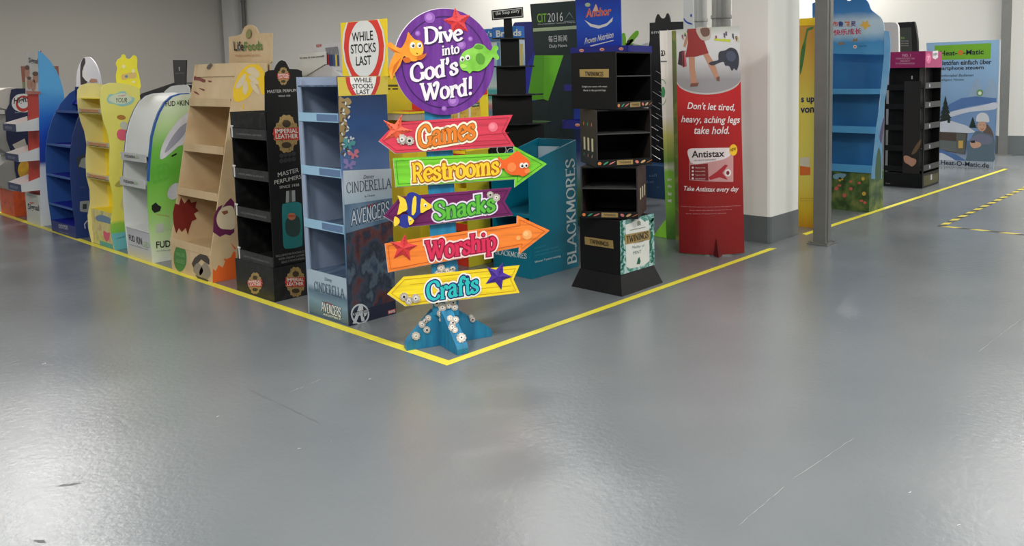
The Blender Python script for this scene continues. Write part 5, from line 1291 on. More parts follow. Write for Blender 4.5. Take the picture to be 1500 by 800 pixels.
def cit_stand():
    n = at(849, 314); f = Fr((n.x, n.y, 0), -90); P = f.front(0)
    t = thing('cardboard_display', 'dark green stand with news header, bright green inside and bridge logo', 'display stand', n)
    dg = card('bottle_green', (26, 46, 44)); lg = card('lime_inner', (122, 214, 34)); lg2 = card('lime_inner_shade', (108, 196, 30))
    hd = pslab('header_card', P, [(776.5, 6), (844, 1), (846, 81), (783, 81)], dg, t, thick=.012, off=0)
    txt(P, 'CIT', (787, 33), (801, 32.5), 13, mat('cit_lime', (140, 206, 40)), hd, .01); txt(P, '2016', (802.5, 32.5), (825, 31), 13, WHITE, hd, -.005)
    multi('bridge_print', P, [[(826, 31), (834, 17), (842, 30), (834, 20)], [(826, 31), (842, 30), (842, 31.4), (826, 32.4)]], mat('bridge_grey', (120, 136, 134)), hd)
    txt(P, 'China International Toothpaste Congress', (788, 37), (843, 33.8), 2.4, WHITE, hd)
    pslab('stripe_print', P, [(781, 41.5), (844.5, 37.5), (844.6, 42.5), (781.2, 46.5)], mat('pale_lime', (188, 204, 160)), hd)
    txt(P, '每日新闻', (803.5, 62), (831, 60.5), 9.5, WHITE, hd); txt(P, 'Daily News', (805, 71.5), (831, 70), 6, WHITE, hd)
    # lower body
    sl = Pl(f.L(0, -.0, 0), f.X, V3((0, 0, 1)))
    Pi, Pj, Pk = f.front(-.14), f.front(-.15), f.front(-.18)
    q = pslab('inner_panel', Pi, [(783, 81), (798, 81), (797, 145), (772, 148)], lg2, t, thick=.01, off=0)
    pslab('inner_panel', Pj, [(797, 81), (826, 81), (803, 148), (796, 145)], lg, t, thick=.009, off=0)
    pslab('side_panel', Pk, [(825.5, 80.5), (846, 81), (850, 150), (850, 240), (805, 240), (803, 148)], card('bottle_green_dark', (20, 38, 38)), t, thick=.014, off=0)
    pslab('front_panel', Pk, [(772, 148), (804, 148), (806, 240), (776, 240)], dg, t, thick=.014, off=-.002)
    z = P.hit(800, 236)[1]; f.box('body_box', P.hit(778, 236)[0], P.hit(849, 236)[0], -.15, .2, .001, z, dg, t)
    f.box('back_panel', P.hit(783, 150)[0], P.hit(848, 150)[0], .02, .2, z, P.hit(800, 82)[1], dg, t)
cit_stand()

def anchor_stand():
    n = at(912, 340); f = Fr((n.x, n.y, 0), -90); P = f.front(0)
    t = thing('cardboard_display', 'bright blue dairy stand with tall header and blue trays behind the black tea tower', 'display stand', n)
    ab = grad('dairy_blue', [(.9, (20, 60, 190)), (1.7, (16, 40, 170)), (2.0, (20, 84, 206)), (2.3, (12, 36, 160))], noise=.1, scale=3)
    hd = pslab('header_card', P, [(842.2, -12), (908.5, -14), (910, 69), (846, 78)], ab, t, thick=.012, off=.0)
    txt(P, 'Anchor', (858, 26), (896, 22.5), 13, WHITE, hd, .06, shear=.15); txt(P, 'Anchor', (858, 26), (896, 22.5), 13, mat('anchor_red', (226, 90, 60)), hd, .02, off=.0026, shear=.15)
    pslab('swoosh_print', P, [(856, 29), (866, 35), (878, 37.5), (889, 34), (898, 25), (897, 31), (889, 38), (877, 42), (865, 39)], WHITE, hd)
    multi('flame_print', P, [smooth_px(q, 3) for q in ([(869, 16), (871, 10), (873, 6), (875, 10), (876, 16)],)], mat('petal_pale', (236, 190, 170)), hd)
    pslab('badge', P, ell(861, 7, 4, 3, 16), mat('pale_lime', (188, 204, 160)), hd)
    txt(P, 'Proven Nutrition', (856.5, 65), (899, 55), 9, WHITE, hd, .012, shear=.35)
    pslab('swoosh_print', P, [(864, 67), (899, 58.5), (899, 59.6), (866, 68.2)], WHITE, hd)
    db = card('tray_blue', (28, 36, 136))
    def tray(x0, x1, y0, y1, out, lbl=None):
        Q = f.front(-out); a, b = Q.hit(x0, y1), Q.hit(x1, y0); ta = Q.hit(x0, y0)[1]
        tr = f.box('tray', a[0], b[0], -out, .0 - .001, a[1], a[1] + .006, db, t)
        f.box('tray_front', a[0], b[0], -out - .006, -out, a[1], ta, db, tr)
        f.box('tray_side', a[0] - .006, a[0], -out, -.001, a[1], ta, db, tr); f.box('tray_side', b[0], b[0] + .006, -out, -.001, a[1], ta, db, tr)
        Q = f.front(-out - .006)
        for x, y in lbl or ():
            e = pslab('emblem', Q, ell(x, y, 3.4, 2.2, 14), mat('petal_pale', (236, 190, 170)), tr); pslab('emblem', Q, [(x - 2.6, y - .4), (x + 2.6, y - .6), (x + 2, y + 1.2), (x - 2, y + 1.2)], mat('anchor_red', (226, 90, 60)), e, off=.002)
    tray(836, 919, 70, 80, .35, ((852, 74), (882, 72.5), (910, 71.5)))
    tray(827, 870, 124, 133, .3); tray(824, 870, 176, 188, .3, ((846, 183),))
    wb = grad('stripe_blue', [(0, (60, 90, 70)), (.35, (90, 130, 90)), (.55, (150, 180, 210)), (.75, (30, 60, 160)), (1.0, (16, 70, 190)), (1.3, (20, 50, 170))], noise=.06, scale=6)
    z = P.hit(870, 74)[1]
    f.box('body_box', P.hit(842, 250)[0], P.hit(908, 250)[0], .002, .3, .001, z, wb, t)
    # white board with lime paint splash
    n = at(944, 304); f = Fr((n.x, n.y, 0), -90); P = f.front(0)
    t = thing('cardboard_display', 'pale grey stand with lime green paint splash cut-out above the black tea tower', 'display stand', n)
    lime = mat('paint_lime', (134, 206, 56), .4)
    bd = pslab('header_card', P, [(906, 66), (912, 62), (926, 63), (938, 66), (950, 62), (948, 78), (936, 80), (936, 100), (908, 100)], card('white_card', (222, 224, 222)), t, thick=.01, off=0)
    for pts in ([(911, 66), (911, 52), (914, 48), (917, 52), (917, 64)], [(917, 66), (922, 56), (930, 47), (935, 45), (935.5, 51), (928, 60), (921, 68)], [(927, 69), (934, 66), (940, 67), (938, 71), (930, 72)], [(915, 72), (920, 62), (926, 62), (925, 72)], [(922, 60), (927, 57), (929, 60), (925, 63)]):
        pslab('paint_splash', P, smooth_px(pts, 4), lime, bd, thick=.008, off=.01)
    txt(P, 'PEL', (920.5, 74), (930, 73), 8, INK, bd, .02, off=.012); pslab('berry_print', P, ell(921.5, 61, 2, 2.2, 10), mat('berry', (60, 30, 60)), bd, off=.012)
    z = P.hit(930, 98)[1]; f.box('body_box', P.hit(908, 98)[0], P.hit(924, 98)[0], .0, .08, .001, z, card('white_card_b', (206, 206, 210)), t)
anchor_stand()

def cat_stand():
    n = at(986, 287); f = Fr((n.x, n.y, 0), -90); P = f.front(0)
    t = thing('cardboard_display', 'black pegboard stand with cat ear header, metal hooks and blue base box', 'display stand', n)
    bk = mat('board_black', (22, 22, 23), .5)
    out = [(950, 240), (949.5, 70), (951.5, 60), (951.5, 33.5), (959.5, 33)] + smooth_px([(960, 28), (962, 22.5), (964, 20.8), (967.5, 26), (972, 27), (974.5, 25), (977, 19.5), (979, 21), (981, 27), (981.5, 32)], 3, False) + [(1001, 31.5), (1001, 240)]
    hd = pslab('peg_board', P, out, bk, t, thick=.02, off=0)
    txt(P, 'smiggle', (954, 51), (984, 49), 6, mat('grey_lettering', (188, 188, 184)), hd, .01)
    z = P.hit(960, 238)[1]
    a, b = P.hit(944, 281)[0], P.hit(1001, 281)[0]
    bx = f.box('base_box', a - .1, b, -.3, .2, .001, z, card('base_petrol', (22, 62, 102)), t)
    Q = f.front(-.3); txt(Q, 'call', (951, 259), (962, 258.5), 4, mat('dim_blue2', (110, 140, 170)), bx); txt(Q, '& win', (947, 268.5), (958, 268), 4, mat('dim_blue2', (110, 140, 170)), bx)
    wire = mat('hook_wire', (196, 196, 192), .3, metal=.6)
    N_ = f.front(-.16)
    for k, (x, y) in enumerate([(961, 104), (959, 118), (956, 134), (966, 134), (954.5, 153), (965, 150.5), (952.5, 167), (961, 166), (952, 184), (961, 183), (953, 199), (962, 198), (954, 213), (962, 213), (955, 226)]):
        p0 = P.p(*P.hit(x, y), .001); p1 = N_.p(*N_.hit(x + 12, y + 7.5))
        vs, fs = tube([p0, p1, p1 + V3((0, 0, .012))], .0035, 6); mk('hook', vs, fs, wire, t)
cat_stand()

# ---------- teal bin stand
def teal_bin():
    n = at(779, 409.5); f = Fr((n.x, n.y, 0), -90); S = f.side(0, 1); Fp = f.front(0)
    t = thing('dump_bin', 'teal cardboard bin stand with white vertical lettering beside the signpost', 'display stand', n)
    w = -Fp.hit(723.6, 399)[0]; d = S.hit(847.5, 393)[0]
    teal = card('teal_card', (0, 112, 136), rough=.4); tin = card('teal_inner', (0, 92, 116)); T = .012
    z1 = S.hit(773, 239)[1]; z2 = S.hit(842, 205)[1]
    prof = [(0, .001), (0, z1), (d, z2), (d, .001)]
    sd = f.prism('side_panel', prof, 'x', -T, 0, teal, t); f.prism('side_panel', prof, 'x', -w, -w + T, teal, t)
    bp = f.box('back_panel', -w + T, -T, d - T, d, .001, z2, tin, t)
    zs = Fp.hit(776, 318)[1]; zf = Fp.hit(776, 348)[1]
    sh = f.box('shelf', -w + T, -T, .02, d - T, zs, zs + .01, tin, t); f.box('shelf_lip', -w + T, -T, .0, .02, zs - .012, zs + .012, teal, sh)
    fb = f.box('front_panel', -w + T, -T, 0, .012, .001, zf, teal, t)
    f.box('base_deck', -w + T, -T, .012, d - T, zf - .02, zf - .012, tin, t)
    zi = z1 - .25
    Bk = f.front(d - T); pslab('liner_card', Bk, [(785.5, 214), (820, 214.5), (787, 236)], mat('liner_grey', (170, 186, 196)), bp, off=.002)
    Bs = f.front(d - T)
    WT = mat('pale_teal_white', (206, 222, 222))
    # vertical name on the side face: letters run upwards
    Vp = Pl(f.L(0, 0, 0), V3((0, 0, 1)), -f.Y)      # right = up, up = towards the front
    class VP:
        pass
    a0 = S.hit(846, 384); a1 = S.hit(842, 231)
    # map: along = z, letter height towards -y
    pl = Pl(f.L(0.0, 0, 0), V3((0, 0, 1)), -f.Y); pl.N = f.X
    A0 = S.hit(845.5, 385); A1 = S.hit(841.5, 232)
    s = 'BLACKMORES'; tot = sum(GL[c][0] for c in s); H_ = A0[0] - S.hit(833, 385)[0]
    vs, fs = [], []
    class Map:
        N = f.X
        def hit(self, px, py): return (px, py)
        def p(self, a, b, o=0.0):
            return f.L(o, A0[0] - .012 - b * H_, A0[1] + (A1[1] - A0[1]) * a)
    M = Map(); word(M, s, (0, 0), (1, 0), -1, WT, sd, t1=.17, t0=.06, off=.002, slab_=.07, ball=.05, sth=.03)
    for k, s_ in enumerate(('Blackmores naturally', 'most trusted vitamins', 'and supplements brand')):
        txt(S, s_, (783, 366 + 5.2 * k), (800 + (0, 18, 20)[k], 361 + 5.4 * k - (0, 4, 4)[k]), 3.4, mat('dim_teal', (70, 150, 170)), sd)
    txt(S, 'Winner 7 years running', (783, 386.5), (821, 377), 4, WT, sd, .01)
    word(Fp, 'BLACKMORES', (726, 372), (772, 379), 7, WT, fb, t1=.16, t0=.07, off=.002, slab_=.06, ball=.04)
teal_bin()

# ---------- black tea tower of four turned tiers
def tea_tower():
    base = at(905, 424); v = (V3((CAM.x, CAM.y, 0)) - V3((base.x, base.y, 0))); v.z = 0; v.normalize()
    c = V3((base.x, base.y, 0)) - v * .16
    right = V3((-v.y, v.x, 0)); Q = Pl(c, right if right.cross(V3((0, 0, 1))).dot(v) > 0 else -right, V3((0, 0, 1)))
    t = thing('tea_tower', 'black cardboard tea tower of turned shelf tiers with mint green tea panel', 'display stand', c)
    bk = mat('tea_black', (17, 17, 18), .45, .04, spec=.35); ins = mat('tea_inner', (9, 9, 9), .6, spec=.25); edge = mat('tea_edge', (58, 58, 58))
    zz = lambda y: Q.hit(905, y)[1]
    va = math.degrees(math.atan2(v.y, v.x))
    W = abs(Q.hit(953, 300)[0] - Q.hit(871, 300)[0])     # true width of a tier
    gold = mat('tea_gold', (160, 136, 84), .35); gdk = mat('tea_gold_ink', (60, 50, 34))
    conf = [mat('confetti_orange', (216, 130, 70)), mat('confetti_green', (60, 150, 110)), mat('confetti_pink', (206, 120, 110)), mat('confetti_cream', (196, 160, 110))]
    def tier(z0, z1, rot, nsh, wd=W, cx=0.0, printed=None):
        """open face turned by rot (deg, + = towards the right) away from the viewer"""
        o = c + Q.U * cx
        f = Fr(o, va + 90 + rot); h = wd / 2
        T = .01
        tr = f.box('tier_back', -h + T, h - T, h - T, h, z0, z1, ins, t)
        l = f.box('tier_side', -h, -h + T, -h, h, z0, z1, printed or bk, tr); r = f.box('tier_side', h - T, h, -h, h, z0, z1, printed or bk, tr)
        f.box('tier_top', -h + T, h - T, -h, h - T, z1 - T, z1, bk, tr); f.box('tier_floor', -h + T, h - T, -h, h - T, z0, z0 + T, ins, tr)
        lp = f.box('tier_lip', -h, h, -h - .004, -h, z0, z0 + .05, bk, tr)
        for k in range(nsh):
            z = z0 + .05 + (z1 - z0 - .05) * (k + 1) / (nsh + 1)
            f.box('tier_shelf', -h + T, h - T, -h, h - T, z, z + .008, edge, tr)
        P = f.front(-h - .004)
        for k in range(9):
            x = -h * .9 + h * 1.8 * k / 8
            if abs(x) < h * .32: continue
            mk_ = [(x + .014 * math.cos(a) * (1 + .4 * (k % 3)), z0 + .026 + .012 * math.sin(a + k)) for a in [2 * PI * i / 6 for i in range(6)]]
            slab('confetti_print', P, mk_, conf[k % 4], lp, 0, .0015)
        slab('gold_label', P, [(-h * .28, z0 + .01), (h * .3, z0 + .01), (h * .3, z0 + .042), (-h * .28, z0 + .042)], gold, lp, 0, .002)
        mtxt(P, 'TWININGS', -h * .2, z0 + .018, h * .22, z0 + .034, gdk, lp, .02, off=.003)
        return f, h, l, r, tr
    # base: box with skirt
    n = at(907.5, 418); zb0 = zz(404 + 6); 
    N1 = at(911, 435); fb = Fr((N1.x, N1.y, 0), -90)
    F1 = fb.front(0); wl_ = -F1.hit(837, 420)[0]; S1 = fb.side(0, 1); dl_ = S1.hit(971, 413.5)[0]
    i_ = .045; zs = fb.front(i_).hit(908.5, 404)[1]
    b0 = [(-wl_, 0), (0, 0), (0, dl_), (-wl_, dl_)]; b1 = [(-wl_ + i_, i_), (-i_, i_), (-i_, dl_ - i_), (-wl_ + i_, dl_ - i_)]
    vs = [fb.L(x, y, .001) for x, y in b0] + [fb.L(x, y, zs) for x, y in b1]
    mk('base_skirt', vs, [(0, 1, 5, 4), (1, 2, 6, 5), (2, 3, 7, 6), (3, 0, 4, 7), (3, 2, 1, 0), (4, 5, 6, 7)], bk, t)
    zt = fb.front(i_).hit(907, 325)[1]
    bx = fb.box('base_box', -wl_ + i_ + .004, -i_ - .004, i_ + .004, dl_ - i_ - .004, zs, zt, bk, t)
    Fp = fb.front(i_ + .004); S = fb.side(-i_ - .004, 1)
    mint = mottle('mint_pattern', [(26, 96, 84), (150, 196, 200), (36, 120, 100), (190, 214, 216), (60, 140, 130)], 16, detail=2)
    mp = pslab('mint_panel', S, [(908, 324), (957.8, 312.5), (958.5, 388), (909, 403)], mint, bx)
    for k in range(26):
        rr = random.Random(k); x, y = (rr.uniform(910, 913) if k % 2 else rr.uniform(952, 956)), 322 + k * 2.9
        if x > 940: y -= 9
        pslab('leaf_print', S, ell(x, min(max(y, 322), 394), 1.6, 3.6, 8, rr.uniform(-.8, .8)), mat('leaf_dark_mint', (18, 96, 74)), mp, off=.002)
    lb = pslab('tea_label', S, [(916, 329)] + [(923, 327)] + smooth_px([(926, 325), (931, 321.5), (936, 320), (941, 322.5), (944, 325)], 3, False) + [(950, 322), (951, 382), (944, 388), (934, 391), (924, 393.5), (917, 391)], mat('label_cream', (216, 218, 212)), mp, off=.0025)
    gb = pslab('gold_label', S, [(914.5, 344), (951.5, 337), (952, 351), (915.5, 358.5)], gold, lb, off=.0035)
    word(S, 'TWININGS', (917, 356), (949, 348), 9.5, gdk, gb, t1=.2, t0=.1, off=.0045, slab_=.06, ball=.05)
    txt(S, 'OF LONDON', (928, 357.3), (942, 354), 2, gdk, gb, off=.0045)
    txt(S, 'Medley of', (925, 366), (944, 362.5), 5.5, mat('mint_ink', (90, 120, 116)), lb, off=.0035, shear=.35); txt(S, 'MINT', (927, 373), (939, 370.5), 4.6, mat('mint_ink', (90, 120, 116)), lb, off=.0035)
    pslab('leaf_print', S, [(932, 387), (934, 379), (936, 376), (938, 383), (936.5, 387)], mat('leaf_dark_mint', (18, 96, 74)), lb, off=.0035)
    multi('crest_print', S, [[(933, 331), (933, 325), (935.5, 323), (938, 325), (938, 330)]], mat('crest_grey', (130, 132, 120)), lb, .0035)
    pslab('rule_print', S, [(922, 337), (945, 332), (945, 333), (922, 338)], mat('crest_grey', (130, 132, 120)), lb, off=.0035)
    g = pslab('gold_label', Fp, [(856.5, 346.5), (898, 352.5), (899, 364.5), (857, 358)], gold, bx)
    word(Fp, 'TWININGS', (864, 356), (892, 360.5), 5.5, gdk, g, t1=.2, t0=.1, off=.003, slab_=.06, ball=.05)
    print_m = mottle('city_print', [(30, 26, 26), (40, 34, 32), (52, 42, 38)], 30)
    z2, z3, z4 = zz(313), zz(239), zz(158)
    zt4 = zz(77)
    f2, h2, l2, r2, t2 = tier(z2, z3 - .003, -8.3 - 2, 1, W, Q.hit(900, 275)[0], print_m)
    f3, h3, l3, r3, t3 = tier(z3, z4 - .003, 18, 1, W, Q.hit(901, 200)[0], print_m)
    f4, h4, l4, r4, t4 = tier(z4, zt4, 51, 1, W * 1.0, Q.hit(896, 120)[0])
    # windows printed on the sides
    wm = mat('window_cream', (206, 196, 160)); S2 = f2.side(h2, 1); S3 = f3.side(-h3, -1)
    for k in range(3):
        x = -h2 * .55 + k * h2 * .5
        slab('window_print', S2, [(x, z2 + .12), (x + .045, z2 + .12), (x + .045, z2 + .2), (x, z2 + .2)], wm, r2, 0, .0015)
        slab('window_print', S3, [(x, z3 + .1), (x + .045, z3 + .1), (x + .045, z3 + .19), (x, z3 + .19)], wm, l3, 0, .0015)
        for j, zq in enumerate((z3 + .27, z3 + .05)): slab('confetti_print', S3, [(x, zq), (x + .02, zq + .01), (x + .015, zq + .03), (x + .0, zq + .02)], conf[(k + j) % 4], l3, 0, .0015)
    P4 = f4.side(-h4, -1)
    L = P4.hit(849, 100), P4.hit(892, 100)
    g = pslab('gold_label', P4, [(849, 101.5), (892, 101), (892, 113.5), (849.5, 112.5)], gold, l4)
    word(P4, 'TWININGS', (857, 111), (884, 111.5), 6, gdk, g, t1=.2, t0=.1, off=.003, slab_=.06, ball=.05)
    txt(P4, 'Delight your senses with unique', (853, 129), (889.5, 128.7), 3.4, mat('grey_lettering', (188, 188, 184)), l4); txt(P4, 'Blends in silky pyramid bags', (855, 134.5), (887.5, 134.2), 3.4, mat('grey_lettering', (188, 188, 184)), l4)
tea_tower()

# ================================================================== right hand side
class Bow(Pl):
    """gently bowed board: a plane whose surface bulges towards the viewer"""
    def __init__(s, O, U, V, a0, a1, bulge):
        super().__init__(O, U, V); s.a0, s.a1, s.b_ = a0, a1, bulge
    def p(s, a, b, o=0.0):
        k = (a - (s.a0 + s.a1) / 2) / ((s.a1 - s.a0) / 2)
        return s.O + s.U * a + s.V * b + s.N * (o + s.b_ * max(0, 1 - k * k))
def strip(name, pl, xs, top, bot, m, par, off=0.0, n=16, back=None, rows=1):
    """bowed sheet between two outlines given along the width"""
    vs, fs = [], []; x0, x1 = xs
    for i in range(n + 1):
        x = x0 + (x1 - x0) * i / n; a, zt = pl.hit(x, top(x)); a2, zb = pl.hit(x, bot(x))
        vs += [pl.p(a, zt, off), pl.p(a2, zb, off)]
    for i in range(n): fs.append((2 * i, 2 * i + 1, 2 * i + 3, 2 * i + 2))
    if back:
        k = len(vs); vs += [v - pl.N * back for v in vs]
        for i in range(n):
            fs.append((k + 2 * i, k + 2 * i + 2, k + 2 * i + 3, k + 2 * i + 1)); fs.append((2 * i, 2 * i + 2, k + 2 * i + 2, k + 2 * i)); fs.append((2 * i + 1, k + 2 * i + 1, k + 2 * i + 3, 2 * i + 3))
        fs.append((0, k, k + 1, 1)); fs.append((2 * n, 2 * n + 1, k + 2 * n + 1, k + 2 * n))
    return mk(name, vs, fs, m, par, False)
def facing(gx, gy, yaw=0.0):
    c = at(gx, gy); v = V3((CAM.x - c.x, CAM.y - c.y, 0)).normalized()
    return c, math.degrees(math.atan2(v.y, v.x)) + 90 + yaw

def red_standee():
    c, an = facing(1043, 372); f = Fr((c.x, c.y, 0), an)
    p0 = Pl(f.L(0, 0, 0), f.X, f.Z); a0, a1 = p0.hit(994, 370)[0], p0.hit(1091, 370)[0]
    P = Bow(f.L(0, 0, 0), f.X, f.Z, a0, a1, .07)
    t = thing('cardboard_standee', 'tall bowed red advertising standee about tired legs in front of the white column', 'standee', c)
    L = lambda x0, y0, x1, y1: (lambda x: y0 + (y1 - y0) * (x - x0) / (x1 - x0))
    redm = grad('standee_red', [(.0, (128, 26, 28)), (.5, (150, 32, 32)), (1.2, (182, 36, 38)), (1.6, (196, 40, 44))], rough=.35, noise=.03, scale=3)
    R_ = 20; n = 24; TL, TR, BL, BR = (990.5, 43.5), (1083, 38.5), (995, 370), (1090.5, 370.5)
    def quadsheet(name, v0, v1, m, par, off, back=None):
        vs, fs = [], []
        for i in range(n + 1):
            k = i / n; tx, ty = TL[0] + (TR[0] - TL[0]) * k, TL[1] + (TR[1] - TL[1]) * k; bx, by = BL[0] + (BR[0] - BL[0]) * k, BL[1] + (BR[1] - BL[1]) * k
            q0 = v0(k) if callable(v0) else v0; q1 = v1(k) if callable(v1) else v1
            for j in range(R_ + 1):
                q = q0 + (q1 - q0) * j / R_
                a, z = P.hit(tx + (bx - tx) * q, ty + (by - ty) * q); vs.append(P.p(a, max(z, .002), off))
        R1 = R_ + 1
        for i in range(n):
            for j in range(R_): fs.append((R1 * i + j, R1 * i + j + 1, R1 * (i + 1) + j + 1, R1 * (i + 1) + j))
        if back:
            k = len(vs); vs += [v - P.N * back for v in vs]
            fs += [tuple(k + v for v in q_[::-1]) for q_ in fs]
            for i in range(n): fs.append((R1 * i, R1 * (i + 1), k + R1 * (i + 1), k + R1 * i))
            for j in range(R_): fs += [(j, k + j, k + j + 1, j + 1), (R1 * n + j, R1 * n + j + 1, k + R1 * n + j + 1, k + R1 * n + j)]
        return mk(name, vs, fs, m, par)
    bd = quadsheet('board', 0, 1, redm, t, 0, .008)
    arc = lambda k: .225 + .062 * math.sqrt(max(0, 1 - (2 * k - 1) ** 2 * .98))
    quadsheet('rim_print', 0, lambda k: arc(k) + .008, mat('rim_grey', (190, 182, 180)), bd, .0015)
    ph = quadsheet('photo_print', 0, arc, grad('hall_photo', [(1.45, (150, 146, 148)), (1.62, (206, 204, 206)), (1.8, (216, 214, 214)), (1.9, (170, 176, 160))], rough=.35, noise=.02, scale=8), bd, .003)
    O = .005
    # background crowd of blurred shapes
    rr = random.Random(11); cols = [(120, 160, 70), (70, 74, 90), (150, 70, 80), (196, 200, 190), (170, 200, 90), (100, 84, 110)]
    for k in range(22):
        x = 992 + rr.random() * 88; y = 45 + rr.random() * 10; rgb = cols[k % 6]
        pslab('crowd_print', P, [(x, y), (x + 2.5, y), (x + 3, y + 3 + rr.random() * 6), (x + .5, y + 3 + rr.random() * 6)], mat('crowd_%d' % (k % 6), rgb), ph, off=O)
    pslab('tape_print', P, [(1046, 57), (1070, 58), (1070, 62), (1046, 60)], mat('lime_tape', (190, 200, 60)), ph, off=O)
    skin = mat('leg_skin', (186, 134, 108)); dress = mat('dress_red', (146, 40, 38)); bag = mat('bag_cream', (186, 172, 160)); dkb = mat('bag_dark', (64, 40, 44))
    multi('leg_print', P, [[(1009, 84), (1018, 83), (1018, 100), (1021, 119), (1024, 124), (1013, 126), (1012, 116), (1010, 100)], [(1030, 80), (1037, 78), (1046, 92), (1049, 99), (1053, 114), (1048, 115), (1042, 104)]], skin, ph, O)
    pslab('leg_print', P, [(1003, 60), (1007, 48), (1010, 48), (1007, 62), (1004, 70), (1001, 68)], skin, ph, off=O)
    pslab('dress_print', P, [(1007, 43), (1027, 42), (1030, 56), (1038, 78), (1020, 83), (1004, 84), (1008, 62)], dress, ph, off=O + .001)
    pslab('handbag_print', P, smooth_px([(1020, 42), (1039, 41), (1041, 48), (1040, 57), (1032, 60), (1025, 56)], 3), bag, ph, off=O + .002)
    pslab('handbag_print', P, smooth_px([(1026, 43), (1038, 42), (1039, 52), (1030, 54)], 3), mat('bag_brown', (110, 76, 66)), ph, off=O + .003)
    for pts, m_ in (([(995, 76), (1001, 74), (1003, 98), (993, 94)], dkb), ([(999, 76), (1004, 74), (1006, 97), (1000, 99)], mat('shop_bag_red', (176, 44, 54))), ([(1003, 76), (1006, 74), (1007, 95), (1004, 97)], mat('shop_bag_grey', (186, 180, 190)))): pslab('shopping_bag_print', P, pts, m_, ph, off=O)
    multi('shoe_print', P, [[(1012, 122), (1024, 121), (1022, 126), (1011, 127)], [(1049, 113), (1054, 112), (1054, 119), (1050, 118)]], mat('shoe_brown', (120, 74, 60)), ph, O + .001)
    dog = mat('shaggy_grey', (52, 54, 66)); pslab('animal_print', P, smooth_px([(1052, 82), (1054, 76), (1062, 74), (1070, 70), (1078, 73), (1082, 82), (1082, 94), (1079, 103), (1075, 100), (1072, 104), (1068, 97), (1062, 96), (1060, 91), (1054, 92), (1044, 96), (1038, 93), (1044, 90), (1052, 88)], 3), dog, ph, off=O + .001)
    pslab('animal_print', P, smooth_px([(1064, 78), (1072, 75), (1078, 82), (1074, 90), (1066, 88)], 3), mat('shaggy_blue', (74, 80, 100)), ph, off=O + .002)
    W_ = mat('standee_white', (236, 222, 222), .4)
    for s_, x0, y0, x1, y1, h in (("Don't let tired,", 1007, 161, 1076, 163.5, 12), ('heavy, aching legs', 998, 182, 1084, 183, 13), ('take hold.', 1017, 195.5, 1068, 195.5, 11)):
        txt(P, s_, (x0, y0), (x1, y1), h, W_, bd, .015, off=.008, shear=.25)
    pslab('panel_print', P, [(1010, 217.5), (1068, 215.5), (1074, 222), (1074, 265.5), (1010, 263)], mat('product_pale', (206, 150, 150)), bd, off=.003)
    pslab('panel_print', P, smooth_px([(1009, 218), (1009, 230), (1016, 239), (1040, 236), (1060, 232), (1070, 226), (1074, 217), (1060, 215.5), (1030, 216)], 4), W_, bd, off=.004)
    txt(P, 'Antistax', (1013.5, 230), (1061, 228.5), 10, mat('product_ink', (50, 34, 40)), bd, .025, off=.0055); txt(P, 'LEG HEALTH SUPPLEMENT', (1017, 235), (1049, 233.5), 2.2, mat('product_ink', (50, 34, 40)), bd, off=.0055)
    pslab('panel_print', P, [(1011, 241), (1037, 238), (1038, 263), (1011, 262)], mat('product_red', (130, 30, 34)), bd, off=.0045)
    for k in range(4):
        y = 244.5 + 5.2 * k; pslab('bullet_print', P, ell(1015, y, 1.6, 1.6, 8), W_, bd, off=.0055)
        txt(P, ('Relieves tired legs', 'Reduces swelling', 'Supports veins', 'Natural extract')[k], (1019, y + 1.4), (1033, y + 1), 2.2, W_, bd, off=.0055)
    pslab('leg_swoosh_print', P, [(1038, 258), (1050, 250), (1062, 240), (1066, 241), (1058, 252), (1066, 262), (1054, 258), (1040, 262)], mat('swoosh_red', (176, 40, 50)), bd, off=.005)
    pslab('badge', P, ell(1066, 252, 5, 5.4, 18), W_, bd, off=.0056); pslab('badge', P, ell(1066, 252, 2.4, 3, 12), mat('product_red', (130, 30, 34)), bd, off=.0064)
    pslab('badge', P, ell(1074, 219, 6, 8.4, 20), mat('badge_sun', (240, 190, 40)), bd, off=.006); txt(P, 'NEW', (1070, 221.5), (1078, 219.5), 4.5, mat('badge_ink', (110, 70, 20)), bd, .03, off=.0075)
    txt(P, 'Take Antistax every day', (1002, 280.5), (1082, 281.5), 9, W_, bd, .015, off=.008, shear=.25)
    for k, (s_, a, b) in enumerate((('Antistax leg health supplement contains red vine leaf extract and vitamins', 998, 1085), ('Always read the label and follow the directions for use', 1010, 1072), ('Seek advice if symptoms persist', 1005, 1064))):
        txt(P, s_, (a, 303 + 5 * k), (b, 301.5 + 5 * k), 2, mat('small_print', (206, 150, 150)), bd, off=.003)
    # little easel foot in front and strut behind
    q0 = P.px((1049, 346), (1041, 378), (1060, 374))
    a_, z_ = P.hit(1049, 346)
    top = P.p(a_, z_, .004); b1 = P.p(P.hit(1045, 368)[0], .002, .004); tip = at(1053, 378) + V3((0, 0, .002)); b2 = P.p(P.hit(1058, 370)[0], .002, .004)
    mk('easel_foot', [top, b1, tip, b2], [(0, 1, 2), (0, 2, 3), (0, 3, 1), (1, 3, 2)], mat('foot_dark_red', (104, 24, 26)), t)
    f.box('rear_strut', -.02, .02, .0, .3, .001, .5, mat('board_back', (150, 130, 110)), t)
red_standee()

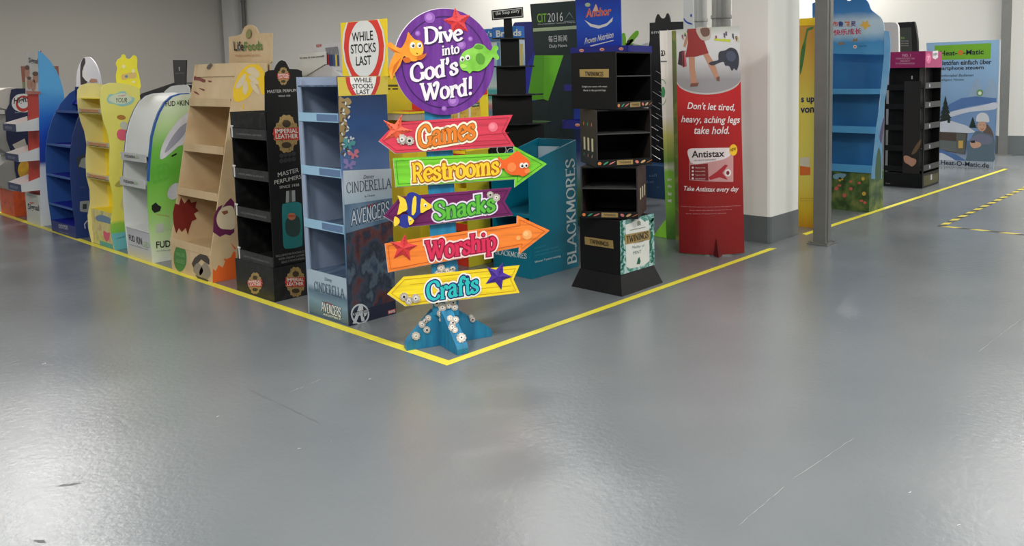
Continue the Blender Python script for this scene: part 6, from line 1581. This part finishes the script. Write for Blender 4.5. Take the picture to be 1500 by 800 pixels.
def green_standee():
    c, an = facing(1012, 350); f = Fr((c.x, c.y, 0), an)
    p0 = Pl(f.L(0, 0, 0), f.X, f.Z); a0, a1 = p0.hit(978, 350)[0], p0.hit(1030, 350)[0]
    P = Bow(f.L(0, 0, 0), f.X, f.Z, a0, a1, .06)
    t = thing('cardboard_standee', 'white and green bowed standee half hidden behind the tall red standee', 'standee', c)
    g = grad('meadow_print', [(0, (60, 110, 40)), (.12, (80, 130, 50)), (.3, (120, 180, 60)), (.62, (128, 188, 66)), (.66, (196, 200, 180)), (.72, (110, 150, 60)), (.95, (196, 196, 110)), (1.12, (238, 236, 226)), (1.9, (244, 242, 234))], noise=.03, scale=7)
    vs, fs = [], []; n = 12
    TL, TR, BL, BR = (966, 45), (1034, 43), (976.5, 350), (1034, 352)
    R1 = 21
    for i in range(n + 1):
        k = i / n
        for j in range(R1):
            q = j / 20; lx, ly = TL[0] + (BL[0] - TL[0]) * q, TL[1] + (BL[1] - TL[1]) * q; rx, ry = TR[0] + (BR[0] - TR[0]) * q, TR[1] + (BR[1] - TR[1]) * q
            a, z = P.hit(lx + (rx - lx) * k, ly + (ry - ly) * k); vs.append(P.p(a, max(z, .002)))
    for i in range(n):
        for j in range(R1 - 1): fs.append((R1 * i + j, R1 * i + j + 1, R1 * (i + 1) + j + 1, R1 * (i + 1) + j))
    k = len(vs); vs += [v - P.N * .008 for v in vs]
    fs += [tuple(k + v for v in q_[::-1]) for q_ in fs]
    for j in range(R1 - 1): fs.append((j, k + j, k + j + 1, j + 1))
    bd = mk('board', vs, fs, g, t)
    txt(P, 'ax', (968, 82.5), (976.5, 82), 9, INK, bd, .01, off=.003); pslab('rule_print', P, [(967, 89), (977, 89), (977, 91), (967, 91)], mat('grey_ink', (120, 122, 122)), bd, off=.003)
    A = P.px(*ell(970, 135, 7, 19, 28)); B = P.px(*ell(970, 135, 6.3, 18, 28)); 
    pslab('disc_print', P, ell(971.5, 135, 2.8, 8, 18), mat('disc_green', (60, 150, 90)), bd, off=.003)
    mk('ring_print', [P.p(a, b, .003) for a, b in A[-8:] + A[:9] + B[-8:] + B[:9]], [(i, i + 1, 17 + i + 1, 17 + i) for i in range(16)], mat('disc_green', (60, 150, 90)), bd)
    for k, s_ in enumerate(('lasting', 'light', 'clean', 'feet')): txt(P, s_, (976, 266 + 10 * k), (984, 266 + 10 * k), 6, WHITE, bd, .03, off=.003)
    pslab('edge_print', P, [(984, 45), (990.5, 45), (996.5, 351), (990, 351)], mottle('side_meadow', [(120, 104, 84), (90, 120, 50), (170, 160, 90)], 6), bd, off=.002)
    # lime easel foot
    ft = at(957, 346)
    top = P.p(P.hit(978, 318)[0], P.hit(978, 318)[1], -.01); b1 = P.p(P.hit(978, 348)[0], .002, -.01)
    d_ = P.N * .012
    tip = V3((ft.x, ft.y, .002))
    mk('easel_foot', [top, b1, tip, top - d_, b1 - d_, tip - d_], [(0, 1, 2), (3, 5, 4), (0, 2, 5, 3), (1, 4, 5, 2), (0, 3, 4, 1)], mat('foot_lime', (140, 212, 60)), t)
green_standee()

# things beside and behind the column top
n = at(1018, 300); f = Fr((n.x, n.y, 0), -90); P = f.front(0)
t = thing('roll_banner', 'white banner with blue swirl rising behind the two standees', 'banner', n)
bd = pslab('banner_sheet', P, [(1000.5, -30), (1014, -30), (1018, 80), (1001.5, 80)], card('white_card', (222, 224, 222)), t, thick=.012, off=0)
multi('swirl_print', P, [smooth_px([(1001.8, 26), (1006, 31), (1013, 34), (1014, 36), (1007, 34.5), (1002, 30)], 3)], mat('swirl_blue', (50, 84, 180)), bd)
multi('swirl_print', P, [smooth_px([(1011, 24), (1011.5, 21), (1013.6, 21), (1013.4, 25)], 3)], mat('swirl_blue', (50, 84, 180)), bd)
z = P.hit(1005, 79)[1]; f.box('banner_stand', P.hit(1001.5, 80)[0], P.hit(1018, 80)[0], .0, .1, .001, z, card('white_card_b', (206, 206, 210)), t)
g_ = at(1032, 290); f = Fr((g_.x, g_.y, 0), 0)
a = Pl((g_.x, g_.y, 0), (V3((g_.x - CAM.x, g_.y - CAM.y, 0)).cross(V3((0, 0, 1)))), V3((0, 0, 1)))
def vpipe(x0, x1, gy, label, m, nm='steel_pipe'):
    g_ = at((x0 + x1) / 2, gy); u = V3((g_.x - CAM.x, g_.y - CAM.y, 0)).normalized().cross(V3((0, 0, 1))); Q = Pl((g_.x, g_.y, 0), u, V3((0, 0, 1)))
    A, B = Q.hit(x0, 20)[0], Q.hit(x1, 20)[0]; r = (B - A) / 2; m0 = g_ + u * ((A + B) / 2)
    t = thing(nm, label, 'pipe', (m0.x, m0.y, 0))
    vs, fs = tube([V3((m0.x, m0.y, .002)), V3((m0.x, m0.y, CEIL - .01))], r, 24); mk('pipe', vs, fs, m, t, False)
    for z in (.003, 1.2, 2.2):
        vs, fs = tube([V3((m0.x, m0.y, z)), V3((m0.x, m0.y, z + .04))], r * 1.12, 24); mk('collar', vs, fs, m, t)
    return t
vpipe(1013, 1036, 268, 'narrow pale grey pipe left of the thick grey pipe behind the red standee', mat('pipe_pale', (176, 178, 176), .4, metal=.3))
vpipe(1042.5, 1071, 276, 'thick grey pipe standing just left of the white column', mat('pipe_grey', (150, 150, 146), .4, metal=.3))

# yellow banner between column and post
n = at(1207, 336); f = Fr((n.x, n.y, 0), -90); P = f.front(0)
t = thing('roll_banner', 'yellow banner with green plant print seen between column and steel post', 'banner', n)
yb = grad('banner_amber', [(0, (222, 158, 30)), (.18, (232, 196, 50)), (.5, (228, 214, 96)), (1.2, (228, 212, 92)), (1.5, (224, 186, 76)), (1.85, (206, 152, 60))], noise=.02)
bd = pslab('banner_sheet', P, [(1150, 29), (1206, 25), (1208, 336), (1151, 330)], yb, t, thick=.012, off=0)
pslab('top_rail', P, [(1150, 29), (1206, 25), (1206, 36), (1150, 39)], mat('rail_yellow', (246, 206, 20)), bd, thick=.004, off=.005)
gs = mottle('stem_green', [(50, 110, 60), (80, 140, 70)], 12)
pslab('plant_print', P, smooth_px([(1181, 45), (1182, 42), (1187, 40), (1192, 39), (1190, 43), (1184, 46), (1181, 60), (1179, 78), (1176, 96), (1172, 110), (1172, 90), (1174, 72), (1179, 56)], 3), gs, bd)
txt(P, 's up', (1173.5, 153), (1193, 152.5), 10, mat('banner_navy', (30, 38, 90)), bd, .05); txt(P, 'von', (1172.5, 166), (1192.5, 165), 8, mat('banner_navy', (30, 38, 90)), bd, .05)
pslab('box_print', P, [(1172, 231), (1186, 230), (1187, 256), (1172, 257)], mat('box_white', (214, 206, 190)), bd, off=.002); pslab('box_print', P, [(1172, 243), (1187, 245), (1187, 256), (1172, 257)], mat('box_orange', (222, 110, 40)), bd, off=.003)
for k in range(2): txt(P, 'plant strength every day', (1173, 291.5 + 3.4 * k), (1192, 291.5 + 3.4 * k), 1.4, mat('dim_brown', (120, 100, 40)), bd)
# blue stand with scalloped header
def kids_stand():
    n = at(1273, 311.5); f = Fr((n.x, n.y, 0), -90); P = f.front(0); S = f.side(0, 1)
    t = thing('cardboard_display', 'sky blue cardboard stand with scalloped header right of the steel post', 'display stand', n)
    sky = card('sky_card', (52, 128, 190)); sk2 = card('sky_card_dark', (34, 104, 160)); lipc = card('sky_lip', (72, 148, 204)); pale = mottle('sky_edge', [(90, 156, 210), (130, 180, 220)], 5)
    mead = mottle('meadow_photo', [(26, 50, 30), (52, 80, 40), (86, 108, 54), (120, 120, 70)], 9)
    w0 = P.hit(1190, 298)[0]; z0 = P.hit(1273, 254)[1]; d = S.hit(1293.5, 307)[0]
    b = f.box('base_box', w0, 0, 0, d, .001, z0, mead, t)
    rr = random.Random(4)
    for k in range(12):
        x, y = 1222 + rr.random() * 48, 258 + rr.random() * 45
        pslab('flower_print', P, ell(x, y, 1.5 + rr.random() * 1.8, 1.6 + rr.random() * 1.8, 9), mat('flower_rose', (190, 90, 84)) if k % 3 else mat('flower_gold', (196, 160, 60)), b)
    pslab('pond_print', P, smooth_px([(1221, 256), (1232, 254), (1240, 256), (1233, 262), (1222, 262)], 3), mat('pond_blue', (110, 150, 170)), b)
    # upper body, its front sloping out towards the top as printed panels
    zt = P.hit(1295, 79)[1]
    side_out = [(1277, 255), (1284, 186), (1289, 155), (1295.5, 80), (1296, 45), (1303, 46), (1305, 60), (1304, 100), (1296, 150), (1292.5, 200), (1292, 262), (1277, 262)]
    sd = pslab('side_wing', P, side_out, pale, t, thick=.01, off=.012)
    multi('plant_print', P, [smooth_px(q, 3) for q in ([(1289, 200), (1293, 180), (1296, 172), (1294, 190), (1292, 210)],)], mat('lilac_flower', (110, 96, 140)), sd, .0145)
    multi('plant_print', P, [smooth_px(q, 3) for q in ([(1283, 262), (1284, 235), (1288, 216), (1291, 230), (1291, 262)],)], mat('dusty_green', (90, 116, 96)), sd, .0142)
    x0 = P.hit(1186, 90)[0]; z1 = P.hit(1280, 248)[1]
    bk = pslab('back_panel', f.front(.18), [(1190, 76), (1295, 80), (1277, 256), (1190, 250)], sk2, t, thick=.01, off=0)
    for (ya, yb_, xr) in ((130, 138, 1289.5), (186, 196, 1284), (243, 254, 1278)):
        a, b2 = P.hit(xr, yb_), P.hit(xr, ya)
        sh = f.box('shelf', x0, a[0], 0.0, .17, a[1], a[1] + .008, sky, t); f.box('shelf_lip', x0, a[0], -.01, -.001, a[1], b2[1], lipc, sh)
    hd_px = [(1190, 78), (1190, 5)] + smooth_px([(1212, -6), (1225, -8), (1236, -6), (1241, 1), (1247, 0), (1256, -4), (1266, -2), (1272, 4), (1276, 14), (1283, 20), (1292, 28), (1295, 40), (1295.5, 54)], 3, False) + [(1296, 80)]
    hm = grad('header_sky', [(1.7, (70, 146, 200)), (1.8, (60, 138, 198)), (1.9, (170, 200, 222)), (2.02, (186, 208, 226)), (2.12, (60, 130, 196)), (2.3, (40, 112, 182))], noise=.04, scale=5)
    hd = pslab('header_card', P, hd_px, hm, t, thick=.014, off=.0)
    for ch, x, c_ in (('布', 1219.5, (206, 70, 60)), ('鲁', 1227.5, (50, 66, 140)), ('精', 1237, (216, 120, 60)), ('灵', 1246, (110, 80, 150))):
        txt(P, ch, (x, 39), (x + 8, 39), 8, mat('glyph_%d' % c_[0], c_), hd, .02)
    txt(P, '快乐成长', (1221, 52.5), (1262, 50), 9, mat('glyph_red', (200, 50, 84)), hd, .03)
    pslab('star_print', P, [(1263, 30), (1267, 33), (1271, 29), (1272, 35), (1276, 38), (1270, 40), (1267, 44), (1264, 39), (1259, 38), (1263, 35)], mat('star_gold', (226, 180, 80)), hd)
    multi('butterfly_print', P, [[(1250, 56), (1253, 58), (1256, 55), (1256, 61), (1253, 60), (1249, 62)]], mat('bfly_brown', (150, 120, 80)), hd)
    multi('butterfly_print', P, [[(1229, 61), (1232, 63), (1236, 61), (1237, 66), (1232, 65), (1228, 66)]], mat('bfly_brown', (150, 120, 80)), hd)
    pslab('badge', P, ell(1252.5, 68.5, 2.6, 2.6, 14), WHITE, hd); pslab('badge', P, ell(1252.5, 68.5, 1.4, 1.4, 10), mat('spot_red', (196, 70, 60)), hd, off=.002)
    txt(P, 'FunShine Media', (1258, 68.5), (1270, 68), 1.8, mat('dim_navy', (40, 70, 120)), hd)
kids_stand()

def pink_stand():
    n = at(1351, 276.5); f = Fr((n.x, n.y, 0), -90); P = f.front(0); S = f.side(0, 1)
    t = thing('cardboard_display', 'black shelf stand with magenta top box beside the sky blue stand', 'display stand', n)
    w = -P.hit(1294, 272)[0]; d = S.hit(1375, 270)[0]
    bk = card('stand_black', (13, 13, 14), spec=.3); mg = card('magenta_box', (160, 26, 96)); lipc = card('dark_lip', (52, 52, 54)); ins = mat('tea_inner', (9, 9, 9), .6, spec=.25)
    zb = P.hit(1351, 255)[1]; zp = P.hit(1351, 99)[1]; zt = P.hit(1351, 75)[1]
    b = f.box('base_box', -w, 0, 0, d, .001, zb, bk, t)
    pslab('panel_print', S, [(1353, 258), (1374, 253), (1374, 266), (1353, 273)], mat('olive_dark', (70, 66, 34)), b); txt(S, 'I', (1363, 264), (1365, 263), 8, mat('pale_lettering', (176, 180, 196)), b)
    txt(P, 'always', (1297, 270), (1304, 270.6), 3, mat('dim_lettering', (132, 132, 130)), b)
    tb = f.box('top_box', -w - .004, .003, -.004, d + .001, zp, zt, mg, t)
    Pt = f.front(-.004); St = f.side(.003, 1); pk_ = mat('pale_pink', (226, 180, 200))
    txt(Pt, 'NO. 1', (1322, 83), (1334, 83), 4, pk_, tb, .02)
    for k, s_ in enumerate(('CELEBRATED SKIN CARE', 'DELIGHT', 'IN WOMANHOOD')): txt(Pt, s_, (1312 + 5 * (k == 1) * 1.4, 87 + 3.6 * k), (1340 - 5 * (k == 1) * 1.4, 87 + 3.6 * k), 2.4, pk_, tb)
    pslab('badge', St, ell(1360, 85.5, 4, 7.5, 20), mat('badge_rose', (210, 90, 140)), tb); txt(St, '7', (1358, 89.5), (1361.5, 89), 7, pk_, tb, .02, off=.003)
    pslab('badge', St, [(1366, 75), (1374, 74), (1374, 84), (1370, 87), (1366, 85)], mat('badge_white', (206, 206, 210)), tb); txt(St, '100%', (1367, 82), (1373, 81), 4, INK, tb, off=.003)
    z = zb
    f.box('core_box', -w + .1, -.1, .1, d - .03, zb + .001, zp - .001, ins, t); f.box('core_panel', -w + .013, -.099, .099, .0995, zb + .001, zp - .001, ins, t); f.box('core_panel', -w + .013, -.013, d - .02, d - .015, zb + .001, zp - .001, ins, t)
    cp = P.hit(1323.5, 180)[0]; cq = P.hit(1348, 180)[0]
    ct = f.box('centre_panel', cp, cq - .0, .0, .012, zb, P.hit(1340, 119)[1], card('panel_dark', (34, 28, 22)), t)
    f.box('side_upright', -.012, 0, 0, .02, zb, zp, bk, t); f.box('side_upright', -w, -w + .012, 0, .02, zb, zp, bk, t); f.box('side_upright', -.012, 0, d - .02, d, zb, zp, bk, t)
    pslab('hand_print', P, smooth_px([(1324, 229), (1329, 228), (1335, 231), (1342, 234), (1341, 240), (1336, 244), (1331, 241), (1325, 237)], 3), mat('skin_print', (190, 140, 116)), ct)
    pslab('light_streak_print', P, smooth_px([(1335, 226), (1341, 214), (1349, 204), (1348, 213), (1341, 224)], 3), mat('amber_dark', (110, 86, 60)), ct)
    txt(P, 'I', (1335, 116), (1337, 116), 5, mat('pale_lettering', (176, 180, 196)), tb, off=.003)
    for y in (126, 154, 185, 215, 245):
        zz_ = S.hit(1362, y)[1]
        sh = f.box('shelf', -w + .013, -.013, .013, d - .021, zz_ - .03, zz_ - .022, ins, t)
        lp = f.box('shelf_lip', -.002, .004, .02, d - .02, zz_ - .03, zz_ + .045, lipc, sh)
        pslab('lip_mark', f.side(.004, 1), [(1361, y - 3), (1362.6, y - 3), (1362.6, y + 2), (1361, y + 2)], mat('pale_lettering', (176, 180, 196)), lp)
        f.box('shelf_lip', -w + .013, cp, .004, .012, zz_ - .05, zz_ + .02, bk, sh)
pink_stand()
# white and black boards behind it
n = at(1316, 262); f = Fr((n.x, n.y, 0), -90); P = f.front(0)
t = thing('cardboard_display', 'white rounded board behind the magenta topped stand', 'display stand', n)
pslab('header_card', P, [(1290, 100), (1290, 34)] + smooth_px([(1300, 32.5), (1311, 33), (1315, 37), (1316, 44)], 3, False) + [(1317, 100)], card('white_card', (222, 224, 222)), t, thick=.05, off=0)
z = P.hit(1300, 99)[1]; f.box('body_box', P.hit(1290, 99)[0], P.hit(1317, 99)[0], 0, .2, .001, z, card('white_card_b', (206, 206, 210)), t)
n = at(1345, 254); f = Fr((n.x, n.y, 0), -90); P = f.front(0)
t = thing('cardboard_display', 'black framed board with small green print behind the magenta topped stand', 'display stand', n)
hd = pslab('header_card', P, [(1314, 100), (1313, 35)] + smooth_px([(1316, 33), (1335, 32), (1340, 34), (1344, 60)], 3, False) + [(1345, 100)], BLACK, t, thick=.06, off=0)
ph = pslab('panel_print', P, [(1318, 41), (1335, 40), (1337, 98), (1319, 98)], mat('screen_grey', (52, 56, 54)), hd, off=.002)
txt(P, 'ECO', (1320, 57), (1325, 57), 3, mat('cit_lime', (140, 206, 40)), ph, off=.004)
for k in range(3): txt(P, 'smart heating', (1320, 61 + 3.4 * k), (1331, 61 + 3.4 * k), 1.8, mat('grey_lettering', (188, 188, 184)), ph, off=.004)
z = P.hit(1330, 99)[1]; f.box('body_box', P.hit(1314, 99)[0], P.hit(1345, 99)[0], 0.001, .2, .001, z, BLACK, t)

def snow_board():
    n = at(1455, 247); f = Fr((n.x, n.y, 0), -90)
    # board leans a little back
    P = f.front(0)
    t = thing('poster_board', 'large snowy mountain poster board with cabin and woman in a white hat', 'poster board', n)
    TL, TR, BR, BL = (1357, 63), (1465.5, 58), (1455.5, 247), (1364, 243)
    a, zt = P.hit(*TL)
    skyg = grad('poster_sky', [(.0, (190, 200, 214)), (.3, (90, 120, 160)), (.7, (110, 146, 190)), (1.2, (140, 176, 214)), (1.9, (150, 190, 226))], noise=.05, scale=3)
    bd = pslab('board', P, [TL, TR, BR, BL], skyg, t, thick=.012, off=0)
    pslab('edge_tape', P, [(1464.3, 58), (1466, 58), (1463, 199), (1460.5, 199)], mat('edge_white', (216, 220, 222)), bd, thick=.01, off=.004)
    W_ = WHITE; gi = mat('poster_ink', (30, 40, 52))
    pslab('name_band', P, [(1369, 67), (1452, 63), (1451, 86), (1369, 88)], mat('band_green', (118, 180, 44)), bd)
    txt(P, 'Heat-', (1377.5, 82), (1402, 81), 7.5, gi, bd, .03, off=.003); txt(P, '-Matic', (1411, 80.6), (1441, 79.5), 7.5, gi, bd, .03, off=.003)
    pslab('flame_emblem', P, ell(1407.3, 77, 3.6, 3.6, 16), mat('flame_orange', (226, 100, 50)), bd, off=.003); pslab('flame_emblem', P, ell(1407.3, 77.4, 1.3, 1.3, 10), mat('band_green', (118, 180, 44)), bd, off=.0036)
    txt(P, 'Pelletöfen einfach über', (1370, 96), (1452.5, 94), 7, gi, bd, .03); txt(P, 'Smartphone steuern', (1370, 104.5), (1441, 103), 7, gi, bd, .03)
    txt(P, 'Komfortabel Bedienen', (1373, 113), (1426, 112), 4, gi, bd, shear=.2); txt(P, 'Intelligent Heizen', (1373, 119.5), (1412, 119), 4, gi, bd, shear=.2)
    mt = mat('mountain_blue', (100, 134, 176)); mt2 = mat('mountain_pale', (150, 176, 204)); snow = mat('snow_print', (206, 214, 226)); snb = mat('snow_shade', (84, 120, 176))
    multi('mountain_print', P, [[(1418, 142), (1426, 122), (1430, 114), (1436, 124), (1442, 136), (1450, 116), (1454, 114), (1461, 128), (1459, 144)]], mt2, bd, .0015)
    pslab('mountain_print', P, [(1378, 162), (1392, 152), (1408, 144), (1430, 141), (1459.5, 144), (1458, 162), (1378, 176)], snb, bd, off=.002)
    pslab('snowfield_print', P, [(1376, 178), (1390, 164), (1420, 156), (1459, 150), (1457, 206), (1376, 206)], mat('snow_blue', (120, 154, 200)), bd, off=.0026)
    pslab('snowfield_print', P, smooth_px([(1378, 170), (1400, 162), (1440, 154), (1459, 150), (1458, 160), (1420, 164), (1390, 172)], 3), snow, bd, off=.003)
    pine = mottle('pine_print', [(22, 36, 32), (40, 58, 50)], 30)
    for cx_, y0, y1, hw in ((1385, 140, 180, 11), (1425, 171, 188, 7)):
        pts = [(cx_, y0)]; m_ = 6
        for k in range(1, m_ + 1):
            y = y0 + (y1 - y0) * k / m_; pts += [(cx_ + hw * k / m_, y), (cx_ + hw * k / m_ * .6, y - .6)]
        for k in range(m_, 0, -1):
            y = y0 + (y1 - y0) * k / m_; pts += [(cx_ - hw * k / m_ * .6, y - .6), (cx_ - hw * k / m_, y)]
        pslab('pine_tree_print', P, pts, pine, bd, off=.0036)
    pslab('cabin_print', P, [(1376, 190), (1418, 192), (1414, 226), (1376, 220)], mat('cabin_brown', (80, 66, 60)), bd, off=.0042)
    pslab('cabin_print', P, [(1401, 195), (1415, 196), (1413, 226), (1401, 224)], mat('cabin_grey', (96, 100, 96)), bd, off=.0048)
    pslab('cabin_print', P, [(1376, 205), (1401, 207), (1401, 223), (1376, 219)], mat('cabin_stone', (104, 112, 112)), bd, off=.0048)
    pslab('roof_print', P, [(1376, 179), (1390, 176), (1416, 184), (1430, 194), (1418, 195), (1376, 193)], snow, bd, off=.0052)
    pslab('window_print', P, [(1404, 206), (1411, 206), (1410.5, 217), (1404, 217)], mat('window_amber', (206, 170, 90)), bd, off=.0056)
    multi('chimney_print', P, [[(1388, 172), (1392, 172), (1392, 180), (1388, 180)]], pine, bd, .0056)
    pslab('snowfield_print', P, [(1376, 218), (1400, 226), (1420, 238), (1376, 238)], snb, bd, off=.006); pslab('snowfield_print', P, smooth_px([(1376, 224), (1388, 228), (1402, 238), (1376, 238)], 3), snow, bd, off=.0064)
    # woman in a white knitted hat holding a phone
    wg = bd
    pslab('woman_hair_print', P, smooth_px([(1444, 182), (1450, 186), (1455, 196), (1456, 212), (1448, 206), (1440, 200)], 3), mat('hair_brown', (104, 88, 80)), wg, off=.0068)
    pslab('woman_jumper_print', P, smooth_px([(1430, 192), (1442, 195), (1452, 198), (1457, 206), (1456, 222), (1455, 237), (1418, 237), (1417, 226), (1420, 210), (1424, 200)], 3), mat('jumper_blue', (94, 116, 132)), wg, off=.0072)
    pslab('woman_scarf_print', P, smooth_px([(1426, 200), (1436, 196), (1450, 200), (1454, 208), (1444, 212), (1428, 208), (1420, 206)], 3), mat('scarf_lilac', (118, 122, 146)), wg, off=.0076)
    pslab('woman_face_print', P, ell(1438.5, 184.5, 6.6, 8, 18), mat('skin_print2', (206, 164, 140)), wg, off=.008)
    multi('woman_eyes_print', P, [ell(1436, 183, .8, .6, 6)], gi, wg, .0086); pslab('woman_eyes_print', P, ell(1441.4, 183, .8, .6, 6), gi, wg, off=.0086)
    pslab('woman_mouth_print', P, smooth_px([(1436, 188), (1439, 189), (1442, 187.6), (1439, 190.4)], 3), mat('lip_rose', (180, 90, 90)), wg, off=.0086)
    pslab('woman_hat_print', P, smooth_px([(1430.5, 178), (1431, 170), (1436, 165.5), (1443, 165.5), (1448, 170), (1449, 179), (1440, 178)], 3), mat('hat_white', (214, 218, 226)), wg, off=.0086)
    pslab('woman_hands_print', P, smooth_px([(1421, 209), (1427, 207), (1436, 209), (1437, 214), (1430, 217), (1424, 216)], 3), mat('skin_print2', (206, 164, 140)), wg, off=.0086)
    pslab('phone_print', P, [(1422, 206.5), (1428, 205.5), (1429, 209), (1423, 209.5)], gi, wg, off=.009)
    pslab('web_band', P, [(1366, 234), (1456, 237), (1455.5, 247), (1366, 243)], mat('web_pale', (166, 178, 190)), bd, off=.0085)
    txt(P, '.Heat-O-Matic.de', (1376, 241), (1449, 246), 7, gi, bd, .03, off=.0095)
    pslab('badge', P, ell(1435.5, 136, 5, 5, 18), mat('badge_leaf', (110, 160, 90)), bd, off=.004); pslab('badge', P, [(1432.5, 136), (1435.5, 133), (1438.5, 136), (1437, 139), (1434, 139)], WHITE, bd, off=.0046)
    f.box('rear_strut', P.hit(1405, 240)[0], P.hit(1412, 240)[0], .001, .4, .001, .9, mat('board_back', (150, 130, 110)), t)
snow_board()
